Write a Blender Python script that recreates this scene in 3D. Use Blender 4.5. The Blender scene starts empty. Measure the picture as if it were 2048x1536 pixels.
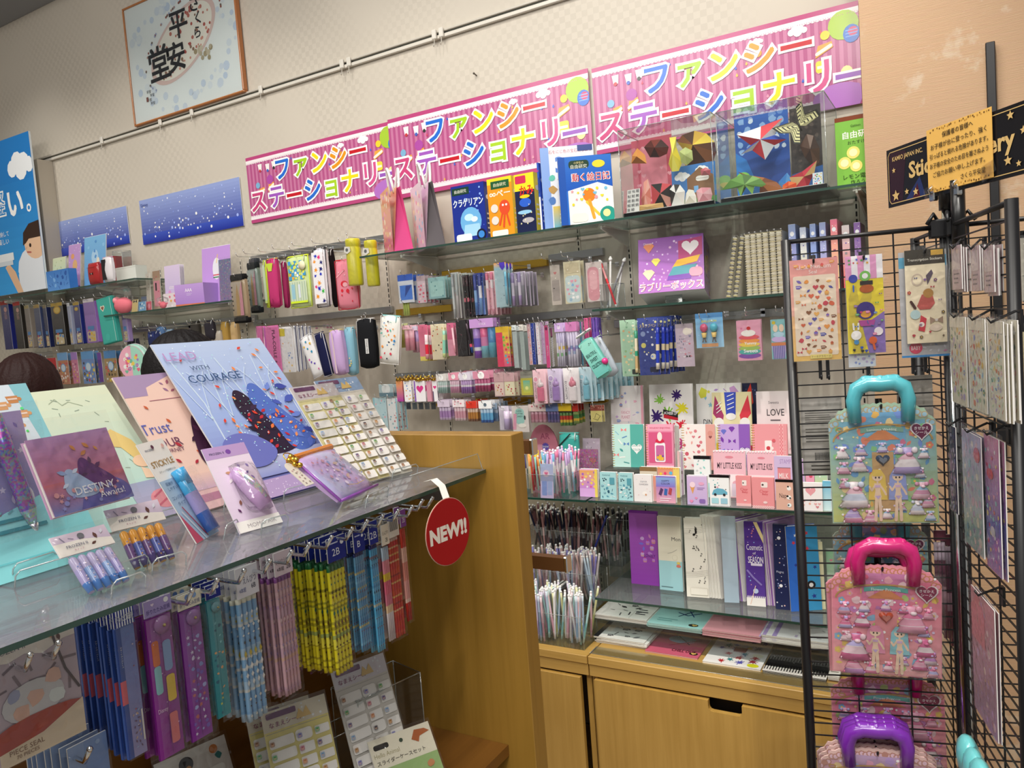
import bpy,math,random
from mathutils import Vector,Matrix,Euler
PI = math.pi
SC = bpy.context.scene
COL = SC.collection
# ---------------------------------------------------------------- camera
FPX,YAW,PITCH,ROLL,EYE = 1540.0,.53094,.07167,.07574,1.6
cy_,sy_,cp_,sp_ = math.cos(YAW),math.sin(YAW),math.cos(PITCH),math.sin(PITCH)
_f = Vector((-sy_*cp_,cy_*cp_,-sp_)); _r = Vector((cy_,sy_,0)); _d = _f.cross(_r)
RT = math.cos(ROLL)*_r + math.sin(ROLL)*_d
DN = -math.sin(ROLL)*_r + math.cos(ROLL)*_d
CAM = Vector((0,0,EYE))
cam = bpy.data.cameras.new('camera'); cam.sensor_width = 36; cam.lens = FPX/2048*36; cam.clip_start = .02
cam_ob = bpy.data.objects.new('camera',cam); COL.objects.link(cam_ob); SC.camera = cam_ob
cam_ob.matrix_world = Matrix(((RT.x,-DN.x,-_f.x,0),(RT.y,-DN.y,-_f.y,0),(RT.z,-DN.z,-_f.z,EYE),(0,0,0,1)))
def ray(x,y): return RT*((x-1024)/FPX) + DN*((y-768)/FPX) + _f
def at(x,y,X=None,Y=None,Z=None,K=None):
    """the point of the place that a picture position shows, on the plane X=, Y= or Z= (or at depth K along the view)"""
    d = ray(x,y)
    t = X/d.x if X is not None else Y/d.y if Y is not None else (Z-EYE)/d.z if Z is not None else K
    return CAM + d*t
def at_plane(x,y,p,n):
    d = ray(x,y); return CAM + d*((Vector(p)-CAM).dot(n)/d.dot(n))
# ---------------------------------------------------------------- light and exposure
SC.view_settings.view_transform = 'Standard'; SC.view_settings.look = 'None'
SC.view_settings.gamma = 1; SC.view_settings.use_curve_mapping = False
SC.view_settings.exposure = -.27
SC.cycles.transparent_max_bounces = 24
SC.cycles.max_bounces = 7
w_ = bpy.data.worlds.new('shop_air'); SC.world = w_; w_.use_nodes = True
w_.node_tree.nodes['Background'].inputs[0].default_value = (1,.96,.9,1)
w_.node_tree.nodes['Background'].inputs[1].default_value = .32
def spot(name,loc,aim,power,ang=60,blend=.5,size=.04,col=(1,.95,.86)):
    l = bpy.data.lights.new(name,'SPOT'); l.energy = power; l.spot_size = math.radians(ang); l.spot_blend = blend
    l.shadow_soft_size = size; l.color = col
    o = bpy.data.objects.new(name,l); COL.objects.link(o); o.location = loc
    o.rotation_euler = (Vector(aim)-Vector(loc)).to_track_quat('-Z','Y').to_euler(); return o
def area(name,loc,aim,power,sx,sy,col=(1,.96,.9)):
    l = bpy.data.lights.new(name,'AREA'); l.shape = 'RECTANGLE'; l.size = sx; l.size_y = sy; l.energy = power; l.color = col
    o = bpy.data.objects.new(name,l); COL.objects.link(o); o.location = loc
    o.rotation_euler = (Vector(aim)-Vector(loc)).to_track_quat('-Z','Y').to_euler(); return o
for i,sx in enumerate((-5.2,-4.3,-3.4,-2.5,-1.75,-1.0,-.35)):
    spot('track_spotlight',(sx+.25,1.75,3.95),(sx,2.95,1.6),62,78,1.0,.03)
spot('track_spotlight',(.35,-.1,3.95),(-.1,1.5,1.05),210,34,.8,.04)  # added to brighten the sticker boards on the rack
spot('track_spotlight',(.25,.1,3.95),(-.85,.8,1.3),52,50,.6,.03)
spot('track_spotlight',(-.1,1.35,3.95),(-.65,2.6,.5),150,50,.6,.03)
area('ceiling_fill_light',(-1.6,.6,4.1),(-1.6,.6,0),70,2.4,1.0)
area('ceiling_fill_light',(.3,-1.3,4.0),(-.6,2.0,1.0),120,2.6,1.0)  # added fill from the aisle side, brightens goods under the shelves
area('ceiling_fill_light',(-2.6,-1.2,4.0),(-2.6,2.6,1.2),75,2.6,1.0)  # second added aisle fill, for the far half of the wall
# ---------------------------------------------------------------- colours and materials
def C3(h):
    if not isinstance(h,str): return h
    a = 1.0
    if len(h) == 8: a = int(h[6:8],16)/255
    v = [int(h[i:i+2],16)/255 for i in (0,2,4)]
    return tuple((x/12.92 if x <= .04045 else ((x+.055)/1.055)**2.4) for x in v) + (a,)
def mix(a,b,t):
    a,b = C3(a),C3(b); return tuple(a[i]*(1-t)+b[i]*t for i in range(4))
MT = {}
def mat(name,rough=.5,col=None,metal=0,attr=True,spec=.5,coat=0,bump=0,bscale=200,trans=0):
    m = bpy.data.materials.new(name); m.use_nodes = True; nt = m.node_tree; b = nt.nodes['Principled BSDF']
    b.inputs['Roughness'].default_value = rough; b.inputs['Metallic'].default_value = metal
    b.inputs['Specular IOR Level'].default_value = spec; b.inputs['Coat Weight'].default_value = coat
    if attr:
        n = nt.nodes.new('ShaderNodeAttribute'); n.attribute_name = 'Col'; nt.links.new(n.outputs['Color'],b.inputs['Base Color'])
    else: b.inputs['Base Color'].default_value = C3(col)
    if bump:
        t = nt.nodes.new('ShaderNodeTexNoise'); t.inputs['Scale'].default_value = bscale
        tc = nt.nodes.new('ShaderNodeTexCoord'); nt.links.new(tc.outputs['Object'],t.inputs['Vector'])
        bp = nt.nodes.new('ShaderNodeBump'); bp.inputs['Strength'].default_value = bump; bp.inputs['Distance'].default_value = .002
        nt.links.new(t.outputs['Fac'],bp.inputs['Height']); nt.links.new(bp.outputs['Normal'],b.inputs['Normal'])
    MT[name] = m; return m
def clear(name,tint,gl=.06,rough=.06,body=0.0,bodycol='ffffff',bump=0,bscale=60,attr=False):
    """clear film, acrylic and glass: a thin sheet that passes light, with its own sheen"""
    m = bpy.data.materials.new(name); m.use_nodes = True; nt = m.node_tree; nt.nodes.clear()
    N = nt.nodes.new; L = nt.links.new
    out = N('ShaderNodeOutputMaterial'); tr = N('ShaderNodeBsdfTransparent'); tr.inputs[0].default_value = C3(tint)
    gs = N('ShaderNodeBsdfGlossy'); gs.inputs['Roughness'].default_value = rough
    fr = N('ShaderNodeLayerWeight'); fr.inputs['Blend'].default_value = .25
    ml = N('ShaderNodeMath'); ml.operation = 'MULTIPLY_ADD'; ml.inputs[1].default_value = .55; ml.inputs[2].default_value = gl
    ml.use_clamp = True
    L(fr.outputs['Fresnel'],ml.inputs[0])
    m1 = N('ShaderNodeMixShader'); L(ml.outputs[0],m1.inputs[0])
    if body or attr:
        df = N('ShaderNodeBsdfPrincipled'); df.inputs['Base Color'].default_value = C3(bodycol); df.inputs['Roughness'].default_value = .35
        m0 = N('ShaderNodeMixShader'); m0.inputs[0].default_value = body
        L(tr.outputs[0],m0.inputs[1]); L(df.outputs[0],m0.inputs[2]); L(m0.outputs[0],m1.inputs[1])
        if attr:
            at_ = N('ShaderNodeAttribute'); at_.attribute_name = 'Col'
            L(at_.outputs['Color'],df.inputs['Base Color']); L(at_.outputs['Alpha'],m0.inputs[0]); L(at_.outputs['Color'],tr.inputs[0])
    else: L(tr.outputs[0],m1.inputs[1])
    L(gs.outputs[0],m1.inputs[2]); L(m1.outputs[0],out.inputs[0])
    if bump:
        t = N('ShaderNodeTexNoise'); t.inputs['Scale'].default_value = bscale; t.inputs['Detail'].default_value = 1
        tc = N('ShaderNodeTexCoord'); L(tc.outputs['Object'],t.inputs['Vector'])
        bp = N('ShaderNodeBump'); bp.inputs['Strength'].default_value = bump; bp.inputs['Distance'].default_value = .004
        L(t.outputs['Fac'],bp.inputs['Height']); L(bp.outputs['Normal'],gs.inputs['Normal']); L(bp.outputs['Normal'],fr.inputs['Normal'])
    MT[name] = m; return m
mat('print',.5,spec=.35)
mat('gloss',.18,spec=.5)
mat('fabric',.85,spec=.2,bump=.35,bscale=420)
mat('plastic',.3,spec=.5)
mat('skin',.5,'e0b090',attr=True)
mat('hair',.6,spec=.25,bump=.8,bscale=160)
mat('chrome',.14,'e6e8ea',1,False)
mat('steel',.35,'b9bcbe',1,False)
mat('gold',.22,'d9b14a',1,False)
mat('black_metal',.38,'17171a',0,False,spec=.5)
clear('film','fdfdfd',.05,.05,.012,'ffffff',1.0,60)
clear('acrylic','f6fafa',.035,.03,.012,'ffffff')
clear('glass','f0f7f4',.07,.02,.11,'e4e6ec')  # pale body colour paints in reflected light, plus a little dust
clear('front_glass','eef2f2',.1,.02,.24,'d4d0da')  # lavender-grey body colour stands in for reflected ceiling and wall
clear('glass_edge','2f6b58',.08,.08,.72,'1f4a3e')
clear('acrylic_edge','e8f2f2',.3,.15,.3,'f4fafa')
clear('tint','ffffff',.05,.1,.6,attr=True)
def glitter():
    m = bpy.data.materials.new('glitter'); m.use_nodes = True; nt = m.node_tree; b = nt.nodes['Principled BSDF']; N = nt.nodes.new; L = nt.links.new
    tc = N('ShaderNodeTexCoord'); v = N('ShaderNodeTexVoronoi'); v.inputs['Scale'].default_value = 420
    L(tc.outputs['Object'],v.inputs['Vector'])
    h = N('ShaderNodeHueSaturation'); h.inputs['Color'].default_value = (.2,.75,.85,1); h.inputs['Saturation'].default_value = 1.1
    s = N('ShaderNodeSeparateColor'); L(v.outputs['Color'],s.inputs[0]); L(s.outputs[0],h.inputs['Hue'])
    a = N('ShaderNodeAttribute'); a.attribute_name = 'Col'
    mx = N('ShaderNodeMix'); mx.data_type = 'RGBA'; mx.inputs[0].default_value = .35
    L(a.outputs['Color'],mx.inputs[6]); L(h.outputs[0],mx.inputs[7]); L(mx.outputs[2],b.inputs['Base Color'])
    b.inputs['Metallic'].default_value = .45; b.inputs['Roughness'].default_value = .25
    nm = N('ShaderNodeBump'); nm.inputs['Strength'].default_value = .5; nm.inputs['Distance'].default_value = .002
    L(s.outputs[1],nm.inputs['Height']); L(nm.outputs[0],b.inputs['Normal']); MT['glitter'] = m
glitter()
def wood(name,c1,c2,rough=.42,scale=1.0,axis=2):
    m = bpy.data.materials.new(name); m.use_nodes = True; nt = m.node_tree; b = nt.nodes['Principled BSDF']; N = nt.nodes.new; L = nt.links.new
    tc = N('ShaderNodeTexCoord'); mp = N('ShaderNodeMapping'); s = [38*scale]*3; s[axis] = 1.6*scale; mp.inputs['Scale'].default_value = s
    n = N('ShaderNodeTexNoise'); n.inputs['Scale'].default_value = 1; n.inputs['Detail'].default_value = 5; n.inputs['Roughness'].default_value = .6
    n2 = N('ShaderNodeTexNoise'); n2.inputs['Scale'].default_value = 2.2
    L(tc.outputs['Object'],mp.inputs[0]); L(mp.outputs[0],n.inputs['Vector']); L(tc.outputs['Object'],n2.inputs['Vector'])
    ad = N('ShaderNodeMath'); ad.operation = 'MULTIPLY_ADD'; ad.inputs[1].default_value = .6; L(n2.outputs['Fac'],ad.inputs[0]); L(n.outputs['Fac'],ad.inputs[2])
    r = N('ShaderNodeValToRGB'); r.color_ramp.elements[0].color = C3(c1); r.color_ramp.elements[1].color = C3(c2)
    r.color_ramp.elements[0].position = .55; r.color_ramp.elements[1].position = 1.1 if False else 1.0
    L(ad.outputs[0],r.inputs[0]); L(r.outputs[0],b.inputs['Base Color']); b.inputs['Roughness'].default_value = rough; MT[name] = m
wood('oak','a8823c','bd964e'); wood('oak_long','b08a44','c49d56',axis=0)
wood('oak_panel','8e6a26','a67e34'); wood('dark_wood','6b4418','7f5420',axis=1)
def wallpaper():
    m = bpy.data.materials.new('checked_wallpaper'); m.use_nodes = True; nt = m.node_tree; b = nt.nodes['Principled BSDF']; N = nt.nodes.new; L = nt.links.new
    tc = N('ShaderNodeTexCoord'); ck = N('ShaderNodeTexChecker'); ck.inputs['Scale'].default_value = 40
    mp = N('ShaderNodeMapping'); mp.inputs['Location'].default_value = (.003,.0131,.002)
    ck.inputs[1].default_value = C3('cdc5b8'); ck.inputs[2].default_value = C3('c5bdb0')
    n = N('ShaderNodeTexNoise'); n.inputs['Scale'].default_value = 2.0; n.inputs['Detail'].default_value = 3
    mx = N('ShaderNodeMix'); mx.data_type = 'RGBA'; mx.inputs[7].default_value = C3('ccc4b7')
    r = N('ShaderNodeMapRange'); r.inputs[1].default_value = .4; r.inputs[2].default_value = .62
    L(tc.outputs['Object'],mp.inputs[0]); L(mp.outputs[0],ck.inputs['Vector']); L(tc.outputs['Object'],n.inputs['Vector'])
    L(n.outputs['Fac'],r.inputs[0]); L(r.outputs[0],mx.inputs[0]); L(ck.outputs['Color'],mx.inputs[6]); L(mx.outputs[2],b.inputs['Base Color'])
    b.inputs['Roughness'].default_value = .5; MT['wall'] = m
    m = bpy.data.materials.new('floral_wallpaper'); m.use_nodes = True; nt = m.node_tree; b = nt.nodes['Principled BSDF']; N = nt.nodes.new; L = nt.links.new
    tc = N('ShaderNodeTexCoord'); v = N('ShaderNodeTexNoise'); v.inputs['Scale'].default_value = 5.5; v.inputs['Detail'].default_value = 6; v.inputs['Roughness'].default_value = .62
    mp = N('ShaderNodeMapping'); mp.inputs['Scale'].default_value = (3,1,90)
    f = N('ShaderNodeTexNoise'); f.inputs['Scale'].default_value = 6; f.inputs['Detail'].default_value = 4
    r = N('ShaderNodeValToRGB'); e = r.color_ramp.elements; e[0].position = .585; e[0].color = C3('bd9a78'); e[1].position = .64; e[1].color = C3('c6ae94')
    L(tc.outputs['Object'],v.inputs['Vector']); L(v.outputs['Fac'],r.inputs[0]); L(tc.outputs['Object'],mp.inputs[0]); L(mp.outputs[0],f.inputs['Vector'])
    mx = N('ShaderNodeMix'); mx.data_type = 'RGBA'; mx.blend_type = 'MULTIPLY'; mx.inputs[0].default_value = .18; L(r.outputs[0],mx.inputs[6]); L(f.outputs['Color'],mx.inputs[7])
    L(mx.outputs[2],b.inputs['Base Color']); b.inputs['Roughness'].default_value = .6
    bp = N('ShaderNodeBump'); bp.inputs['Strength'].default_value = .25; bp.inputs['Distance'].default_value = .003; L(f.outputs['Fac'],bp.inputs['Height']); L(bp.outputs[0],b.inputs['Normal']); MT['floral'] = m
wallpaper()
mat('grey_paint',.6,'8d9096',0,False); mat('floor_tile',.35,'b7ab98',0,False); mat('white_board',.55,'cfcac0',0,False)
# ---------------------------------------------------------------- mesh building
TXT = {}
def text_mesh(s,bold):
    key = (s,bold)
    if key not in TXT:
        cu = bpy.data.curves.new('t','FONT'); cu.body = s; cu.resolution_u = 2; cu.offset = bold; cu.space_line = .95
        ob = bpy.data.objects.new('t',cu); me = bpy.data.meshes.new_from_object(ob)
        vs = [v.co.copy() for v in me.vertices]; fs = [tuple(p.vertices) for p in me.polygons]
        if vs:
            x0 = min(v.x for v in vs); x1 = max(v.x for v in vs); y0 = min(v.y for v in vs); y1 = max(v.y for v in vs)
        else: x0 = y0 = 0; x1 = y1 = 1
        flip = sum((vs[f[1]]-vs[f[0]]).cross(vs[f[2]]-vs[f[0]]).z for f in fs) < 0
        TXT[key] = (vs,[f[::-1] for f in fs] if flip else fs,x0,y0,x1,y1)
        bpy.data.objects.remove(ob); bpy.data.curves.remove(cu); bpy.data.meshes.remove(me)
    return TXT[key]
class MB:
    def __init__(s): s.v = []; s.f = []; s.c = []; s.sm = []
    def face(s,pts,col,smooth=False):
        i = len(s.v); s.v += [tuple(p) for p in pts]; s.f.append(tuple(range(i,i+len(pts)))); s.c.append(C3(col)); s.sm.append(smooth)
    def mesh(s,vs,fs,col,smooth=False):
        i = len(s.v); s.v += [tuple(p) for p in vs]; c = C3(col)
        for f in fs: s.f.append(tuple(i+k for k in f)); s.c.append(c); s.sm.append(smooth)
    def box(s,x0,y0,z0,x1,y1,z1,col,b=0):
        if b:
            b = min(b,abs(x1-x0)*.45,abs(y1-y0)*.45,abs(z1-z0)*.45)
            # chamfered vertical and horizontal edges: three nested rings
            def ring(z,k): return [(x0+k,y0+b,z),(x0+b,y0+k,z),(x1-b,y0+k,z),(x1-k,y0+b,z),(x1-k,y1-b,z),(x1-b,y1-k,z),(x0+b,y1-k,z),(x0+k,y1-b,z)]
            R = [[(x0+b,y0+b,z0),(x0+b,y0+b,z0),(x1-b,y0+b,z0),(x1-b,y0+b,z0),(x1-b,y1-b,z0),(x1-b,y1-b,z0),(x0+b,y1-b,z0),(x0+b,y1-b,z0)]]
            R = [ring(z0,b*.99),ring(z0+b,0),ring(z1-b,0),ring(z1,b*.99)]
            vs = [p for r in R for p in r]; fs = [tuple(range(7,-1,-1)),tuple(range(24,32))]
            for j in range(3):
                for i in range(8): fs.append((j*8+i,j*8+(i+1) % 8,j*8+8+(i+1) % 8,j*8+8+i))
            s.mesh(vs,fs,col); return
        vs = [(x0,y0,z0),(x1,y0,z0),(x1,y1,z0),(x0,y1,z0),(x0,y0,z1),(x1,y0,z1),(x1,y1,z1),(x0,y1,z1)]
        s.mesh(vs,[(3,2,1,0),(4,5,6,7),(0,1,5,4),(1,2,6,5),(2,3,7,6),(3,0,4,7)],col)
    def tube(s,pts,r,col,n=8,caps=True,smooth=True):
        pts = [Vector(p) for p in pts]; rs = r if isinstance(r,(list,tuple)) else [r]*len(pts); vs = []; a = None
        for i,p in enumerate(pts):
            t = (pts[min(i+1,len(pts)-1)]-pts[max(i-1,0)])
            if t.length < 1e-9: t = Vector((0,0,1))
            t.normalize()
            if a is None: a = t.orthogonal().normalized()
            else:
                a = a - t*a.dot(t); a = a.normalized() if a.length > 1e-6 else t.orthogonal().normalized()
            b = t.cross(a)
            for k in range(n):
                q = 2*PI*k/n; vs.append(p+(a*math.cos(q)+b*math.sin(q))*rs[i])
        fs = [(i*n+k,i*n+(k+1) % n,i*n+n+(k+1) % n,i*n+n+k) for i in range(len(pts)-1) for k in range(n)]
        if isinstance(col,list):
            for i in range(len(pts)-1):
                i0 = len(s.v)
                s.mesh(vs[i*n:(i+2)*n],[(k,(k+1) % n,n+(k+1) % n,n+k) for k in range(n)],col[i],smooth)
            col = col[-1]; fs = []
            if caps: s.face(vs[:n][::-1],col); s.face(vs[-n:],col)
            return
        s.mesh(vs,fs,col,smooth)
        if caps: s.face(vs[:n][::-1],col); s.face(vs[-n:],col)
    def lathe(s,prof,col,n=16,o=(0,0,0),ax='z'):
        """prof: (radius, height) list, or with a colour third"""
        vs = []
        for p in prof:
            for k in range(n):
                q = 2*PI*k/n; x,y,z = p[0]*math.cos(q),p[0]*math.sin(q),p[1]
                if ax == 'y': x,y,z = x,-z,y
                if ax == 'x': x,y,z = z,y,x
                vs.append((o[0]+x,o[1]+y,o[2]+z))
        for i in range(len(prof)-1):
            c = prof[i][2] if len(prof[i]) > 2 else col
            s.mesh([vs[i*n+k] for k in range(n)]+[vs[i*n+n+k] for k in range(n)],[(k,(k+1) % n,n+(k+1) % n,n+k) for k in range(n)],c,True)
    def ball(s,o,r,col,n=12,m=8,sc=(1,1,1)):
        vs = []
        for i in range(m+1):
            t = PI*i/m
            for k in range(n):
                q = 2*PI*k/n; vs.append((o[0]+r*sc[0]*math.sin(t)*math.cos(q),o[1]+r*sc[1]*math.sin(t)*math.sin(q),o[2]-r*sc[2]*math.cos(t)))
        s.mesh(vs,[(i*n+k,i*n+(k+1) % n,i*n+n+(k+1) % n,i*n+n+k) for i in range(m) for k in range(n)],col,True)
    def slab(s,pts,t,col,o=(0,0,0),side=None):
        """outline pts (x, z) facing -y, t thick"""
        n = len(pts); fr = [(o[0]+x,o[1]-t/2,o[2]+z) for x,z in pts]; bk = [(o[0]+x,o[1]+t/2,o[2]+z) for x,z in pts]
        s.face(fr,col); s.face(bk[::-1],side or col)
        for i in range(n): s.face([fr[i],bk[i],bk[(i+1) % n],fr[(i+1) % n]],side or col)
    def pillow(s,w,h,t,col,o=(0,0,0),n=8,edge=.0,r=.2,fcol=None):
        """soft flat bag: rounded outline, bulging to t thick in the middle; bottom centre at o"""
        N = n*2; vs = []; M = n
        for sgn in (-1,1):
            for j in range(M+1):
                for i in range(M+1):
                    u = -1+2*i/M; v = -1+2*j/M
                    cr = r*max(0,abs(u)+abs(v)-1.25)
                    x = u*(1-cr*.6)*w/2; z = (v*(1-cr*.6)+1)*h/2
                    b = (1-u**4)*(1-v**4); y = sgn*(edge/2+(t-edge)/2*b)
                    vs.append((o[0]+x,o[1]+y,o[2]+z))
        q = (M+1)**2
        for j in range(M):
            for i in range(M):
                a = j*(M+1)+i
                c = fcol(i/M,j/M) if fcol else col
                s.mesh([vs[k] for k in (a,a+1,a+M+2,a+M+1)],[(0,1,2,3)],c,True)
                s.mesh([vs[q+k] for k in (a,a+1,a+M+2,a+M+1)],[(3,2,1,0)],col,True)
        if edge:
            ed = [j*(M+1) for j in range(M+1)]; ring = list(range(0,M+1))+[j*(M+1)+M for j in range(1,M+1)]+[M*(M+1)+i for i in range(M-1,-1,-1)]+[j*(M+1) for j in range(M-1,0,-1)]
            for a,b in zip(ring,ring[1:]+ring[:1]): s.mesh([vs[a],vs[b],vs[q+b],vs[q+a]],[(3,2,1,0)],col)
    def build(s,name,m,parent=None,loc=None,rot=None,label=None,weld=False):
        me = bpy.data.meshes.new(name); me.from_pydata(s.v,[],s.f)
        ca = me.attributes.new('Col','FLOAT_COLOR','CORNER'); buf = []
        for f,c in zip(s.f,s.c): buf += list(c)*len(f)
        ca.data.foreach_set('color',buf); me.polygons.foreach_set('use_smooth',s.sm)
        me.materials.append(MT[m] if isinstance(m,str) else m)
        me.update()
        if any(s.sm):
            import bmesh
            bm = bmesh.new(); bm.from_mesh(me); bmesh.ops.remove_doubles(bm,verts=bm.verts,dist=1e-6); bm.to_mesh(me); bm.free()
        o = bpy.data.objects.new(name,me); COL.objects.link(o)
        if parent: o.parent = parent
        if loc is not None: o.location = loc
        if rot is not None: o.rotation_euler = rot
        if label: o['label'] = label
        return o
def thing(name,label,cat,loc=(0,0,0),rot=(0,0,0),group=None):
    o = bpy.data.objects.new(name,None); COL.objects.link(o); o.empty_display_size = .02
    o.location = loc; o.rotation_euler = rot; o['label'] = label; o['category'] = cat
    if group: o['group'] = group
    return o
def tag(o,label,cat,group=None):
    o['label'] = label; o['category'] = cat
    if group: o['group'] = group
    return o
def struct(name,mb,m,**k):
    o = mb.build(name,m,**k); o['kind'] = 'structure'; return o
def dup(root,loc,rot=None,label=None,group=None):
    r = root.copy(); COL.objects.link(r); r.location = loc
    if rot is not None: r.rotation_euler = rot
    if label: r['label'] = label
    if group: r['group'] = group
    for ch in KIDS(root):
        c = ch.copy(); COL.objects.link(c); c.parent = r; REG.setdefault(r.name,[]).append(c)
        for g in KIDS(ch):
            d = g.copy(); COL.objects.link(d); d.parent = c
    return r
REG = {}
def KIDS(o): return list(o.children)
# ---------------------------------------------------------------- printed artwork: flat shapes laid on a face
class Art:
    def __init__(s,mb,o,u=(1,0,0),v=(0,0,1),w=None,h=None,eps=.00016):
        s.clip = w is not None; s.lim = 0; w = w or 1; h = h or 1; s.mb = mb; s.o = Vector(o); s.u = Vector(u).normalized(); s.v = Vector(v).normalized(); s.n = s.u.cross(s.v); s.w = w; s.h = h; s.k = 1; s.eps = eps; s.j = 0
    def p(s,x,y):
        if s.clip: x,y = min(max(x,s.lim),s.w-s.lim),min(max(y,s.lim),s.h-s.lim)
        return s.o + s.u*x + s.v*y + s.n*(s.eps*(s.k+.028*(s.j % 32)))
    def poly(s,pts,col):
        s.j += 1; s.mb.face([s.p(x,y) for x,y in pts],col)
    def rect(s,x0,y0,x1,y1,col): s.poly([(x0,y0),(x1,y0),(x1,y1),(x0,y1)],col)
    def circ(s,x,y,r,col,ry=None,n=12,a0=0):
        ry = ry or r; s.poly([(x+r*math.cos(a0+2*PI*i/n),y+ry*math.sin(a0+2*PI*i/n)) for i in range(n)],col)
    def star(s,x,y,r,col,n=5,q=.45,a=PI/2): s.poly([(x+(r if i % 2 == 0 else r*q)*math.cos(a+PI*i/n),y+(r if i % 2 == 0 else r*q)*math.sin(a+PI*i/n)) for i in range(2*n)],col)
    def heart(s,x,y,r,col):
        s.poly([(x+r*(16*math.sin(t)**3)/16,y+r*(13*math.cos(t)-5*math.cos(2*t)-2*math.cos(3*t)-math.cos(4*t))/16) for t in [-2*PI*i/22 for i in range(22)]][::1],col)
    def rrect(s,x0,y0,x1,y1,r,col,n=4):
        pts = []
        for cx,cy,a in ((x1-r,y0+r,-PI/2),(x1-r,y1-r,0),(x0+r,y1-r,PI/2),(x0+r,y0+r,PI)):
            pts += [(cx+r*math.cos(a+PI/2*i/n),cy+r*math.sin(a+PI/2*i/n)) for i in range(n+1)]
        s.poly(pts,col)
    def stroke(s,pts,wd,col,rnd=True):
        for (x0,y0),(x1,y1) in zip(pts,pts[1:]):
            dx,dy = x1-x0,y1-y0; l = math.hypot(dx,dy) or 1; nx,ny = -dy/l*wd/2,dx/l*wd/2
            s.poly([(x0-nx,y0-ny),(x1-nx,y1-ny),(x1+nx,y1+ny),(x0+nx,y0+ny)],col)
        if rnd:
            for x,y in pts: s.circ(x,y,wd/2,col,n=8)
    def splat(s,x,y,r,col,rnd):
        pts = []; m = 9
        for i in range(m):
            a = 2*PI*i/m+rnd.uniform(-.2,.2); L = r*rnd.uniform(.85,1.5)
            pts += [(x+r*.55*math.cos(a-.3),y+r*.55*math.sin(a-.3)),(x+L*math.cos(a-.09),y+L*math.sin(a-.09)),(x+L*math.cos(a+.09),y+L*math.sin(a+.09))]
        s.poly(pts,col)
    def cloud(s,x,y,r,col):
        for dx,dy,q in ((-1,0,.55),(-.35,.3,.7),(.4,.2,.65),(1,0,.5),(0,-.15,.7)): s.circ(x+dx*r,y+dy*r,q*r,col,n=10)
    def text(s,t,x,y,h,col,wmax=None,bold=.0,al='c',rot=0):
        if bold > .008 and max(t) > '\u3000':                 # heavy brush weight: shifted copies of the plain letter
            q = h*bold*.7
            for dx,dy in ((q,q),(-q,q),(q,-q),(-q,-q)): s.k += .05; s.text(t,x+dx,y+dy,h,col,wmax,0,al,rot)
            s.k -= .2; return
        vs,fs,x0,y0,x1,y1 = text_mesh(t,bold)
        sc = h/max(y1-y0,1e-6); sx = sc
        if wmax and (x1-x0)*sc > wmax: sx = wmax/(x1-x0)
        ox = {'c': (x0+x1)/2,'l': x0,'r': x1}[al]; cr,sr = math.cos(rot),math.sin(rot); out = []
        for v in vs:
            a,b = (v.x-ox)*sx,(v.y-(y0+y1)/2)*sc; out.append(s.p(x+a*cr-b*sr,y+a*sr+b*cr))
        s.mb.mesh(out,fs,col)
    def icon(s,kind,x,y,r,col,rnd):
        c2 = mix(col,'ffffff',.5)
        if kind == 'dot': s.circ(x,y,r,col,n=8)
        elif kind == 'star': s.star(x,y,r,col,a=rnd.uniform(0,6))
        elif kind == 'heart': s.heart(x,y,r,col)
        elif kind == 'splat': s.splat(x,y,r,col,rnd)
        elif kind == 'bar':
            a = rnd.uniform(0,PI); s.stroke([(x-r*math.cos(a),y-r*math.sin(a)),(x+r*math.cos(a),y+r*math.sin(a))],r*.35,col,False)
        elif kind == 'leaf':
            a = rnd.uniform(0,2*PI); s.poly([(x+r*k*math.cos(a+q),y+r*k*math.sin(a+q)) for q,k in ((0,1.2),(.9,.6),(2,.5),(PI,1),(-2,.5),(-.9,.6))],col)
        elif kind == 'blob':
            m = 9; s.poly([(x+r*q*math.cos(2*PI*i/m),y+r*q*math.sin(2*PI*i/m)) for i,q in ((i,rnd.uniform(.7,1.15)) for i in range(m))],col)
        elif kind == 'flower':
            for i in range(5): s.circ(x+r*.55*math.cos(i*1.2566),y+r*.55*math.sin(i*1.2566),r*.45,col,n=7)
            s.k += 1; s.circ(x,y,r*.3,'f4d35a',n=7); s.k -= 1
        elif kind == 'cake':
            s.poly([(x-r*.6,y-r),(x+r*.6,y-r),(x+r*.8,y),(x-r*.8,y)],mix(col,'c98f4f',.5)); s.circ(x,y+r*.1,r*.8,col,ry=r*.55,n=9); s.k += 1; s.circ(x,y+r*.7,r*.22,'d8303f',n=7); s.k -= 1
        elif kind == 'cup':
            s.poly([(x-r*.7,y-r*.7),(x+r*.7,y-r*.7),(x+r*.9,y+r*.6),(x-r*.9,y+r*.6)],col); s.circ(x+r,y,r*.35,col,n=7); s.k += 1; s.rect(x-r*.7,y-r*.1,x+r*.7,y+r*.2,c2); s.k -= 1
        elif kind == 'face':
            s.rrect(x-r,y-r,x+r,y+r,r*.5,mix(col,'ffffff',.2)); s.k += 1; s.circ(x,y-r*.1,r*.6,mix(col,'f0c8a8',.5),n=9); s.k += 1; s.circ(x,y+r*.35,r*.55,col,ry=r*.3,n=8); s.k -= 2
        elif kind == 'gem':
            s.poly([(x-r,y+r*.3),(x-r*.5,y+r*.8),(x+r*.5,y+r*.8),(x+r,y+r*.3),(x,y-r)][::-1],col)
        elif kind == 'bow':
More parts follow.
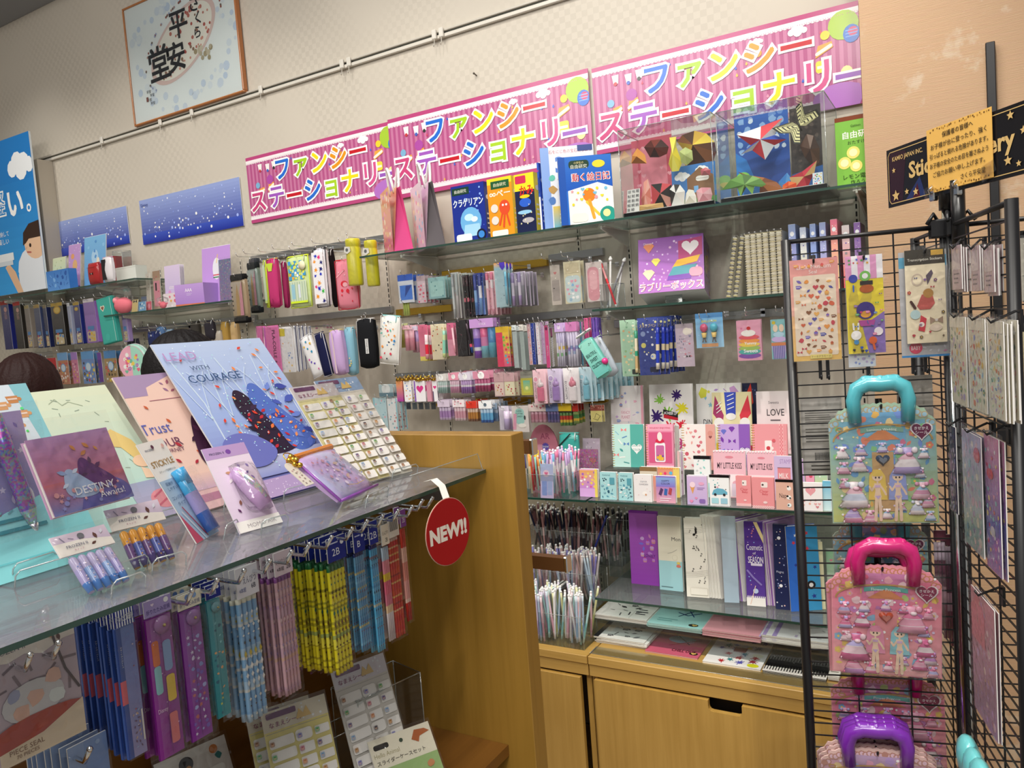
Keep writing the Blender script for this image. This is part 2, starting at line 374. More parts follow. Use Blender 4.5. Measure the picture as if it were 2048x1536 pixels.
            s.poly([(x,y),(x-r,y+r*.6),(x-r,y-r*.6)],col); s.poly([(x,y),(x+r,y-r*.6),(x+r,y+r*.6)],col); s.circ(x,y,r*.25,c2,n=6)
        elif kind == 'note':
            s.circ(x,y-r*.6,r*.35,col,ry=r*.26,n=8); s.rect(x+r*.2,y-r*.6,x+r*.34,y+r*.9,col); s.poly([(x+r*.34,y+r*.9),(x+r*.34,y+r*.5),(x+r*.9,y+r*.2),(x+r*.9,y+r*.5)][::-1],col)
        elif kind == 'dress':
            s.poly([(x-r*.25,y+r),(x-r*.3,y+r*.2),(x-r,y-r),(x+r,y-r),(x+r*.3,y+r*.2),(x+r*.25,y+r)],col); s.k += 1
            s.rect(x-r*.85,y-r*.9,x+r*.85,y-r*.65,c2); s.circ(x,y+r*.2,r*.25,'ffffff',n=6); s.k -= 1
    def draw(s,ops,seed=1):
        """a list of shapes in shares of the face: each op lies one layer above the last"""
        rnd = random.Random(seed); w,h = s.w,s.h
        for op in ops:
            s.k += 1; q = op[0]
            if q == 'bg': s.rect(0,0,w,h,op[1])
            elif q == 'r': s.rect(op[1]*w,op[2]*h,op[3]*w,op[4]*h,op[5])
            elif q == 'rr': s.rrect(op[1]*w,op[2]*h,op[3]*w,op[4]*h,op[6]*w if len(op) > 6 else .06*w,op[5])
            elif q == 'g':
                x0,y0,x1,y1 = op[3:7] if len(op) > 3 else (0,0,1,1); m = 14
                for i in range(m): s.rect(x0*w,(y0+(y1-y0)*i/m)*h,x1*w,(y0+(y1-y0)*(i+1)/m)*h,mix(op[2],op[1],(i+.5)/m))
            elif q == 'c': s.circ(op[1]*w,op[2]*h,op[3]*w,op[4],ry=(op[5]*w if len(op) > 5 else None),n=18)
            elif q == 't': s.text(op[1],op[2]*w,op[3]*h,op[4]*h,op[5],wmax=(op[6] if len(op) > 6 else .92)*w,bold=op[7] if len(op) > 7 else 0,rot=op[8] if len(op) > 8 else 0)
            elif q == 'tv': s.text(op[1],op[2]*w,op[3]*h,op[4]*w,op[5],wmax=(op[6] if len(op) > 6 else .9)*h,bold=op[7] if len(op) > 7 else 0,rot=-PI/2)
            elif q == 'h': s.heart(op[1]*w,op[2]*h,op[3]*w,op[4])
            elif q == 'st': s.star(op[1]*w,op[2]*h,op[3]*w,op[4])
            elif q == 'cl': s.cloud(op[1]*w,op[2]*h,op[3]*w,op[4])
            elif q == 'q':     # soft closed outline
                P = [(x*w,y*h) for x,y in op[1]]
                for _ in range(3): P = [(a[0]*k+b[0]*(1-k),a[1]*k+b[1]*(1-k)) for a,b in zip(P,P[1:]+P[:1]) for k in (.75,.25)]
                s.poly(P,op[2])
            elif q == 'l': s.stroke([(x*w,y*h) for x,y in op[1]],op[2]*w,op[3])
            elif q == 'p': s.poly([(x*w,y*h) for x,y in op[1]],op[2])
            elif q == 'i': s.icon(op[1],op[2]*w,op[3]*h,op[4]*w,op[5],rnd)
            elif q == 's':     # scatter: kinds, colours, number, size, region
                kinds,pal,n,sz = op[1:5]; x0,y0,x1,y1 = op[5:9] if len(op) > 5 else (.03,.03,.97,.97)
                kinds = kinds.split(); pal = pal.split(); placed = []; r = sz*w; tries = 0
                X0,X1,Y0,Y1 = x0*w+r,x1*w-r,y0*h+r,y1*h-r
                while len(placed) < n and tries < n*14:
                    tries += 1; x,y = rnd.uniform(X0,max(X0,X1)),rnd.uniform(Y0,max(Y0,Y1))
                    if all((x-a)**2+(y-b)**2 > (2.0*r)**2 for a,b in placed):
                        placed.append((x,y)); s.icon(rnd.choice(kinds),x,y,r*rnd.uniform(.7,1.05),rnd.choice(pal),rnd)
                s.k += 1
            elif q == 'sv':    # stripes
                n,ca = op[1],op[2]; x0,y0,x1,y1 = op[3:7] if len(op) > 3 else (0,0,1,1)
                for i in range(n): s.rect((x0+(x1-x0)*i/n)*w,y0*h,(x0+(x1-x0)*(i+.5)/n)*w,y1*h,ca)
            elif q == 'sh':
                n,ca = op[1],op[2]; x0,y0,x1,y1 = op[3:7] if len(op) > 3 else (0,0,1,1)
                for i in range(n): s.rect(x0*w,(y0+(y1-y0)*i/n)*h,x1*w,(y0+(y1-y0)*(i+.5)/n)*h,ca)
            elif q == 'ck':
                nx,ny,ca = op[1:4]; x0,y0,x1,y1 = op[4:8] if len(op) > 4 else (0,0,1,1)
                for i in range(nx):
                    for j in range(ny):
                        if (i+j) % 2 == 0: s.rect((x0+(x1-x0)*i/nx)*w,(y0+(y1-y0)*j/ny)*h,(x0+(x1-x0)*(i+1)/nx)*w,(y0+(y1-y0)*(j+1)/ny)*h,ca)
            elif q == 'ln':    # lines of small print
                n,ca = op[1],op[2]; x0,y0,x1,y1 = op[3:7]
                for i in range(n): s.rect(x0*w,(y1-(y1-y0)*(i+.6)/n)*h,(x1-rnd.uniform(0,.3)*(x1-x0))*w,(y1-(y1-y0)*(i+.25)/n)*h,ca)
        return s
def front(mb,w,h,y,ops,seed=1,x0=None,z0=0):
    a = Art(mb,(-w/2 if x0 is None else x0,y,z0),w=w,h=h); a.draw(ops,seed); return a
# ================================================================ the setting
WY,CEIL,CF,FZ = 2.95,3.855,2.40,-.24       # back wall, ceiling height, cabinet front
def slab_box(name,m,x0,y0,z0,x1,y1,z1):
    b = MB(); b.box(x0,y0,z0,x1,y1,z1,'ffffff'); return struct(name,b,m)
slab_box('floor','floor_tile',-7,-1.6,FZ-.05,2.2,WY+.1,FZ)
slab_box('ceiling','grey_paint',-7,-1.6,CEIL+.3,2.2,WY+.1,CEIL+.36)
slab_box('wall_back','wall',-7,WY,FZ,2.2,WY+.1,CEIL+.3)
slab_box('trim_1','grey_paint',-7,WY-.5,CEIL,-4.2,WY-.002,CEIL+.28)
slab_box('wall_left','wall',-7.1,-1.6,FZ,-7,WY,CEIL+.3)
CX0,CY0 = -.226,2.5
slab_box('column','floral',CX0,CY0,FZ,1.5,WY-.002,CEIL+.29)
b = MB(); b.box(-6.9,WY-.012,FZ,CX0-.01,WY-.002,FZ+.08,'b0a595'); struct('baseboard_back',b,'print')
# slotted standards let into the wall
sn = 0
for X,z0,z1 in ((-5.30,1.0,2.12),(-4.30,1.0,2.12),(-4.08,1.0,2.12),(-3.39,1.0,2.09),(-3.16,1.0,2.09),(-2.38,.5,2.07),(-2.08,.5,2.07),(-1.36,.42,2.07),(-1.14,.42,2.07),(-.30,.42,2.07)):
    sn += 1; b = MB(); b.box(X-.008,WY-.0045,z0,X+.008,WY-.001,z1,'cdc6ba'); a = Art(b,(X,WY-.0045,0))
    z = z0+.02
    while z < z1-.02: a.rect(-.0028,z,.0028,z+.017,'232323'); z += .026
    struct('trim_%d' % (sn+1),b,'print')
# ---------------------------------------------------------------- picture rail with its sliding hooks
RZ = at(585,160,Y=WY-.02).z
rl = thing('picture_rail','white metal picture rail running along the upper back wall','rail',(0,WY,RZ))
b = MB(); b.box(-6.9,-.018,-.02,CX0-.004,-.001,-.004,'d8d3c9',.002); b.box(-6.9,-.018,.006,CX0-.004,-.001,.016,'c9c3b8',.002); b.build('track','plastic',rl)
b = MB(); b.box(-6.9,-.008,-.004,CX0-.004,-.001,.006,'55554f'); b.build('slot','print',rl)
for px,py in ((203,280),(320,244),(383,222),(521,179),(683,123),(697,119),(868,66),(882,61)):
    p = at(px,py,Y=WY-.025); b = MB()
    b.box(-.012,-.008,-.022,.012,.004,.02,'dcd8cf',.003); b.tube([(0,-.004,-.02),(0,-.006,-.045),(0,-.012,-.055),(0,-.018,-.048)],.0018,'c8c4ba',6)
    o = b.build('rail_hook','plastic',loc=(p.x,WY-.023,RZ)); tag(o,'small white sliding hook on the picture rail','hook','sliding hooks on the picture rail')
# ---------------------------------------------------------------- glass shelves on brackets
def glass_shelf(label,x0,x1,y0,y1,ztop,t=.008,m='glass',group=None):
    r = thing('glass_shelf',label,'shelf',((x0+x1)/2,(y0+y1)/2,ztop-t),(0,0,0),group)
    w,d = (x1-x0)/2,(y1-y0)/2
    g = MB(); g.face([(-w,-d,t),(w,-d,t),(w,d,t),(-w,d,t)],'ffffff'); g.face([(-w,d,0),(w,d,0),(w,-d,0),(-w,-d,0)],'ffffff'); g.build('glass_pane',m,r)
    e = MB()
    for a,c in (((-w,-d),(w,-d)),((w,-d),(w,d)),((w,d),(-w,d)),((-w,d),(-w,-d))): e.face([(a[0],a[1],0),(c[0],c[1],0),(c[0],c[1],t),(a[0],a[1],t)],'ffffff')
    e.build('polished_edge','glass_edge',r); return r
def bracket(x,z,ln=.27,label='white tapered metal shelf bracket on the slotted wall',group='shelf brackets on the back wall'):
    r = thing('shelf_bracket',label,'bracket',(x,WY,z),(0,0,0),group)
    b = MB(); P = [(0,0),(-ln,0),(-ln,-.012),(-.03,-.06),(0,-.065)]
    f1 = [(-.003,y,q) for y,q in P]; f2 = [(.003,y,q) for y,q in P]; b.face(f1[::-1],'d4d2cc'); b.face(f2,'d4d2cc')
    for i in range(5): b.face([f1[i],f1[(i+1) % 5],f2[(i+1) % 5],f2[i]],'e2e0da')
    b.box(-.012,-ln+.01,-.004,.012,-.02,0,'dcdad4'); arm = b.build('arm','plastic',r)
    m = MB(); m.box(-.004,-.004,-.1,.004,0,.01,'b8b5ae'); m.box(-.0035,-.016,-.075,.0035,-.003,-.06,'b8b5ae'); m.build('mounting_plate','plastic',r)
    for y in (-ln+.03,-.06):
        k = MB(); k.lathe([(0,0),(.007,0),(.007,.003),(0,.003)],'f2f4f4',10,(0,y,-.0035)); k.build('suction_pad','acrylic',arm)
    return r
ZT,ZS,ZL1,ZL2 = 1.964,1.648,2.032,1.849
glass_shelf('long glass shelf holding the kit boxes and clear display cases',at(728,514,Y=2.65).x,CX0-.006,2.62,WY-.012,ZT)
glass_shelf('short glass shelf holding the purple toy box',at(1184,620,Y=2.65).x,CX0-.006,2.65,WY-.012,ZS)
glass_shelf('glass shelf holding the blue folder and red case',-5.9,at(269,557,Y=2.65).x,2.65,WY-.012,ZL1)
glass_shelf('glass shelf holding the lavender folder and tin',at(207,630,Y=2.65).x,at(464,602,Y=2.65).x,2.65,WY-.012,ZL2)
for X in (-2.08,-1.14,-.27): bracket(X,ZT-.010)
for X in (-1.14,-.27): bracket(X,ZS-.010)
for X in (-5.30,-4.30,): bracket(X,ZL1-.010)
for X in (-4.08,-3.20): bracket(X,ZL2-.010)
# ---------------------------------------------------------------- base cabinets
CT = .417
cab = thing('base_cabinet','light oak base cabinet with finger-pull door under the notebooks','cabinet',((-1.185-.2)/2,WY,0))
def cabinet(r,x0,x1,doors,cut=None):
    b = MB(); y1 = -.002; b.box(x0,CF+.02-WY,CT-.035,x1,y1,CT-.0005,'c') if False else None
    t = MB(); t.box(x0,CF-WY,CT-.03,x1,y1,CT,'ffffff',.002); t.build('cabinet_top','oak_long',r)
    f = MB(); f.box(x0,CF+.006-WY,CT-.075,x1,CF+.03-WY,CT-.031,'ffffff',.002); f.build('apron','oak_long',r)
    c = MB(); c.box(x0,CF+.03-WY,FZ+.06,x0+.02,y1,CT-.031,'ffffff'); c.box(x1-.02,CF+.03-WY,FZ+.06,x1,y1,CT-.031,'ffffff'); c.box(x0+.02,CF+.05-WY,FZ+.06,x1-.02,y1,FZ+.08,'ffffff'); c.build('carcass','oak',r)
    k = MB(); k.box(x0+.01,CF+.06-WY,FZ,x1-.01,y1,FZ+.058,'3a2c18'); k.build('plinth','print',r)
    for d0,d1,hx in doors:
        zt = CT-.082; o = MB(); y0,yb = CF-.004-WY,CF+.016-WY
        if hx is None: o.box(d0,y0,FZ+.064,d1,yb,zt,'ffffff',.0015)
        else:
            hw,hd,rr = .055,.036,.014; pts = [(d0,FZ+.064),(d1,FZ+.064),(d1,zt),(hx+hw,zt)]
            pts += [(hx+hw-rr+rr*math.cos(q),zt-hd+rr+rr*math.sin(q)) for q in (0,-PI/6,-PI/3,-PI/2)]
            pts += [(hx-hw+rr+rr*math.cos(q),zt-hd+rr+rr*math.sin(q)) for q in (-PI/2,-2*PI/3,-5*PI/6,-PI)]
            pts += [(hx-hw,zt),(d0,zt)]; o.slab(pts,yb-y0,'ffffff',(0,(y0+yb)/2,0))
        dr = o.build('door','oak',r)
        if hx is not None: h = MB(); h.box(hx-.06,yb+.03,zt-.05,hx+.06,yb+.031,zt-.0005,'120c06'); h.build('finger_pull_shade','print',dr,label='dark sheet painted as the shade inside the finger pull')  # near-black sheet behind the cutout paints the shade inside it
X0 = at(1174,1312,Y=CF).x
hx = at(1449,1395,Y=CF).x; dl = at(1188,1349,Y=CF).x
cab.location = (0,WY,0)
cabinet(cab,X0+.002,CX0+.1 if False else -.232,[(dl,-.236,hx)])
cab2 = thing('base_cabinet','narrow oak base cabinet under the bins of pencils','cabinet',(0,WY,0))
cabinet(cab2,-2.1,X0-.002,[(-2.09,-1.66,None),(-1.655,at(1160,1345,Y=CF).x,None)])
# note shelf and low glass shelf over the cabinets
NZ,LZ = .972,.617
glass_shelf('glass shelf crowded with memo pads and ring notebooks',at(1176,1000,Y=2.45).x,-.232,2.45,WY-.012,NZ)
glass_shelf('glass shelf holding bins of pens and small pouches',-2.1,at(1172,998,Y=2.45).x-.002,2.45,WY-.012,NZ)
glass_shelf('low glass shelf holding the standing folders',at(1190,1193,Y=2.45).x,-.232,2.45,WY-.012,LZ)
for X in (-1.36,-.30): bracket(X,NZ-.010,.46,'long white shelf bracket under the memo pads','brackets under the memo shelf'); bracket(X,LZ-.010,.46,'long white shelf bracket under the standing folders','brackets under the folder shelf')
bracket(-2.05,NZ-.010,.46,'long white shelf bracket under the pen bins')
# ---------------------------------------------------------------- gondola in front
GX,GZ,PY = -.72,1.36,1.118         # shelf front, shelf top, inner face of the end panel
gon = thing('display_gondola','oak end-panelled gondola carrying the front glass shelf of stationery','gondola',(-.95,.5,0))
def G(x,y,z): return (x+.95,y-.5,z)
gx0,gx1 = -1.26,at(1022,870,Y=PY).x
PT = at(1022,870,Y=PY).z; py2 = at(1046,862,X=gx1).y
b = MB(); b.box(*G(gx0,PY,FZ),*G(gx1,py2,PT),'ffffff',.0012); b.build('end_panel','oak_panel',gon)
b = MB(); b.box(*G(-1.16,-.9,FZ+.1),*G(-1.13,PY-.001,1.33),'ffffff'); b.build('back_board','dark_wood',gon)
b = MB(); b.box(*G(gx0+.02,-.9,FZ),*G(-.70,PY-.001,FZ+.1),'ffffff'); b.build('base','dark_wood',gon)
b = MB(); b.box(*G(-1.13,-.9,.84),*G(-.72,PY-.001,.86),'ffffff'); b.build('lower_shelf','dark_wood',gon)
b = MB(); b.box(*G(gx0,-.93,FZ),*G(gx1,-.9,PT),'ffffff',.0012); b.build('end_panel','oak_panel',gon)
for y in (.02,.53,1.08): b = MB(); b.box(*G(-1.128,y-.004,GZ-.05),*G(-.78,y+.004,GZ-.0095),'c9c6bf'); b.build('shelf_arm','steel',gon)
b = MB(); b.box(*G(-.945,-.88,GZ-.066),*G(-.93,PY-.003,GZ-.045),'ffffff'); b.build('hook_bar','steel',gon)
# the brown rails on the far side of the end panel
for (x,y,x2,zz) in ((1050,893,1071,0),(1068,1121,1139,0)):
    p = at(x,y,Y=1.30); q = at(x2,y+5,Y=1.30)
    b = MB(); b.box(p.x-.25,1.29,p.z-.013,q.x-.008,1.31,p.z+.013,'5a3a1c'); 
    r = thing('hook_rail','brown rail with a steel end beyond the oak panel, '+('upper one' if y < 1000 else 'lower one'),'rail',(p.x,1.30,p.z)); b.v = [(a-p.x,c-1.30,d-p.z) for a,c,d in b.v]; b.build('bar','print',r)
    e = MB(); e.box(q.x-.008-p.x,-.011,-.016,q.x-p.x,.011,.016,'ffffff',.002); e.build('end_cap','chrome',r)
    e = MB(); e.box(-.2,py2-.0004-1.30,-.01,-.18,-.0105,.01,'ffffff'); e.build('stay','steel',r)
fs = glass_shelf('thick front glass shelf carrying folders and correction tapes',0,2*(PY-.004+.88)/2,0,.42,0,.006,'front_glass'); fs.location = ((GX-.42+GX)/2,(PY-.003-.88)/2,GZ-.006); fs.rotation_euler = (0,0,PI/2)
# clear upstand along the shelf end
b = MB(); up0 = at(740,1000,X=GX); z0 = GZ+.001
# ================================================================ goods: builders make the parts of one thing round its bottom centre
RN = random.Random(7)
def film_sheet(r,w,h,y,z0=0,x0=0,name='film_bag',m='film',wob=.0012,n=4):
    b = MB(); rnd = random.Random(int(w*1e5)+int(h*1e4)); vs = []
    for j in range(n+1):
        for i in range(n+1):
            e = 0 if i in (0,n) or j in (0,n) else rnd.uniform(-wob,wob*.2)
            vs.append((x0-w/2+w*i/n,y+e,z0+h*j/n))
    b.mesh(vs,[(j*(n+1)+i,j*(n+1)+i+1,(j+1)*(n+1)+i+1,(j+1)*(n+1)+i) for j in range(n) for i in range(n)],'ffffff',True)
    return b.build(name,m,r)
def board(r,w,h,t,ops,seed=1,name='card',m='print',col='f2f0ee',y=0,z0=0,x0=0,back=None,rad=0):
    b = MB()
    if rad:
        pts = []; R = rad*w
        for cx,cy,a in ((w/2-R,R,-PI/2),(w/2-R,h-R,0),(-w/2+R,h-R,PI/2),(-w/2+R,R,PI)): pts += [(cx+R*math.cos(a+PI/2*i/4),cy+R*math.sin(a+PI/2*i/4)) for i in range(5)]
        b.slab(pts,t,col,(x0,y+t/2,z0))
    else: b.box(x0-w/2,y,z0,x0+w/2,y+t,z0+h,col)
    a = Art(b,(x0-w/2,y,z0),w=w,h=h)
    if ops: a.draw(ops,seed)
    return b.build(name,m,r)
def fcard(ops,seed=1,film=True,t=.0015,m='print',fs=1.06,fh=1.05,name='card',col='f2f0ee',rad=0,card=(0,1)):
    def f(r,w,h):
        a,c = card; board(r,w/(fs if film else 1),h*(c-a)/(fh if film else 1),t,ops,seed,name,m,col,z0=h*a,rad=rad)
        if film: film_sheet(r,w,h,-.0028)
    return f
def tube_part(r,name,x,z0,z1,rad,cols,m='plastic',y=-.006,n=8,dx=0,label=None):
    """upright round piece with colour bands: cols = [(share, colour), ...] from the bottom"""
    b = MB(); z = z0; H = z1-z0; pts = [(x,y,z0)]; cc = []; rs = [rad]
    for s,c in cols:
        z += H*s; pts.append((x+dx*(z-z0)/H,y,z)); cc.append(c); rs.append(rad)
    b.tube(pts,rs,cc,n); return b.build(name,m,r,label=label)
def blister(ops,pen=None,seed=1,rad=.09,tilt=.12,film=True,t=.0015):
    """hanging card with one pen-like thing under a clear blister: pen = (bands, radius, low, high, x)"""
    def f(r,w,h):
        board(r,w,h,t,ops,seed,'backing_card',rad=rad)
        if pen:
            bands,pr,lo,hi,px = pen; tube_part(r,'pen',px*w-tilt*w/2,lo*h,hi*h,pr*w,bands,dx=tilt*w,y=-pr*w-.001)
        if film: film_sheet(r,w*.96,h*.97,-.012 if pen else -.0025,h*.015,name='blister')
    return f
def sticks(n,bands,hdr=None,hh=.16,seed=1,name='pencil',dots=None,rad=None,m='plastic',film=True,fan=0,back=None,flat=False,nn=6):
    """n pencils, pens or caps side by side in a clear bag under a printed header"""
    def f(r,w,h):
        hz = h*(1-hh) if hdr else h
        R = rad*w if rad else w*.94/n/2
        if back: board(r,w,hz,.001,back,seed,'backing_card',y=R*2+.001)
        for i in range(n):
            bd = bands[i % len(bands)] if isinstance(bands[0],list) else bands
            x = -w*.47+w*.94*(i+.5)/n
            if flat:
                b = MB(); z = .01*h; b.box(x-R,0,z,x+R,.003,hz*.97,bd[0][1]); a = Art(b,(x-R,0,z),w=2*R,h=hz*.97-z); zz = 0
                for s,c in bd: a.rect(0,zz*a.h,2*R,(zz+s)*a.h,c); zz += s
                b.build(name,m,r)
            else:
                o = tube_part(r,name,x,.015*h,hz*.975,R*.96,bd,m,y=R,n=nn)
                if dots:
                    pal,nd = dots; pal = pal.split(); b = MB(); rnd = random.Random(seed)
                    for k in range(nd):
                        z = hz*(.05+.86*(k+rnd.uniform(.2,.8))/nd); c = rnd.choice(pal); q = R*rnd.uniform(.3,.6); e = rnd.uniform(.8,2.2)*q; u = R*rnd.uniform(-.2,.2); b.face([(x+u-q,R*.06-.0006,z),(x+u,R*.06-.0006,z-e),(x+u+q,R*.06-.0006,z),(x+u,R*.06-.0006,z+e)],c)
                    b.build('pencil_print',m,o)
        if hdr: board(r,w,h*hh,.0015,hdr,seed,'header_card',z0=hz,y=-.002)
        if film: film_sheet(r,w*1.02,hz,-.0025 if not flat else -.003)
    return f
def carton(d,fops,seed=1,side='dddddd',sops=None,top=None,rsops=None,m='gloss'):
    """printed carton, d deep behind its front"""
    def f(r,w,h):
        b = MB(); b.box(-w/2,0,0,w/2,d,h,side)
        Art(b,(-w/2,0,0),w=w,h=h).draw(fops,seed)
        Art(b,(-w/2,d,0),(0,-1,0),w=d,h=h).draw(sops or [('bg',side)],seed)
        Art(b,(w/2,0,0),(0,1,0),w=d,h=h).draw(rsops or sops or [('bg',side)],seed)
        Art(b,(-w/2,0,h),(1,0,0),(0,1,0),w=w,h=d).draw(top or [('bg',side)],seed)
        Art(b,(-w/2,d,0),(1,0,0),(0,-1,0),w=w,h=d).draw([('bg','d6d2ce'),('l',[(0,0),(.5,.5)],.004,'9a948e'),('l',[(1,0),(.5,.5)],.004,'9a948e'),('l',[(0,1),(.5,.5)],.004,'9a948e'),('l',[(1,1),(.5,.5)],.004,'9a948e')],seed)
        b.build('carton_body',m,r)
        l = MB(); l.box(-w/2+.004,d*.35,h,w/2-.004,d-.001,h+.0008,mix(side,'ffffff',.3)); l.build('lid_flap','print',r)
    return f
def booklet(ops,t=.012,pages='f4f1ea',spiral=None,cover='f5f5f5',seed=1,m='print',lines=True,sops=None):
    """notebook, pad or file: cover, paper block and maybe a wire spiral on the left edge"""
    def f(r,w,h):
        b = MB(); b.box(-w/2,0,0,w/2,.0008,h,cover); Art(b,(-w/2,0,0),w=w,h=h).draw(ops,seed)
        b.box(-w/2,t-.0008,0,w/2,t,h,cover); b.build('cover',m,r)
        p = MB(); k = .002; p.box(-w/2+(k if not spiral else .004),.0009,k*.4,w/2-k,t-.0009,h-k,pages)
        for o_,u_ in (((w/2-k,.001,0),(0,1,0)),((-w/2+(k if not spiral else .004),t-.001,0),(0,-1,0))):
            a = Art(p,o_,u_,w=t-.002,h=h)
            if lines and t > .006:
                for i in range(int(t/.0025)): a.rect(.0025*i,k,.0025*i+.0006,h-k,mix(pages,'8a8478',.35))
        a = Art(p,(-w/2+k,.001,h-k),(1,0,0),(0,1,0),w=w-2*k,h=t-.002)
        if lines and t > .006:
            for i in range(int(t/.0025)): a.rect(0,.0025*i,w-2*k,.0025*i+.0006,mix(pages,'8a8478',.35))
        p.build('paper_block','print',r)
        if spiral:
            s = MB(); n = max(6,int(h/.0085)); R = max(t*.62,.004)
            for i in range(n):
                z = h*(i+.5)/n; s.tube([(-w/2+.003+R*math.cos(q),t/2+R*math.sin(q),z+.0012*(j-3)/3) for j,q in enumerate([PI*k2/3 for k2 in range(7)])],.0011,'e0c060',4,False)
            s.build('spiral_binding','plastic' if spiral not in ('gold','chrome') else spiral,r)
    return f
def pouch(col,ops=None,d=.035,zipc='d9d4cc',seed=1,m='fabric',vert=False,tab='cccccc',edge=None,p=None,strap=True,ain=.8):
    """soft zipped pen case"""
    def f(r,w,h):
        b = MB(); b.pillow(w,h,d,col,(0,0,0),n=8,edge=d*.35)
        if ops: Art(b,(-w*ain/2,-d/2-.0006,h*(1-ain)/2),w=w*ain,h=h*ain).draw(ops,seed)
        b.build('case_body',m,r)
        z = MB()
        if vert: z.box(-w/2-.001,-.004,h*.05,-w/2+.003,.004,h*.95,zipc)
        else: z.box(-w*.47,-.0045,h-.003,w*.47,.0045,h+.0015,zipc)
        zp = z.build('zipper','plastic',r)
        if edge:
            e = MB(); pts = [(-w/2+.002,-d*.18,.004),(w/2-.002,-d*.18,.004),(w/2-.002,-d*.18,h-.004),(-w/2+.002,-d*.18,h-.004),(-w/2+.002,-d*.18,.004)]
            e.tube(pts,.0022,edge,6); e.build('piping',m,r)
        if strap: t = MB(); t.tube([(w*.3,-.004,h),(w*.34,-.012,h-.01),(w*.34,-.014,h-.03)],.0022,tab,6); t.build('zip_pull','plastic',zp)
    return f
HOOK = {}
def hook(x,z,y0,y1,up=.016,m='chrome',label='chrome wire display hook on the wall rails',group='wire display hooks along the back wall',tipup=True):
    k = (round(y0-y1,2),m); b = None
    if k not in HOOK:
        b = MB(); L = y0-y1; b.tube([(0,0,0),(0,-L+.012,-.002),(0,-L+.004,.004),(0,-L,up)],.0017,'dddddd',6); b.box(-.008,-.004,-.012,.008,0,.008,'c8c8c8')
        b.ball((0,-L,up),.0026,'eeeeee',6,4); o = b.build('display_hook',m); HOOK[k] = o
    else: o = HOOK[k].copy(); COL.objects.link(o)
    o.location = (x,y0,z); tag(o,label,'hook',group); return o
def put(TL,BR,Y):
    A,B = at(*TL,Y=Y),at(*BR,Y=Y); return (A.x+B.x)/2,B.z,B.x-A.x,A.z-B.z
HY = WY-.022
def hung(build,name,label,cat,TL,BR,Y=2.72,n=1,gap=.012,group=None,rz=0,ry=0,hk=True,dz=.004,hz=-.006,drop=0,dx=0):
    cx,z,w,h = put(TL,BR,Y)
    group = group or (label+' pegged together' if n > 1 else None)
    r = thing(name,('front '+label) if n > 1 else label,cat,(cx,Y,z),(0,ry,rz),group)
    build(r,w,h)
    for i in range(1,n): dup(r,(cx+RN.uniform(-dz,dz)+dx*i,Y+gap*i,z+RN.uniform(-dz,dz*.5)-drop*i),(0,ry+RN.uniform(-.02,.02),rz),label+', behind its twin',group)
    if hk: hook(cx,z+h+hz,HY,Y-.03)
    return r
def rail(x0,x1,z,y=WY-.012,label=None,mt='steel'):
    b = MB(); b.box(x0,-.010,-.016,x1,0.010,.016,'ffffff',.002); r = b.build('hook_rail',mt,loc=(0,y,z)); tag(r,label,'rail'); return r
def stood(build,name,label,cat,TL,BR,Y,Z=None,rx=0,rz=0,group=None,n=1,gap=.012,step=(0,0,0)):
    """standing on a shelf at Z: picture corners give width and height"""
    cx,z,w,h = put(TL,BR,Y); z = Z if Z is not None else z
    h = at(*TL,Y=Y).z-z
    r = thing(name,label,cat,(cx,Y,z+.0003),(rx,0,rz),group); build(r,w,h); return r

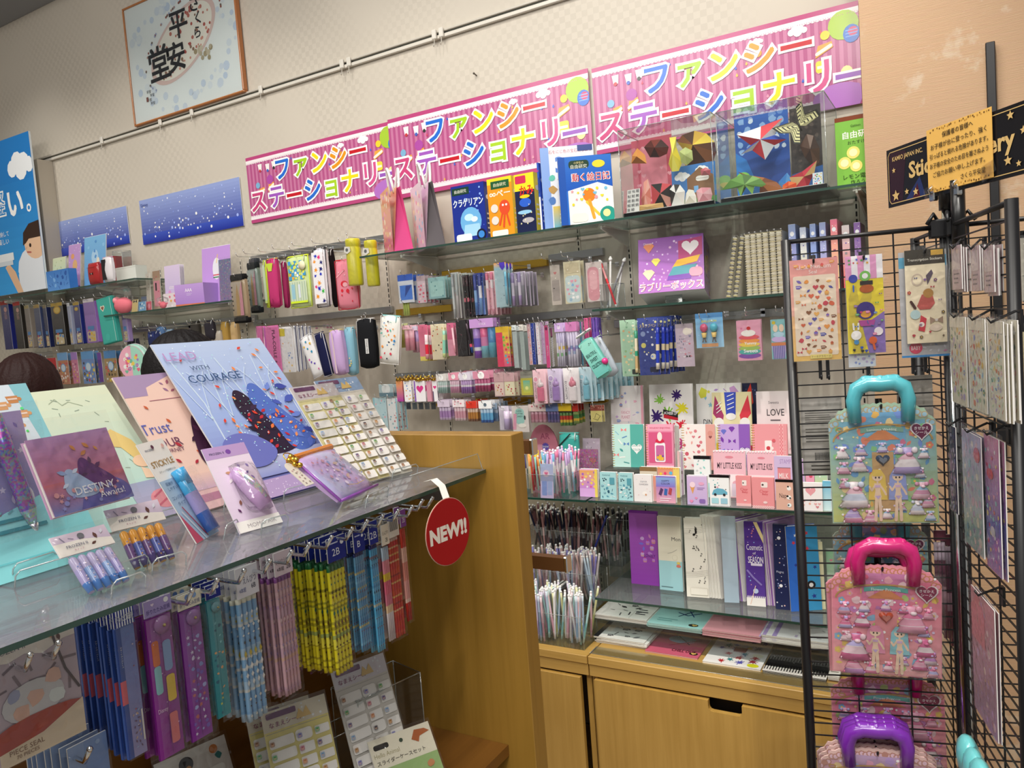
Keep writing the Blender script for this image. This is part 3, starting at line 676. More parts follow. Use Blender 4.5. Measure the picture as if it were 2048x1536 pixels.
# ================================================================ upper wall: picture, signs and banners
def flat_sign(name,label,cat,TL,TR,BL,Y,t,ops=None,fn=None,m='gloss',side='e8e4de',group=None,tw=0):
    A,B,D = at(*TL,Y=Y),at(*TR,Y=Y),at(*BL,Y=Y); w = B.x-A.x; h = A.z-D.z
    r = thing(name,label,cat,(A.x+w/2,Y+t,A.z-h),(0,tw,0),group)
    b = MB(); b.box(-w/2,-t,0,w/2,0,h,side); a = Art(b,(-w/2,-t,0),w=w,h=h,eps=.0003)
    if ops: a.draw(ops)
    if fn: fn(a,w,h)
    b.build('printed_board',m,r); return r,w,h
def calligraphy(a,w,h):
    rnd = random.Random(3); a.rect(0,0,w,h,'dfe2e2'); a.k += 1
    for i in range(70):
        t = rnd.uniform(0,2*PI); q = rnd.uniform(.38,.5); a.circ(w*(.5+q*math.cos(t)),h*(.5+q*math.sin(t)),w*rnd.uniform(.01,.03),mix('dfe2e2','b9c6dc',rnd.uniform(.2,.9)),n=8)
    a.k += 1; R = []
    for i in range(40):
        t = 2*PI*i/40; x,y = .38*math.cos(t),.215*math.sin(t); c,s = math.cos(.75),math.sin(.75); R.append((w*(.52+x*c-y*s),h*(.55+(x*s+y*c))))
    a.poly(R,'d5b9b4'); a.k += 1; a.poly([(w*.52+(x-w*.52)*.9,h*.55+(y-h*.55)*.9) for x,y in R],'e6e0d6'); a.k += 1
    for i in range(70):
        t = rnd.uniform(0,2*PI); q = rnd.uniform(.3,.95); x,y = .36*q*math.cos(t),.2*q*math.sin(t); c,s = math.cos(.75),math.sin(.75)
        a.circ(w*(.52+x*c-y*s),h*(.55+x*s+y*c),w*rnd.uniform(.006,.013),rnd.choice(['a8504a','c98a7a','8a6a58','b5695e']),n=7)
    for i in range(46):
        t = rnd.uniform(-.6,3.4); x,y = .43*math.cos(t),.27*math.sin(t); c,s = math.cos(.75),math.sin(.75)
        a.circ(w*(.52+x*c-y*s),h*(.55+x*s+y*c),w*.008,rnd.choice(['8c4a40','9aa0c0','6b5a50','b08a80']),n=6)
    for i in range(14): a.circ(w*rnd.uniform(.6,.78),h*rnd.uniform(.34,.46),w*rnd.uniform(.01,.018),mix('9a8a6a','c8beaa',rnd.random()),n=8)
    a.k += 1; K = '24262c'
    for ch,x,y,hh,q in (('さ',.66,.82,.13,-.1),('く',.68,.69,.10,.1),('ら',.665,.58,.09,0),('平',.50,.70,.22,0),('安',.45,.45,.24,.05),('堂',.29,.45,.28,.03)):
        a.text(ch,x*w,y*h,hh*h,K,bold=.028 if hh > .15 else .022,rot=q)
    for i in range(4): a.text('平安',.16*w+.03*w*(i % 2),(.24-.035*i)*h,.03*h,'44444a')
    a.rect(.13*w,.16*h,.15*w,.2*h,'7a4a44')
Y_ = WY-.03
r,w,h = flat_sign('framed_calligraphy','copper-framed calligraphy of black brush characters above the picture rail','picture',(248,22),(466,-30),(271,250),WY-.028,.022,fn=calligraphy)
b = MB(); k = .011
for x0,z0,x1,z1 in ((-w/2-k,-k,w/2+k,0),(-w/2-k,h,w/2+k,h+k),(-w/2-k,0,-w/2,h),(w/2,0,w/2+k,h)): b.box(x0,-.03,z0,x1,0,z1,'b07040',.003)
b.build('picture_frame','gloss',r)
g = MB(); g.face([(-w/2,-.0295,0),(w/2,-.0295,0),(w/2,-.0295,h),(-w/2,-.0295,h)],'ffffff'); g.build('picture_glass','acrylic',r)
def banner(a,w,h):
    P = 'b5578a'; a.rect(0,0,w,h,'c97ba4'); a.k += 1; n = 38
    for i in range(n): a.rect(w*i/n,0,w*(i+.5)/n,h,P)
    a.k += 1; a.rect(0,0,w,h*.05,'bc4a80'); a.rect(0,h*.95,w,h,'bc4a80'); a.k += 1
    m = 64
    for i in range(m):
        for y,s in ((h*.95,-1),(h*.05,1)): a.circ(w*(i+.5)/m,y+s*h*.035,w/m*.62,'f6eef2',n=8)
    a.k += 1; a.rect(0,h*.915,w,h*.95,'f6eef2'); a.rect(0,h*.05,w,h*.085,'f6eef2'); a.k += 1
    for i in range(m*2): a.circ(w*(i+.5)/m/2,h*.903,w*.0016,'d98ab0',n=5); a.circ(w*(i+.5)/m/2,h*.097,w*.0016,'d98ab0',n=5)
    for x,y,q in ((.285,.83,.013),(.66,.84,.014),(.80,.845,.022)): a.cloud(x*w,y*h,q*w,'ffffff')
    for x,y,c in ((.10,.86,'c8404a'),(.155,.84,'4a66c0'),(.2,.86,'3a3a3a')): a.poly([(w*(x-.014),h*y),(w*(x-.008),h*(y-.1)),(w*(x+.012),h*(y-.1)),(w*(x+.016),h*y)],'f4f0f0'); a.k += 1; a.circ(w*x,h*(y-.1),w*.008,c,n=8); a.k -= 1
    a.circ(.95*w,.80*h,.05*w,'a9cc3c',n=16); a.k += 1; a.circ(.975*w,.70*h,.027*w,'2f6fd0',ry=.031*w,n=14); a.circ(1.0*w-.02*w,.72*h,.016*w,'d83a70',n=10)
    for i in range(3): a.rect(.956*w,(.67+.03*i)*h,.994*w,(.68+.03*i)*h,'84aef0')
    for x,y,s in ((.885,.58,1),(.17,.47,.8),(.10,.42,.8)):                       # little filled buns
        a.poly([(w*(x-.03*s),h*(y-.05)),(w*(x+.03*s),h*(y+.03)),(w*(x+.026*s),h*(y+.09)),(w*(x-.02*s),h*(y+.07))],'f0a848'); a.k += 1; a.stroke([(w*(x-.024*s),h*(y-.01)),(w*(x+.022*s),h*(y+.05))],h*.035,'fff4e0'); a.k -= 1
    a.rrect(.855*w,.38*h,.905*w,.5*h,.01*w,'f4dd4a'); a.k += 1; a.rect(.86*w,.42*h,.9*w,.45*h,'fff6e0'); a.k -= 1
    a.circ(.89*w,.74*h,.016*w,'f2d43a',n=12); a.circ(.955*w,.33*h,.02*w,'f5e9a0',ry=.024*w,n=12); a.circ(.93*w,.1*h,.09*w,'b574c8',ry=.05*w,n=16)
    a.circ(.075*w,.55*h,.016*w,'7fb4d8',n=10); a.circ(.165*w,.6*h,.024*w,'b050a8',n=10); a.circ(.66*w,.72*h,.014*w,'e09a3a',n=10)
    rnd = random.Random(5)
    for i in range(22): a.poly([(w*(x_+dx),h*(y_+dy)) for x_,y_ in [(rnd.uniform(.2,.9),rnd.uniform(.12,.85))] for dx,dy in ((0,.03),(-.005,0),(0,-.012),(.005,0))],rnd.choice(['e8b84a','4a6ad0','d04a6a','e8a0b8']))
    a.k += 2
    T3 = at(1183,138,Y=WY-.012)
    L1 = (('フ',1313,159,'2a6fd6'),('ァ',1380,150,'a6d22c'),('ン',1448,130,'f0e022'),('シ',1518,113,'e89a20'),('ー',1592,91,'c8202c'),('ス',1223,253,'cc4a80'),('テ',1288,236,'a45cc4'),('ー',1351,226,'c81f2e'),('シ',1419,208,'2a6fd6'),('ョ',1487,203,'aad42c'),('ナ',1558,176,'f2e020'),('リ',1636,154,'d85a94'),('ー',1704,149,'9a5cc0'))
    for ch,px,py,c in L1:
        p = at(px,py,Y=WY-.012); x,y = p.x-T3.x,h+p.z-T3.z; em = .126
        for dk,bo,cc,sx,sy in ((0,.085,'ffffff',0,0),(1,0,c,.02,.02),(1.1,0,c,-.02,.02),(1.2,0,c,.02,-.02),(1.3,0,c,-.02,-.02)):
            a.k += dk; vs,fs,x0,y0,x1,y1 = text_mesh(ch,bo)
            a.mb.mesh([a.p(x+(v.x-(x0+x1)/2+sx)*em,y+(v.y-(y0+y1)/2+sy)*em) for v in vs],fs,cc); a.k -= dk
bl = 'pink striped shop banner with katakana lettering '
b1 = flat_sign('shop_banner',bl+'above the coloured pen cases','banner',(491,317),(791,243),(505,447),WY-.008,.004,fn=banner,side='c66a98',group='pink striped shop banners')
b2 = flat_sign('shop_banner',bl+'behind the two paper bags','banner',(775,240),(1175,134),(791,399),WY-.014,.004,fn=banner,side='c66a98',group='pink striped shop banners')
b3 = flat_sign('shop_banner',bl+'behind the clear display cases','banner',(1183,138),(1716,1),(1199,309),WY-.014,.004,fn=banner,side='c66a98',group='pink striped shop banners')
blue = [('g','9aabe0','1c2f9c'),('s','star','eef2ff b8c8ff ffffff',36,.009),('s','dot','8fa6f0 c8d6ff',50,.004),('g','3f58c0','1c2f9c',0,0,1,.22),('s','star dot','ffffff a8bcff',36,.01,.02,.02,.98,.5),('t','Disney',.055,.87,.085,'3a4a90',.09)]
flat_sign('star_banner','blue starry banner on the wall behind the lavender folder','banner',(278,402),(478,354),(288,490),WY-.008,.004,blue,side='dfe2ee',group='blue starry banners')
flat_sign('star_banner','blue starry banner half hidden behind the pastel folders','banner',(92,450),(252,412),(100,518),WY-.008,.004,blue,side='dfe2ee',group='blue starry banners')
def childposter(a,w,h):
    a.rect(0,0,w,h,'1f7cc8'); a.k += 1
    for i in range(10): a.rect(0,h*i/14,w,h*(i+1)/14,mix('3aa0e4','1f7cc8',i/10))
    a.k += 1; a.cloud(w*.92,h*.80,w*.06,'f2f6fa'); a.cloud(w*.5,h*.9,w*.05,'f2f6fa')
    a.k += 1
    for t,x,y,q in (('軽',.73,.60,.17),('い',.855,.58,.15),('。',.945,.53,.05)):
        a.text(t,x*w,y*h,q*h,'ffffff',bold=.05)
    a.k += 1; a.text('軽',.73*w,.60*h,.16*h,'2f8ad0',bold=-.005); a.text('収納して',.74*w,.40*h,.035*h,'ffffff'); a.text('楽しい',.74*w,.35*h,.04*h,'ffffff')
    # a child holding up a white box
    a.k += 1; a.circ(.97*w,.14*h,.15*w,'e6ebf2',ry=.16*h,n=16); a.rect(.82*w,0,w,.12*h,'e6ebf2'); a.k += 1
    a.circ(.96*w,.30*h,.075*w,'ecc4a2',ry=.10*h,n=18); a.k += 1; a.poly([(w*x,h*y) for x,y in ((1,.44),(.93,.43),(.885,.38),(.875,.30),(.895,.31),(.92,.335),(1,.335))],'3a261c')
    a.circ(.925*w,.292*h,.008*w,'2a1a14',n=8); a.stroke([(w*.90,h*.252),(w*.925,h*.247)],.006*w,'b8605a'); a.stroke([(w*.9,h*.285),(w*.895,h*.272)],.004*w,'d8a888')
    a.poly([(w*x,h*y) for x,y in ((.80,.0),(.84,.0),(.80,.14),(.76,.2),(.73,.18))],'e8bd98'); a.rect(.66*w,.22*h,.80*w,.27*h,'eef2f4'); a.rect(.68*w,.19*h,.79*w,.22*h,'d4dde4')
flat_sign('wall_poster','blue poster of a child with a white box and cloud','poster',(-190,350),(62,310),(-170,620),2.80,.012,fn=childposter,m='print',side='dfe8ee')
b = MB(); p = at(80,330,Y=2.9); b.box(p.x-.02,2.85,1.0,p.x+.06,WY-.002,RZ-.022,'b9b0a2'); struct('trim_12',b,'print')
b = MB(); q = at(953,151,Y=WY); b.tube([(0,0,0),(0,-.02,.004)],.003,'6a6258',6); b.ball((0,-.021,.004),.005,'5a5248',6,4); tag(b.build('wall_nail','plastic',loc=(q.x,WY,q.z)),'small bare nail left in the upper wall','nail')
# ================================================================ goods on the long glass shelf
def paper_bag(label,px,py,Y,gw,wd,h,gus,side,ops):
    p = at(px,py,Y=Y); r = thing('paper_bag',label,'bag',(p.x,Y,ZT+.0003),(0,0,math.radians(50)),'gift bags on the long glass shelf')
    b = MB(); g = gw/2; t = gw*.10; D = wd
    F = [(-g,0,0),(g,0,0),(g,D,0),(-g,D,0)]; T = [(-t,.004,h),(t,.004,h),(t,D-.004,h),(-t,D-.004,h)]
    b.face([F[3],F[0],T[0],T[3]],side); b.face([F[1],F[2],T[2],T[1]],side); b.face(F[::-1],gus)
    m = (0,-.002,h*.22); mt = (0,.03,h)
    for s in (0,1):
        y = 0 if not s else D; q = 1 if not s else -1
        a0,a1 = ((-g,y,0),(g,y,0)); t0,t1 = ((-t,y+q*.004,h),(t,y+q*.004,h)); mm = (0,y+q*.012,h*.3); m2 = (0,y+q*.04,h)
        for f in ([a0,a1,mm],[a0,mm,m2,t0],[a1,t1,m2,mm]): b.face(f if not s else f[::-1],gus)
    Art(b,(-g-.0006,D,0),(0,-1,0),(.0,0,1),w=D,h=h).draw(ops,3)
    b.build('bag_body','gloss',r)
    for s in (-1,1):
        k = MB(); pts = [(s*t,D*.3,h-.02)]+[(s*(t+.006+.01*math.sin(PI*i/10)),D*(.3+.4*i/10),h+.02+.075*math.sin(PI*i/10)) for i in range(11)]+[(s*t,D*.7,h-.02)]
        k.tube(pts,.006,'f2f0ee',6); k.build('ribbon_handle','fabric',r)
    return r
paper_bag('pink paper gift bag with orange side and white handles',808,500,2.70,.088,.2,.285,'d8528c','e8a06a',[('g','f0b070','e0608a'),('s','star blob heart','f8d080 ff9ab8 c86ad0 fff0d0',26,.07)])
paper_bag('dark grey paper gift bag with white handles',872,492,2.72,.088,.2,.285,'6a6468','e2c4d8',[('g','f4e6ee','d8b0cc'),('s','star blob heart','f4a0c0 a0d0f0 fff0d0',26,.07)])
kit = 'science kit box standing on the long glass shelf'
KB = [
 ('dark blue jellyfish lamp kit box beside the grey gift bag',(901,375),(976,486),2.72,.05,'1c2f8c',[('bg','1d3192'),('s','star dot','4f6ae0 8fb4ff',16,.03),('r',.03,.84,.55,.96,'1e4030'),('t','自由研究',.29,.90,.06,'f4f6e8',.44),('t','クラゲリアン',.5,.70,.13,'e6f4ff',.9,.03),('c',.55,.37,.32,'6fb4e8',.36),('p',[(.3,.12),(.85,.12),(.8,.32),(.36,.32)],'a8d8f4'),('c',.5,.44,.14,'c8ecff',.09),('c',.66,.4,.1,'e2f6ff',.07),('rr',.08,.03,.55,.17,'f0f2f4'),('c',.84,.13,.14,'1a1c3a'),('c',.84,.13,.09,'3f8ad8')]),
 ('orange octopus egg kit box in the row of boxes',(973,360),(1031,478),2.69,.05,'f2d822',[('bg','ee9a22'),('r',0,.9,1,1,'f2dc2a'),('r',.15,.82,.9,.95,'235a34'),('t','自由研究',.52,.885,.06,'f6f2d0',.7),('t','∞ペー',.5,.74,.1,'fff4e0',.85,.03),('c',.66,.5,.22,'e2502a',.26),('l',[(.55,.4),(.42,.22)],.07,'e2502a'),('l',[(.64,.38),(.58,.18)],.07,'e2502a'),('l',[(.74,.38),(.82,.2)],.07,'e2502a'),('c',.6,.54,.04,'ffffff'),('c',.74,.54,.04,'ffffff'),('c',.25,.5,.15,'e6e0d8'),('c',.25,.3,.15,'e6e0d8'),('rr',.1,.03,.75,.13,'f6f2e6')]),
 ('yellow and black frog kit box in the row of boxes',(1027,351),(1075,470),2.67,.05,'f4e02a',[('bg','1a2348'),('r',0,.72,1,1,'f4e02a'),('rr',.05,.84,.6,.97,'d0305a'),('t','かみ',.6,.72,.16,'d8281e',.7,.03),('c',.5,.52,.3,'2f62d0',.2),('c',.5,.62,.26,'f0d020',.08),('c',.45,.36,.36,'9ad0f0',.09),('c',.6,.22,.3,'b8b4b8',.12),('s','star','f4f0c0',8,.05,.05,.05,.95,.7)]),
 ('thin blue kit box edge-on in the row of boxes',(1073,326),(1086,462),2.66,.05,'2a50b8',[('bg','eef2f6'),('r',0,.5,1,1,'2b58c0'),('c',.5,.88,.3,'d8323a',.4),('ck',4,10,'1c2a50',.1,.55,.9,.78)]),
 ('white rainbow stone kit box with a large coloured number three',(1085,302),(1193,458),2.70,.055,'8aa8e0',[('bg','f2f4f6'),('t','石をにじ色の宝石にしよう',.56,.94,.045,'c04a5a',.8),('r',0,0,.16,1,'8fb0ea'),('t','3',.36,.78,.2,'5a8ad8',.4,.05),('s','blob','5a86c8 c8a060 6ac8b0 e0a0c0 8a7ad0',12,.09,.02,.25,.5,.7),('t','天然の',.75,.8,.1,'2a50b8',.4,.03),('g','f0d060','60b8d0',.18,0,.95,.28),('ln',3,'ffffff',.3,.05,.9,.2),('r',.7,.93,.98,1,'3a4a8a')]),
 ('blue moving picture diary kit box in front of the white one',(1120,321),(1227,455),2.645,.05,'2a62c4',[('bg','2f74d2'),('g','2f74d2','1f5ac0',0,.5,1,1),('r',0,0,.13,1,'2458b4'),('rr',.2,.82,.58,.94,'20402e'),('t','自由研究',.39,.85,.06,'f4f4e4',.34),('t','小学生の',.39,.905,.035,'f0e0a0',.3),('c',.76,.87,.12,'f2dc3a',.07),('t','動く絵日記',.6,.69,.12,'ffffff',.72,.06),('t','動く絵日記',.6,.69,.115,'c8303a',.7,.015),('p',[(.16,0),(1,0),(1,.52),(.72,.6),(.16,.5)],'eef2f0'),('c',.55,.42,.12,'e8862a',.13),('l',[(.5,.32),(.72,.12)],.05,'f2cc4a'),('l',[(.55,.34),(.62,.08)],.06,'f4a83a'),('c',.88,.12,.15,'2a9a8a'),('c',.86,.14,.07,'f2e4a0'),('rr',.2,.03,.5,.16,'f4f0e6'),('s','star dot heart','f0a0a8 f2dc3a 7ac0e0',14,.035,.2,.2,.95,.55)]),
]
for i,(lb,TL,BR,Y,d,sd,ops) in enumerate(KB):
    stood(carton(d,ops,i,sd,[('bg',sd),('ln',5,'f4f4f4',.2,.1,.8,.5),('c',.5,.75,.3,'f2f0ea',.2)]),'kit_box',lb,'box',TL,BR,Y,ZT,group='science kit boxes',rz=(math.radians(28) if i in (4,5) else 0))
gb = [('bg','7db84a'),('r',0,.94,1,1,'7a3a1c'),('t','自由研究',.56,.74,.1,'f6f8ee',.95,.02),('t','おたすけ',.5,.63,.05,'2a3a20',.6),('c',.42,.49,.16,'ece07a'),('c',.2,.36,.16,'ece07a'),('c',.48,.3,.15,'ece07a'),('c',.42,.49,.1,'f6f2b8'),('c',.2,.36,.1,'f6f2b8'),('c',.48,.3,.09,'f6f2b8'),('t','レモン電池',.5,.16,.07,'1e2a18',.7),('t','作ろう',.5,.08,.06,'1e2a18',.5),('t','Gakken',.5,.86,.03,'1e2a18',.3)]
stood(carton(.05,gb,3,'8fc25a'),'kit_box','green lemon battery kit box beside the wallpapered column','box',(1669,238),(1758,369),2.72,ZT,group='science kit boxes')
# ---------------------------------------------------------------- clear display cases with folded paper models
def case(label,TL,BR,Y,d):
    cx,z,w,h = put(TL,BR,Y); z = ZT+.0003; h = at(*TL,Y=Y).z-z
    r = thing('display_case',label,'display case',(cx,Y,z),(0,0,0),'clear cases of folded paper models')
    b = MB(); b.box(-w/2+.002,0,0,w/2-.002,d,.016,'1a1a1c',.002); b.build('base','plastic',r)
    a = MB(); a.box(-w/2+.01,.008,.016,w/2-.01,d-.008,.0185,'dcdad6'); a.build('liner','print',r)
    c = MB(); x0,x1,z1,z2 = -w/2,w/2,.004,h
    for f in ([(x0,0,z1),(x1,0,z1),(x1,0,z2),(x0,0,z2)],[(x1,d,z1),(x0,d,z1),(x0,d,z2),(x1,d,z2)],[(x0,d,z1),(x0,0,z1),(x0,0,z2),(x0,d,z2)],[(x1,0,z1),(x1,d,z1),(x1,d,z2),(x1,0,z2)],[(x0,0,z2),(x1,0,z2),(x1,d,z2),(x0,d,z2)]): c.face(f,'ffffff')
    c.build('clear_cover','acrylic',r)
    e = MB(); k = .0016
    for p,q in (((x0,0,z1),(x0,0,z2)),((x1,0,z1),(x1,0,z2)),((x0,d,z1),(x0,d,z2)),((x1,d,z1),(x1,d,z2)),((x0,0,z2),(x1,0,z2)),((x0,d,z2),(x1,d,z2)),((x0,0,z2),(x0,d,z2)),((x1,0,z2),(x1,d,z2))): e.tube([p,q],k,'ffffff',4)
    e.build('cover_edge','acrylic_edge',r); return r
case('clear display case of farm and food paper models on black base',(1235,262),(1430,405),2.64,.26)
case('clear display case with a paper butterfly on black base',(1431,226),(1656,380),2.64,.28)
Z3 = lambda x,y: (1050+x*.3418,y*.3418)
def paper_model(label,pts,Y,dep,cols,z=None,name='paper_model'):
    P = [at(*Z3(x,y),Y=Y) for x,y in pts]; n = len(P); zb = min(p.z for p in P); cx = sum(p.x for p in P)/n; cz = sum(p.z for p in P)/n
    zs = (ZT+.0195-zb) if z is None else z
    b = MB(); f = (0,-dep,cz-zb); k = (0,dep,cz-zb)
    for i in range(n):
        p,q = P[i],P[(i+1) % n]; A,B = (p.x-cx,0,p.z-zb),(q.x-cx,0,q.z-zb); c = cols[i % len(cols)]
        b.face([A,B,f],c); b.face([B,A,k],c)
    o = b.build(name,'print',loc=(cx,Y,zb+zs)); tag(o,label,'paper model','folded paper models in the clear cases'); return o
def backdrop(label,TL,BR,Y,ops,cx=None):
    cx,z,w,h = put(Z3(*TL),Z3(*BR),Y); r = thing('backdrop_card',label,'card',(cx,Y,ZT+.0195),(0,0,0)); board(r,w,at(*Z3(*TL),Y=Y).z-ZT-.0195,.003,ops,4)
    b = MB(); b.box(-w*.2,.003,0,w*.2,.03,.002,'cccccc'); b.build('card_foot','print',r)
M = paper_model
backdrop('pink backdrop card at the back of the farm model case',(620,830),(880,1180),2.84,[('bg','d05a6e'),('rr',.2,.25,.85,.9,'e68a9a'),('s','heart','f0a8b4',14,.06)])
backdrop('blue farm backdrop card with clouds behind the paper pig',(855,985),(1125,1180),2.78,[('bg','3f7cc0'),('cl',.25,.75,.12,'f2f4f4'),('cl',.7,.85,.1,'f2f4f4'),('p',[(.35,.2),(.95,.2),(.95,.7),(.65,.92),(.35,.7)],'8a6444'),('rr',.55,.6,.85,.72,'f2eee6'),('r',0,0,1,.22,'5a9a4a'),('r',.5,.35,.6,.5,'7ab0e0')])
M('dark red paper gem box in the farm model case',[(700,925),(740,885),(800,880),(845,925),(835,965),(790,985),(735,985)],2.78,.03,['5a2018','7a2c20','3c1612'],.04)
M('yellow paper vase in the farm model case',[(845,805),(885,800),(885,860),(920,950),(900,1000),(860,1005),(840,960),(858,870)],2.74,.022,['e8d84a','f0e668','d8c63a'],0)
M('yellow and brown paper dome in the farm model case',[(890,830),(920,790),(990,765),(1060,780),(1110,830),(1120,890),(1090,985),(940,1000),(930,880)],2.80,.05,['7a4a2a','4a2c1a','c8a03a','e2c84a','5c3620'],0)
M('pale green paper fan leaf in the farm model case',[(905,920),(940,895),(980,915),(985,970),(950,1000),(915,985)],2.71,.012,['b8c27a','a8b468'],.02)
M('orange paper cone in the farm model case',[(660,915),(705,955),(715,1005),(625,1005),(630,960)],2.76,.02,['d88a3a','e8a04c','b8702a'],.03)
M('pink paper shrimp in the farm model case',[(690,1010),(715,990),(728,1040),(735,1110),(725,1180),(690,1185),(675,1110),(688,1050)],2.70,.012,['e89a8a','f0b4a4','d8806e'])
M('black and red paper sushi roll in the farm model case',[(735,1050),(800,1042),(855,1048),(862,1130),(835,1190),(745,1185)],2.70,.03,['1a1a1a','c84a50','2c2626','e0a090'])
M('wooden-coloured paper tray in the farm model case',[(635,1185),(805,1165),(812,1195),(640,1222)],2.67,.012,['d8b478','c49a5c'])
M('black and white paper cow in the farm model case',[(845,1090),(870,1060),(905,1062),(935,1100),(930,1185),(855,1190)],2.69,.02,['f2f0ec','2a2a2a','f2f0ec','e8e0da'])
M('cream paper llama in the farm model case',[(940,1110),(955,1085),(985,1090),(1000,1125),(1005,1172),(930,1180)],2.70,.018,['f0ece0','e2dccb','f6f4ec'])
M('pink paper pig in the farm model case',[(1000,1090),(1030,1070),(1085,1070),(1095,1110),(1085,1158),(1010,1165)],2.71,.025,['e8a8b0','d8909a','f0bcc2'])
M('red paper piglet behind the paper pig',[(1030,1045),(1060,1030),(1090,1045),(1085,1075),(1035,1078)],2.735,.02,['d8707a','e08890'],.03)
cx,z,w,h = put(Z3(585,1095),Z3(668,1225),2.66); r = thing('character_card','white card with a grid of printed kanji in the farm case','card',(cx,2.66,ZT+.0195),(-.25,0,0))
board(r,w,h,.001,[('bg','d8d6d2')]+[('t',c,.18+.32*(i % 3),.9-.2*(i//3),.14,'3a3a40',.28) for i,c in enumerate('嬉悔羅鮎鮭鮪崎飴絢鰯鯛蛸嵐鱒')],1,name='card_face')
backdrop('sky blue backdrop card behind the paper star glider',(1222,700),(1560,1110),2.84,[('g','2f66c0','1a3a86'),('s','blob','8fb8ea d8e8f8',24,.07,0,.55,1,1),('p',[(0,0),(.5,0),(.2,.5),(0,.6)],'2a7ac8'),('c',.12,.3,.13,'8ad060',.1),('c',.12,.24,.12,'e8d860',.06)])
backdrop('dark rough backdrop card behind the paper butterfly',(1545,640),(1750,1110),2.83,[('bg','3a3230'),('s','blob','4a403c 2a2424 5a4e48',60,.07),('p',[(0,0),(1,0),(1,.3),(0,.24)],'2c62a8')])
M('red white and blue paper star glider',[(1240,790),(1380,740),(1510,690),(1460,790),(1530,815),(1460,850),(1405,935),(1330,880),(1260,905),(1320,850)],2.77,.03,['e8ecf2','d8404a','f2f2f4','2a4aa8','c8303a'],-.0)
def wings(px,py,s,Y):
    p = at(*Z3(px,py),Y=Y); b = MB(); rnd = random.Random(2)
    for q,pts in ((1,[(0,0),(.2,.9),(.55,1.0),(.45,.35),(1,.25),(1.05,-.1),(.3,-.2)]),(-1,[(0,0),(.25,.35),(1.15,.5),(.95,.1),(.5,-.15),(.55,-.7),(.3,-.85),(.1,-.3)])):
        P = [(q*x*s,-.012*abs(x),y*s) for x,y in pts]; b.face(P if q > 0 else P[::-1],'ddd6a0')
        for t,dt in ((.25,.05),(.42,.05),(.60,.05),(.78,.05),(.9,.1)):
            for k in range(1,len(P)-1):
                a,c,o = Vector(P[k]),Vector(P[k+1]),Vector((0,0,0)); e = Vector((0,-.0008,0))
                f = [o.lerp(a,t)+e,o.lerp(c,t)+e,o.lerp(c,t+dt)+e,o.lerp(a,t+dt)+e]; b.face(f if q > 0 else f[::-1],'1c1c18')
    b.tube([(0,-.004,-.3*s),(0,-.006,.25*s)],[.003,.004],'2a2824',6)
    o = b.build('paper_butterfly','print',loc=p,rot=(0,-.35,0)); tag(o,'cream and black striped paper butterfly in the clear case','paper model')
wings(1605,735,.068,2.76)
M('green paper dinosaur standing in the butterfly case',[(1150,1100),(1200,1040),(1270,1005),(1330,1015),(1375,1030),(1410,1065),(1385,1080),(1345,1068),(1330,1125),(1305,1075),(1280,1085),(1262,1140),(1240,1080),(1200,1075)],2.69,.018,['5a8a3a','6ea04a','4a7430','85b45c'])
M('brown long-necked paper dinosaur in the butterfly case',[(1240,965),(1300,985),(1400,1000),(1470,1025),(1510,1065),(1440,1100),(1370,1100),(1380,1050),(1310,1010)],2.74,.016,['9a5a30','b06c3c','7c4424'])
M('red patterned paper sail boat in the butterfly case',[(1545,985),(1620,950),(1705,885),(1690,960),(1670,1000),(1650,1050),(1570,1055)],2.72,.018,['b02a3a','c83c4a','d8b27a','8a1e2c'])
M('orange paper fish in the butterfly case',[(1505,1045),(1540,1020),(1585,1030),(1588,1060),(1540,1075),(1505,1072)],2.70,.012,['d84a24','e8703a'])
M('dark brown paper beetle figure in the butterfly case',[(1610,890),(1650,820),(1690,830),(1725,900),(1725,985),(1690,1010),(1640,960)],2.77,.018,['4a3226','5c4030','382620'],.02)
M('blue paper rock in the butterfly case',[(1270,1000),(1310,960),(1370,965),(1395,1010),(1390,1060),(1280,1060)],2.79,.015,['3a7ac0','4f8cd0','2a62a4'])
M('blue paper wave in the butterfly case',[(1480,1000),(1530,945),(1560,985),(1570,1060),(1490,1065)],2.76,.015,['3a7ac0','5a9ad8','2a62a4'])
cx,z,w,h = put(Z3(1680,990),Z3(1742,1052),2.665); r = thing('photo_card','small card of tiny model photos in the butterfly case','card',(cx,2.665,ZT+.0195),(-.1,0,0))
board(r,w,h,.001,[('bg','dfe6ee'),('s','blob','d84a50 4a7ad0 e0c04a 5aa05a',16,.09)],2,name='card_face')
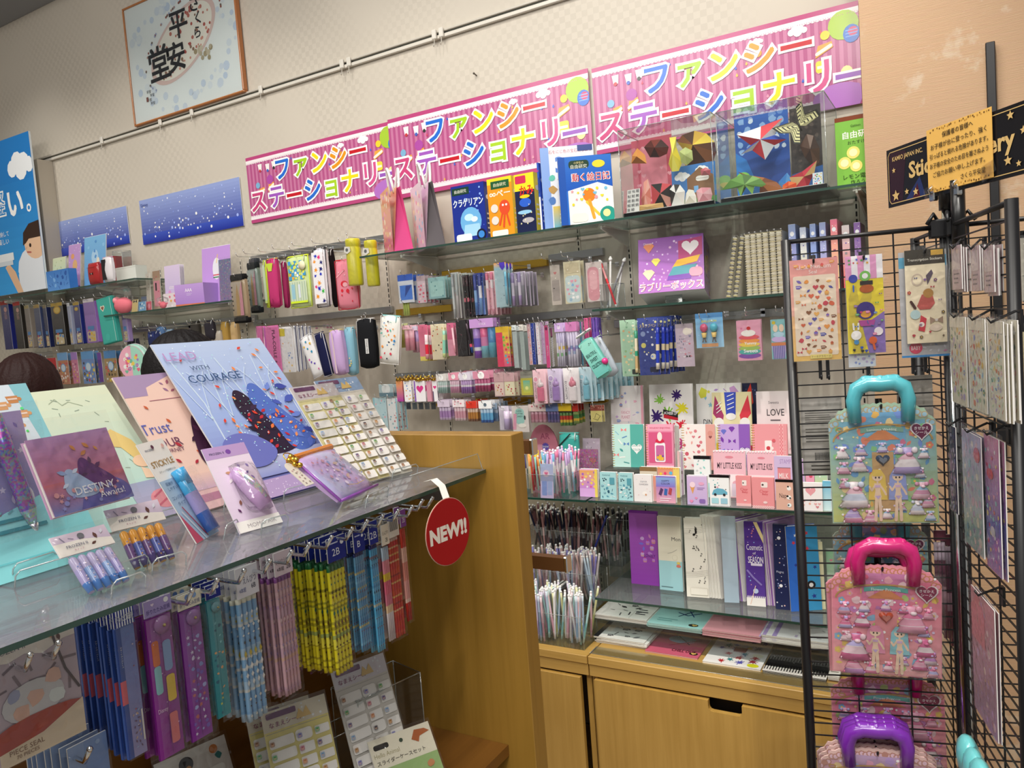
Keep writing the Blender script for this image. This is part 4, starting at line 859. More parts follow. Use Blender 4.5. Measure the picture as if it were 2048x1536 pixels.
# ================================================================ goods on the short glass shelf
cx,z,w,h = put((1268,472),(1390,576),2.70)
r = thing('toy_box','purple jewellery box toy carton tipped back on the short shelf','box',(cx+.02,2.70,ZS+.042),(math.radians(-14),0,math.radians(9)))
carton(.16,[('g','9a5ab4','b06ac0'),('s','dot star','d8a8e8 f0d8f8 e8b8e0',46,.02),('p',[(.62,.55),(.98,.62),(.98,.95),(.62,.9)],'b83a78'),('h',.80,.78,.13,'f6eef2'),('p',[(.52,.42),(.9,.5),(.95,.62),(.6,.56)],'f0b82a'),('p',[(.46,.28),(.82,.3),(.9,.46),(.54,.44)],'4a9aa8'),('p',[(.44,.2),(.8,.2),(.82,.3),(.46,.28)],'7a3ab0'),('s','blob gem','f4d8b0 f0e060 6ab4e8 e88a5a 5ac0a0',12,.1,.03,.22,.46,.95),('rr',.78,.24,.98,.40,'f09ab0'),('t','ラブリーボックス',.5,.105,.15,'ffffff',.96,.06),('t','ラブリーボックス',.5,.105,.14,'c8607a',.94,.0),('t','Disney',.15,.9,.05,'f2e6f8',.2)],5,'7a4a8e',[('g','6a3a7c','7c4a90'),('c',.35,.5,.22,'b89a4a'),('c',.7,.6,.18,'a0763a'),('s','gem star','c8a050 4a8aa0 8a5aa8',18,.07)])(r,.235,.205)
b = MB(); q = math.radians(-14); b.box(-.03,.05,-.030,.03,.058,-.001,'ffffff'); b.build('prop_block','acrylic',r)
b = MB(); b.box(-.03,.120,-.0125,.03,.128,-.0005,'ffffff'); b.build('prop_block','acrylic',r)
for i,(x0,x1,yt,yb) in enumerate(((1457,1473,478,598),(1471,1488,474,596),(1494,1505,468,594),(1505,1517,465,592),(1517,1529,462,592),(1529,1542,459,591),(1543,1556,458,589),(1556,1569,456,588))):
    p = at((x0+x1)/2 if i > 1 else x0-1,yb,Y=2.70); t = .017 if i > 1 else .012; h = at(1520,462,Y=2.70).z-ZS-.004
    r = thing('ring_notebook','ring notebook standing spine out with '+('black check spine, first in the row','black check spine, second in the row','cream spine, third in the row','cream spine, fourth in the row','cream spine, fifth in the row','cream spine, sixth in the row','cream spine, seventh in the row','cream spine nearest the black rack')[i],'notebook',(p.x,2.70,ZS+.0004+(.002 if i < 2 else 0)),(0,.17 if i < 2 else 0,0),'ring notebooks on the short shelf')
    b = MB(); b.box(-t/2,.006,0,-t/2+.001,.15,h,'e8e4d8'); b.box(t/2-.001,.006,0,t/2,.15,h,'e8e4d8'); b.build('cover','print',r)
    b = MB(); b.box(-t/2+.0012,.008,.002,t/2-.0012,.147,h-.003,'eee8d8'); b.build('paper_block','print',r)
    b = MB(); n = 26
    for k in range(n):
        z = h*(k+.5)/n; b.tube([(t*.56*math.cos(a),.005+t*.5*math.sin(a),z) for a in [PI*j/4 for j in range(9)]],.0016,('2a2a2a' if k % 2 else 'e8d88a') if i < 2 else ('d8cca0' if k % 2 else 'f2ecd8'),4,False)
    b.build('spiral_binding','plastic',r); film_sheet(r,t*1.4,h*1.02,-.006,0,0,'shrink_film',n=2)
for i,(x0,x1,yt,c,c2,lb) in enumerate(((1576,1597,450,'9fb4e0','8a6ab0','pale blue spine with a cat, first in the row'),(1599,1618,456,'c8d4ee','f0e0a0','blue spine with a yellow chick'),(1619,1637,449,'9fb4e4','7a8ad0','pale blue spine, third in the row'),(1638,1657,446,'a8b8e4','b0a0d8','pale blue spine, fourth in the row'),(1660,1680,440,'e87a9a','f0d890','pink and yellow spine'),(1683,1704,452,'d8d0d4','e04a50','white spine with red foot'),(1707,1726,446,'8a6aa8','a88ac0','purple spine beside the column'))):
    cx,z,w,h = put((x0,yt),(x1,yt+140),2.72); h = at(x0,yt,Y=2.72).z-ZS
    r = thing('boxed_notebook','boxed notebook with '+lb,'box',(cx,2.72,ZS+.0003),(0,0,0),'boxed notebooks behind the black rack')
    carton(.14,[('g',c,c2),('c',.5,.86,.3,'f0f2f8',.36),('c',.5,.72,.1,'6a5ab0',.1),('ln',3,mix(c,'2a2a4a',.6),.3,.3,.7,.6),('s','dot star','ffffff',8,.08)],i,c)(r,w,h)
    b = MB(); b.box(-w/2+.001,.001,h,w/2-.001,.139,h+.001,'f4f4f4'); b.build('box_lid','print',r)
# pen pot
p = at(1222,603,Y=2.70); r = thing('pen_pot','clear square pot of kitten pens on the short shelf','pen pot',(p.x,2.72,ZS+.0003))
def open_box(r,w,d,h,t=.002,m='acrylic',name='clear_tray'):
    b = MB(); b.box(-w/2,-d/2,0,w/2,d/2,t,'f'*6)
    for f in ([(-w/2,-d/2,t),(w/2,-d/2,t),(w/2,-d/2,h),(-w/2,-d/2,h)],[(w/2,d/2,t),(-w/2,d/2,t),(-w/2,d/2,h),(w/2,d/2,h)],[(-w/2,d/2,t),(-w/2,-d/2,t),(-w/2,-d/2,h),(-w/2,d/2,h)],[(w/2,-d/2,t),(w/2,d/2,t),(w/2,d/2,h),(w/2,-d/2,h)]): b.face(f,'ffffff')
    b.build(name,m,r)
    e = MB(); c = [(-w/2,-d/2),(w/2,-d/2),(w/2,d/2),(-w/2,d/2)]
    e.tube([(x,y,h) for x,y in c+c[:1]],.0011,'ffffff',4)
    for x,y in c: e.tube([(x,y,0),(x,y,h)],.0011,'ffffff',4)
    e.build('tray_rim','acrylic_edge',r)
open_box(r,.07,.07,.09)
def pen(label,base,top,rad,bands,group,head=None,m='plastic',name='pen',cat='pen'):
    """slanting pen between two points of the place"""
    A,B = Vector(base),Vector(top); L = (B-A).length
    r = thing(name,label,cat,A,(B-A).to_track_quat('Z','Y').to_euler(),group)
    b = MB(); z = 0; pts = [(0,0,0)]; cc = []
    for s,c in bands: z += L*s; pts.append((0,0,z)); cc.append(c)
    b.tube(pts,[rad*.4]+[rad]*(len(pts)-1),cc,6); b.build('barrel',m,r)
    k = MB()
    if head: k.ball((0,0,L+rad*1.4),rad*1.9,head,8,6,(1,.9,.9)); k.lathe([(rad*.8,L+rad*2.4),(0,L+rad*4.2)],head,6,(-rad*1.1,0,0)); k.lathe([(rad*.8,L+rad*2.4),(0,L+rad*4.2)],head,6,(rad*1.1,0,0)); k.build('figure_head',m,r)
    else: k.lathe([(rad*1.05,L*.97),(rad*1.1,L),(0,L+rad)],bands[-1][1],6); k.build('end_cap',m,r)
    return r
for i,(tx,ty,bx,c,hd) in enumerate(((1205,528,1236,'d8303a','f2eeee'),(1222,522,1221,'e8e6e4','f4f2f0'),(1246,524,1212,'8a8a90','e8e8e8'),(1240,540,1228,'f0f0f0',None))):
    T = at(tx,ty,Y=2.72); B = at(bx,604,Y=2.72); B.z = ZS+.004
    pen(('red pen with a white kitten head in the clear pot','white pen with a kitten head in the clear pot','grey pen with a kitten head in the clear pot','plain white pen leaning in the clear pot')[i],(B.x,B.y+.012*(i-1.5),B.z),(T.x,T.y+.01*(i-1.5),T.z),.0045,[(.05,'eeeeee'),(.6,c),(.25,mix(c,'ffffff',.3)),(.1,c)],'pens in the clear pot',hd)
# ================================================================ goods hanging on the back wall
zA = lambda x,y: (x*.2734,400+y*.2734)
zF = lambda x,y: (460+x*.2734,450+y*.2734)
zG = lambda x,y: (760+x*.2604,480+y*.2604)
zH = lambda x,y: (1180+x*.2344,430+y*.2344)
def rail_at(p,q,label,mt='steel',y=WY-.012):
    A,B = at(*p,Y=y),at(*q,Y=y); return rail(A.x,B.x,(A.z+B.z)/2,y,label,mt)
rail_at(zF(160,240),zF(1150,105),'long hook rail above the coloured pen cases')
rail_at(zF(180,715),zF(1190,620),'hook rail above the clear pink pencil pouch')
rail_at(zG(130,560),zG(560,520),'brass-coloured hook rail under the small blue pack','gold')
rail_at(zG(480,240),zG(1290,200),'brass-coloured hook rail behind the pen packs','gold')
rail_at(zG(1300,140),zG(1720,90),'short hook rail above the pink and yellow pouches')
rail_at(zG(90,660),zG(1700,570),'long hook rail above the pens and pencil packs')
rail_at(zG(130,1050),zG(1660,985),'hook rail above the correction tapes')
rail_at(zG(430,1240),zG(1750,1230),'lowest hook rail above the eraser packs','gold')
rail_at(zH(210,925),zH(1680,830),'hook rail under the short glass shelf')
rail_at(zA(0,770),zA(960,680),'hook rail above the long pencil cases')
rail_at(zA(230,1130),zA(900,1090),'hook rail above the red and blue packs')
rail_at(zA(960,930),zA(1880,890),'hook rail above the cloth pouches')
# ---- coloured pen cases, upper row
for i,(x,y) in enumerate(((40,205),(95,185),(205,170),(305,150),(430,155),(450,125),(595,105),(790,95),(850,60))):
    p = at(*zF(x,y),Y=2.66); hook(p.x,p.z-.014,HY,2.66)
def long_pouch(col,ops,d=.04,**k): return pouch(col,ops,d,**k)
hung(pouch('c8d850',[('bg','d8e4c8'),('r',0,0,1,.07,'d8ec3a'),('sv',5,'b8ccb0')],.03,'d4e84a',edge='d4ec40'),'pen_case','lime and mesh pen case tucked behind the pink one','pen case',zF(245,262),zF(300,605),2.80)
hung(pouch('c23a74',[('p',[(.1,1),(.9,1),(.7,.8),(.3,.8)],'c8d84a'),('l',[(.5,0),(.5,.1)],.05,'8a2a54')],.045,'e8b84a',edge='a82e62'),'pen_case','deep pink soft pen case folded in three','pen case',zF(272,252),zF(382,600),2.72)
hung(pouch('9c2c5c',None,.03,edge='842450'),'pen_case','dark pink pen case flap hanging beside the mesh case','pen case',zF(375,270),zF(440,605),2.76)
def mesh_case(r,w,h):
    pouch('cfe0a0',[('ck',6,5,'4aa0d8',0,.55,1,1),('s','dot','e8ec60 f0a83a ffffff 5ac06a',16,.07,0,.55,1,1),('r',0,.0,1,.53,'d4e2c4'),('sv',7,'b4c8b0',0,.05,1,.5),('r',.1,.1,.3,.45,'9ac8d8'),('r',.5,.12,.62,.44,'e0e8f0'),('r',0,0,1,.05,'d8f03a')],.035,'e4f04a',edge='d8ec3a')(r,w,h)
    b = MB(); b.lathe([(0,0),(.022,0),(.022,.002),(0,.002)],'f4eec8',18,(w*.28,-.021,h*.80),'y'); b.build('paper_tag','print',r)
hung(mesh_case,'pen_case','checked blue and lime pen case with mesh window','pen case',zF(422,236),zF(612,600),2.74)
sp = [('bg','f0eef2'),('s','splat','2030c0 e8307a 40b84a f09a2a 1c1c70',14,.15,.0,0,1,1)]
hung(pouch('eceaf0',sp,.05,'22222a',ain=.86,edge='20202a'),'pen_case','white pen case with colourful paint splats','pen case',zF(612,178),zF(745,600),2.70)
hung(pouch('1c1418',None,.04,'3a1a2a'),'pen_case','black pen case beside the paint splat case','pen case',zF(725,180),zF(790,600),2.76)
hung(pouch('e88a9c',[('c',.45,.52,.2,'d82a3c',.14),('c',.5,.5,.14,'f4b0ba',.1),('c',.3,.36,.07,'d82a3c'),('c',.62,.34,.09,'d82a3c'),('s','dot','d8303f f4c0c8',8,.04),('l',[(.05,.7),(.5,.85)],.03,'f4b8c2')],.04,'c02a38',edge='c8243a',m='gloss'),'pen_case','glossy pink pen case with red piping','pen case',zF(770,262),zF(960,612),2.72)
def cyl_case(r,w,h):
    b = MB(); R = w*.36; b.lathe([(0,.02*h),(R*.9,.02*h),(R,.05*h),(R,.16*h),(R*1.0,.8*h),(R*.92,.82*h),(R*.92,.84*h),(R,.86*h),(R,.97*h),(R*.9,h),(0,h)],'d6cf2c',18,(0,0,0)); b.build('yellow_tube','plastic',r)
    t = MB(); t.slab([(0,0),(.02,.01),(.018,.03),(-.012,.034),(-.018,.01)],.001,'f0eee8',(-R*.2,-R-.002,h*.68)); Art(t,(-R*.2,-R-.0027,h*.68)).circ(0,.018,.008,'6a6a70'); t.build('paper_tag','print',r)
    film_sheet(r,w,h*1.03,-R-.005,-.01*h)
hung(cyl_case,'tube_case','yellow tube pen case in a clear bag, left of two'.replace(', left of two',' above the pink case'),'pen case',zF(838,112),zF(985,442),2.68,group='yellow tube pen cases')
hung(cyl_case,'tube_case','yellow tube pen case in a clear bag beside the glass shelf end','pen case',zF(975,122),zF(1105,448),2.70,group='yellow tube pen cases')
def brush_case(lid,inner):
    def f(r,w,h):
        b = MB(); b.pillow(w,h,.04,inner,n=6,edge=.015); Art(b,(-w*.36,-.0206,h*.12),w=w*.72,h=h*.74).draw([('g',mix(inner,'ffffff',.25),inner),('p',[(.35,0),(.65,0),(.7,.5),(.55,.95),(.4,.6)],'b89a6a'),('p',[(.7,0),(1,0),(1,1),(.75,.7)],mix('e89ab8',inner,.3)),('ln',6,'3a3a3a',.02,.1,.14,.9)]); b.build('clear_body','gloss',r)
        t = MB(); t.pillow(w*.96,h*.16,.045,lid,(0,0,h*.87),n=5,edge=.02); t.build('cap','fabric',r); t = MB(); t.pillow(w*.96,h*.15,.045,lid,(0,0,-.01),n=5,edge=.02); t.build('cap','fabric',r); film_sheet(r,w,h*1.1,-.026)
    return f
hung(brush_case('161618','a89478'),'brush_case','black-capped clear brush case hanging beside the lavender pouch','pen case',zA(1690,560),zA(1832,880),2.66)
hung(brush_case('1c2226','8a9a94'),'brush_case','grey and black brush case half hidden behind the lime case','pen case',zF(130,290),zF(240,625),2.78)
hung(brush_case('3a3e44','a8b0b0'),'brush_case','grey-topped brush case furthest back on its hook','pen case',zA(1830,440),zA(1915,700),2.86)
# ---- second row: clear pouches and soft cases
def zip_bag(col,ops,n=1):
    def f(r,w,h):
        b = MB(); b.box(-w/2,0,0,w/2,.004,h,col); Art(b,(-w/2,0,0),w=w,h=h).draw(ops,n); b.build('bag_body','gloss',r)
        z = MB(); z.box(-w/2-.001,-.003,h*.02,-w/2+.006,.005,h*.98,mix(col,'ffffff',.3)); z.build('zipper','plastic',r); film_sheet(r,w,h*.98,-.003)
    return f
for i in range(3):
    hung(zip_bag('e080b8',[('g','e07ab4','d870aa'),('l',[(.1,0),(.1,1)],.04,'b850c8'),('tv','PLA-COLLE',.66,.60,.2,'5a1a44',.62,.02),('ln',4,'c05a98',.3,.06,.5,.2),('c',.66,.22,.09,'7a2a60',.05)]),'pencil_bag','front clear pink zip bag with dark vertical lettering' if i == 0 else 'clear pink zip bag behind the front lettered one','pencil bag',zF(240 if i == 0 else 190+25*(i-1),742),zF(382 if i == 0 else 260+25*(i-1),1072),2.70+.015*i,group='clear pink zip bags',hk=i == 0)
hung(zip_bag('e8e6e8',[('s','bar dot blob','e0a060 8aa0d0 d0d4dc e8c060',18,.06,0,0,.9,.7),('r',.05,.8,.45,.97,'d8c83a')]),'pencil_bag','clear white zip bag with a yellow price sticker','pencil bag',zF(352,750),zF(482,1075),2.71)
for i in range(5):
    hung(zip_bag('e4e4ea',[('r',.62,0,1,1,('22284e','2a3160','1e2550','353c66','202850')[i]),('s','bar','aab0c8',6,.1,0,0,.6,1)],i),'pencil_bag',('navy-edged clear zip bag, first beside the white bag','navy-edged clear zip bag, second in the row','navy-edged clear zip bag, third in the row','navy-edged clear zip bag, fourth in the row','navy-edged clear zip bag, last in the row')[i],'pencil bag',zF(462+28*i,738),zF(512+26*i,1072-8*i),2.72+.014*i,group='navy-edged clear zip bags',hk=i % 2 == 0)
hung(pouch('ecebee',[('s','blob','6a50b8 3a9ac0 d05aa0 e8c04a',9,.1)],.03,'d8d8dc',edge='dddde2',ain=.9),'pen_case','white pen case with coloured blocks tilted behind the navy one','pen case',zF(590,790),zF(705,1108),2.74,ry=-.36)
hung(pouch('181c44',None,.035,'2a2e5a',edge='c8c8d4'),'pen_case','navy pen case with silver piping','pen case',zF(665,782),zF(762,1105),2.72,ry=-.2)
hung(pouch('c8a8d8',[('r',.40,0,.56,1,'d8bce4'),('r',.47,0,.5,1,'e0c878')],.06,'e0cc8a',ain=.9),'pen_case','lavender pen case with a gold front zip','pen case',zF(742,770),zF(868,1095),2.69,ry=-.06)
hung(pouch('86b8cc',[('s','blob flower','e0c86a d8d0a8 6a98b0',5,.12,.5,.1,1,.4)],.05,'9ad0e0'),'pen_case','light blue pen case with little printed flowers','pen case',zF(838,752),zF(940,1098),2.73)
hung(pouch('c8303a',None,.02,'d84a50',strap=False),'pen_case','small red case peeping beside the light blue one','pen case',zF(890,780),zF(925,850),2.82)
def black_case(r,w,h):
    pouch('17181c',[('r',.58,.25,.80,.62,'dcdcdc'),('tv','STAND PEN',.69,.435,.1,'30323a',.33)],.055,'e4e2e0')(r,w,h)
    b = MB(); b.pillow(w*.5,h*.98,.05,'dcdad8',(-w*.34,.014,.004),n=6,edge=.03); b.build('white_side','fabric',r); b = MB(); b.tube([(0,-.004,h),(0,-.004,h+.012)],.002,'cfcfcf',6); b.lathe([(.008,-.001),(.008,.001),(.0065,.001),(.0065,-.001),(.008,-.001)],'dddddd',12,(0,-.004,h+.02),'y'); b.build('ring_tag','chrome',r)
hung(black_case,'pen_case','black and white pen case with a white label','pen case',zF(930,690),zF(1092,1045),2.70)
hung(pouch('eeede8',[('s','bar star leaf dot','3a88c8 e04a60 e8c83a 4ab0a0 2a2a3a f09a4a',26,.07)],.045,'8ad0d4',edge='f4f2ee',tab='7ac8cc',ain=.9),'pen_case','white pen case with scattered doodles and aqua zip','pen case',zF(1075,668),zF(1245,1018),2.68,ry=.13)
# ---- cloth pouches between the two heads
for i,(x0,y0,x1,y1,c,lb) in enumerate(((1150,930,1215,1010,'5a7aa8','blue patterned cloth pouch on the cloth rail'),(1200,950,1280,1030,'8aa0b8','pale blue cloth pouch on the cloth rail'),(1400,890,1470,1010,'4a4642','dark cloth pouch with a black strap'),(1500,885,1580,1020,'343038','black cloth pouch with looped straps'),(1560,960,1640,1090,'b8aca0','spotted grey cloth pouch beside the gold one'),(1618,895,1690,1090,'b8924a','gold fur-like pouch on the cloth rail'),(1690,895,1760,1092,'c8a878','beige roll pouch beside the mint case'),(1745,1020,1870,1100,'a8d8c4','mint green case half hidden behind the glitter folder'))):
    hung(pouch(c,[('s','dot',mix(c,'ffffff',.35)+() if False else 'e8e4e0 2a2a2e',10,.06)] if i in (0,1,4) else None,.04,mix(c,'000000',.4)),'cloth_pouch',lb,'pouch',zA(x0,y0),zA(x1,y1),2.74+.02*(i % 3))
for i in range(7): p = at(*zA(985+i*95,925-i*9),Y=2.66); hook(p.x,p.z-.012,HY,2.66)
# ---- small packs (third row)
hung(fcard([('bg','d8dce4'),('r',0,.78,1,1,'2f62c8'),('r',.1,.1,.9,.62,'4a80d8'),('p',[(.4,.2),(.9,.6),(.5,.6)],'2a4a9a')]),'eraser_pack','blue and white eraser pack at the row end','stationery pack',zG(128,262),zG(270,475),2.70,5,.03)
hung(fcard([('bg','d8c4cc'),('r',0,.8,1,1,'c8b0b8'),('s','heart dot','e0607a c85070 f0d0d8',12,.12,0,0,1,.75)]),'eraser_pack','pink eraser pack beside the blue one','stationery pack',zG(275,268),zG(362,480),2.72,4,.03)
hung(fcard([('g','9ac4c4','8ab4b8'),('rr',.1,.1,.9,.8,'a8d0cc'),('s','star','4a8a90',4,.06)]),'sharpener_pack','mint sharpener pack in a clear case','stationery pack',zG(362,285),zG(512,442),2.70,5,.028)
hung(sticks(3,[[(.9,'c8d86a'),(.1,'e8f0b0')]]),'pen_pack','lime green pen pack hung low under the blue pack','pen pack',zG(168,470),zG(228,580),2.71)
for i,(x0,y0,x1,y1,lb,bands,bk) in enumerate((
    (528,252,618,600,'clear grey mechanical pencil pack',[[(.2,'b8bcbc'),(.5,'d0d4d4'),(.3,'a8acb0')],[(.5,'c8c4c4'),(.5,'a8b0b0')]],[('bg','b8b6b2'),('s','heart flower','d89aa8 a8b8c8',8,.1)]),
    (620,272,697,585,'black floral mechanical pencil pack',[[(.15,'3a2a30'),(.2,'181618'),(.1,'c86a7a'),(.3,'1a1618'),(.25,'3a1c24')]],[('bg','201a1e'),('s','flower dot','c87a8a e8c0a0 8a3a4a',16,.12)]),
    (695,258,798,572,'navy blue sparkling pen pack',[[(.3,'5a8ad0'),(.3,'8ab4e4'),(.4,'2a3f9a')],[(.4,'7aa8e0'),(.3,'e8ecf4'),(.3,'2a3a90')]],[('g','28307c','7a9ad8'),('s','star dot','e8f0ff a0b8f0',20,.06)]),
    (790,245,890,570,'pink floral pen pack with a pink pen',[[(.12,'e8a0b4'),(.5,'f0c0cc'),(.2,'f4e8ec'),(.18,'e07a98')]],[('bg','f0c8d0'),('s','flower heart','e0708a d8a0c0 f4f0f0',20,.1)]))):
    hung(sticks(2,bands,None,seed=i,name='pen',rad=.15,back=bk,film=True),'pen_pack',lb,'pen pack',zG(x0,y0),zG(x1,y1),2.70,5,.03)
hung(blister([('g','e8a04a','8ac8e0',0,.85,1,1),('r',0,0,1,.85,'a8c4cc'),('s','heart star','6a7a8a d0dce0',12,.05),('p',[(.45,1),(.9,1),(.9,.9),(.7,.82),(.5,.9)],'4a2ac0')],([(.55,'8ac4d8'),(.3,'6ab0d0'),(.15,'7ac0d8')],.09,.06,.78,.45),tilt=.0),'pen_pack','aqua pen on a rainbow-topped hanging card','pen pack',zG(872,180),zG(990,510),2.68,3,.03)
hung(sticks(4,[[(.3,'b8a0d0'),(.4,'d8d0e0'),(.3,'9a8ab8')],[(.6,'8a8a94'),(.4,'a8a0b0')]],None,back=[('bg','c8bcd0')],name='pen'),'pen_pack','lavender and grey pen pack with a round tag','pen pack',zG(990,250),zG(1118,500),2.70,4,.03)
hung(fcard([('bg','c8beb4'),('rr',.12,.1,.88,.62,'a89e98'),('h',.5,.8,.16,'c87a7a'),('c',.3,.42,.06,'3a3634')],rad=.06),'case_pack','clear grey flat case in a bag','stationery pack',zG(1300,182),zG(1400,495),2.72)
hung(fcard([('bg','d8d0b0'),('rr',.06,.02,.94,.66,'c8d8d8',.2),('s','flower blob heart','e8a0b8 8ab8e0 f0e080 f4f4f4',14,.1,.08,.04,.92,.6),('r',.1,.72,.9,.95,'cfc4a4')]),'case_pack','yellow and blue patterned flat case in a bag','stationery pack',zG(1400,155),zG(1560,480),2.69,2,.03)
hung(fcard([('bg','d8ccc8'),('rr',.08,.02,.8,.88,'d89aa4',.3),('rr',.2,.3,.68,.8,'e4b4ba',.2)]),'case_pack','pink rounded flat case in a bag','stationery pack',zG(1572,162),zG(1722,465),2.69,3,.03)
for x,y in ((1240,112),(1390,92)): p = at(*zG(x,y),Y=2.66); hook(p.x,p.z-.014,HY,2.66)
# ---- fourth row
row4 = [
 ('lime',92,645,165,825,'lime green highlighter pack',sticks(1,[[(.7,'d8dc5a'),(.3,'e8ec8a')]],[('bg','e8ecb0')],name='pen',rad=.3),3),
 ('pk',170,658,262,850,'pale pink highlighter pack',sticks(2,[[(.6,'e89aac'),(.4,'f0b8c4')]],[('bg','e8b8c4')],name='pen'),4),
 ('pk2',228,665,302,865,'lilac and pink pen pack',sticks(2,[[(.5,'d8a0b8'),(.5,'b89ad0')]],[('bg','d8d0e4')],name='pen'),3),
 ('dr',290,655,385,925,'pink lip balm shaped eraser card',blister([('g','d8688a','e88aa0'),('r',0,0,1,.12,'e8d86a')],([(.2,'e0a0a8'),(.4,'e02a44'),(.1,'f4e8ea'),(.3,'f0d0d8')],.16,.05,.72,.42),tilt=.05),3),
 ('cr',385,650,512,915,'cream spotted card with a mint glue pen',blister([('bg','e8dcbc'),('s','dot','d0402a 3a2a1c e8b04a',16,.05),('c',.7,.2,.1,'f0ead8')],([(.15,'d8e8a0'),(.5,'8ad0b8'),(.2,'c8e0a8'),(.15,'9ad8c0')],.1,.06,.8,.5),tilt=.14),2),
 ('p3',508,640,582,888,'pink card with a pale pink pen',blister([('bg','d86a90'),('r',0,.0,1,.5,'e49ab0')],([(.3,'f0a8b8'),(.7,'f4c0cc')],.13,.1,.85,.5),tilt=-.2),2),
 ('bk',580,620,690,890,'black card with a dark patterned pen',blister([('bg','191418'),('l',[(.1,.1),(.5,.6),(.2,.65)],.012,'6a6468'),('l',[(.2,.3),(.45,.05)],.012,'6a6468'),('s','bar','4a4248 c84a70',8,.05)],([(.2,'2a4a8a'),(.1,'d8506a'),(.5,'2a2228'),(.2,'4a3a44')],.09,.08,.9,.66),tilt=-.32),2),
 ('lv',685,612,890,905,'lavender to aqua gradient marker pack',sticks(3,[[(.25,'8a4ab8'),(.12,'f0f0f4'),(.3,'6a58c8'),(.33,'b090d8')],[(.4,'8ac8d8'),(.3,'e08ab8'),(.3,'e86a98')],[(.5,'6ab8d0'),(.5,'4a8ac0')]],[('bg','c89ad8'),('t','STICK',.55,.4,.25,'f0e4f4',.5)],.22,name='marker',film=True),3),
 ('rb',880,655,1012,970,'rainbow beads pack with yellow top',fcard([('bg','e8446a'),('r',0,.86,1,1,'f0c82a'),('g','f4d03a','e85a8a',.5,0,1,.86),('s','splat dot','3ac8e8 e83a5a f4e03a 6ad04a',14,.1,.45,.05,1,.8)]),2),
 ('cl',1010,655,1070,985,'clear narrow ruler pack',sticks(1,[[(1,'b8c4c4')]],[('bg','d4dcdc')],.12,name='ruler',flat=True),3),
 ('cl2',1066,650,1124,1000,'grey-green clear ruler pack',sticks(1,[[(1,'aab8b4')]],[('bg','d8d4cc')],.13,name='ruler',flat=True),3),
 ('s1',1126,632,1175,958,'peach patterned slim ruler',fcard([('bg','d8b0b8'),('s','flower cake','e8904a c87a9a f4e8d8',14,.2)]),2),
 ('s2',1148,625,1202,955,'royal blue patterned slim ruler',fcard([('bg','3f5ac4'),('s','bar star','e8ecff 8aa0f0',14,.22)]),2),
 ('s3',1190,618,1240,955,'white slim ruler with pink dots',fcard([('bg','f0eaf0'),('s','dot heart','e8809a d8a0c8',16,.16)]),2),
 ('s4',1228,615,1280,952,'lilac slim ruler with pale stars',fcard([('bg','d8b8dc'),('s','star','f4e8f8 c08ad0',12,.2)]),2),
 ('hp',1258,640,1312,980,'hot pink slim pencil case',fcard([('bg','d84a8a'),('tv','BEAUTIFUL',.5,.4,.35,'f4d0e0',.5),('c',.5,.92,.35,'6a1a44',.4)]),1),
 ('ckb',1305,660,1342,972,'black and white checked slim case',fcard([('bg','1c1a20'),('ck',4,26,'e8e6ea',0,0,1,.75),('r',0,.78,1,1,'7a2a5a')]),1),
 ('lw',1338,640,1428,975,'white and lavender fruit pencil pack',sticks(4,[[(.3,'d8d4e4'),(.1,'8ac08a'),(.3,'e4e0ec'),(.3,'c8c0e0')],[(.5,'dcd8e8'),(.1,'e0c060'),(.4,'d0c8e4')]],[('bg','c8a8dc'),('c',.5,.5,.2,'e8d8f0')],.2),3),
 ('lw2',1422,634,1530,972,'white and lavender mermaid pencil pack',sticks(4,[[(.35,'dcd8e8'),(.1,'a8b8d8'),(.1,'9a80c0'),(.45,'d4cce4')],[(.5,'e0dcec'),(.1,'8a9ac8'),(.4,'d8d0e8')]],[('bg','c87ab0')],.2),3),
 ('tl',1530,610,1566,965,'teal glitter ruler edge-on',fcard([('bg','2a7a94'),('s','dot','8ad0e0',14,.2)]),1),
 ('mg',1560,592,1620,975,'magenta glitter pencil pack',sticks(4,[[(.2,'d83a80'),(.5,'b82a78'),(.3,'e86aa0')],[(.6,'c03080'),(.4,'e04a90')]],None,film=True),2),
 ('pp',1615,588,1700,965,'deep purple glitter pencil pack',sticks(5,[[(.3,'5a2ab0'),(.4,'7a4ac8'),(.3,'4a2498')],[(.5,'6a3ab8'),(.5,'8a5ad0')]],None,film=True),2),
]
for k,x0,y0,x1,y1,lb,bd,n in row4: hung(bd,'stationery_pack',lb,'stationery pack',zG(x0,y0),zG(x1,y1),2.70+(.02 if k in ('s2','s4','tl','pk2') else 0),n,.03)
# rainbow beads on the bead pack
p = at(*zG(930,960),Y=2.694); cx,z,w,h = put(zG(880,655),zG(1012,970),2.69)
# teal pouch hung on a white coil
def coil_pouch(r,w,h):
    b = MB(); b.pillow(w,h,.03,'78c8bc',n=8,edge=.015); Art(b,(-w*.42,-.0156,h*.06),w=w*.84,h=h*.88).draw([('g','9adccc','6abcb4'),('t','BEAUTIFUL',.5,.62,.10,'1e3a3a',.8,.02),('t','SWEET',.5,.46,.1,'1e3a3a',.6,.02),('t','COLLECTION',.5,.3,.1,'1e3a3a',.8,.02),('s','bow star','2a5a58',5,.05,0,.8,1,1)]); b.build('pouch_body','gloss',r)
    c = MB(); c.tube([(-w*.1+.018*math.cos(t)+.0011*t,-.01+.012*math.sin(t),h+.02) for t in [PI*k/5 for k in range(60)]],.003,'f0f0f0',6,True); c.build('coil_cord','plastic',r)
    t = MB(); t.ball((w*.48,-.012,h*.3),.013,'e03a8a',8,6); t.build('pink_charm','gloss',r)
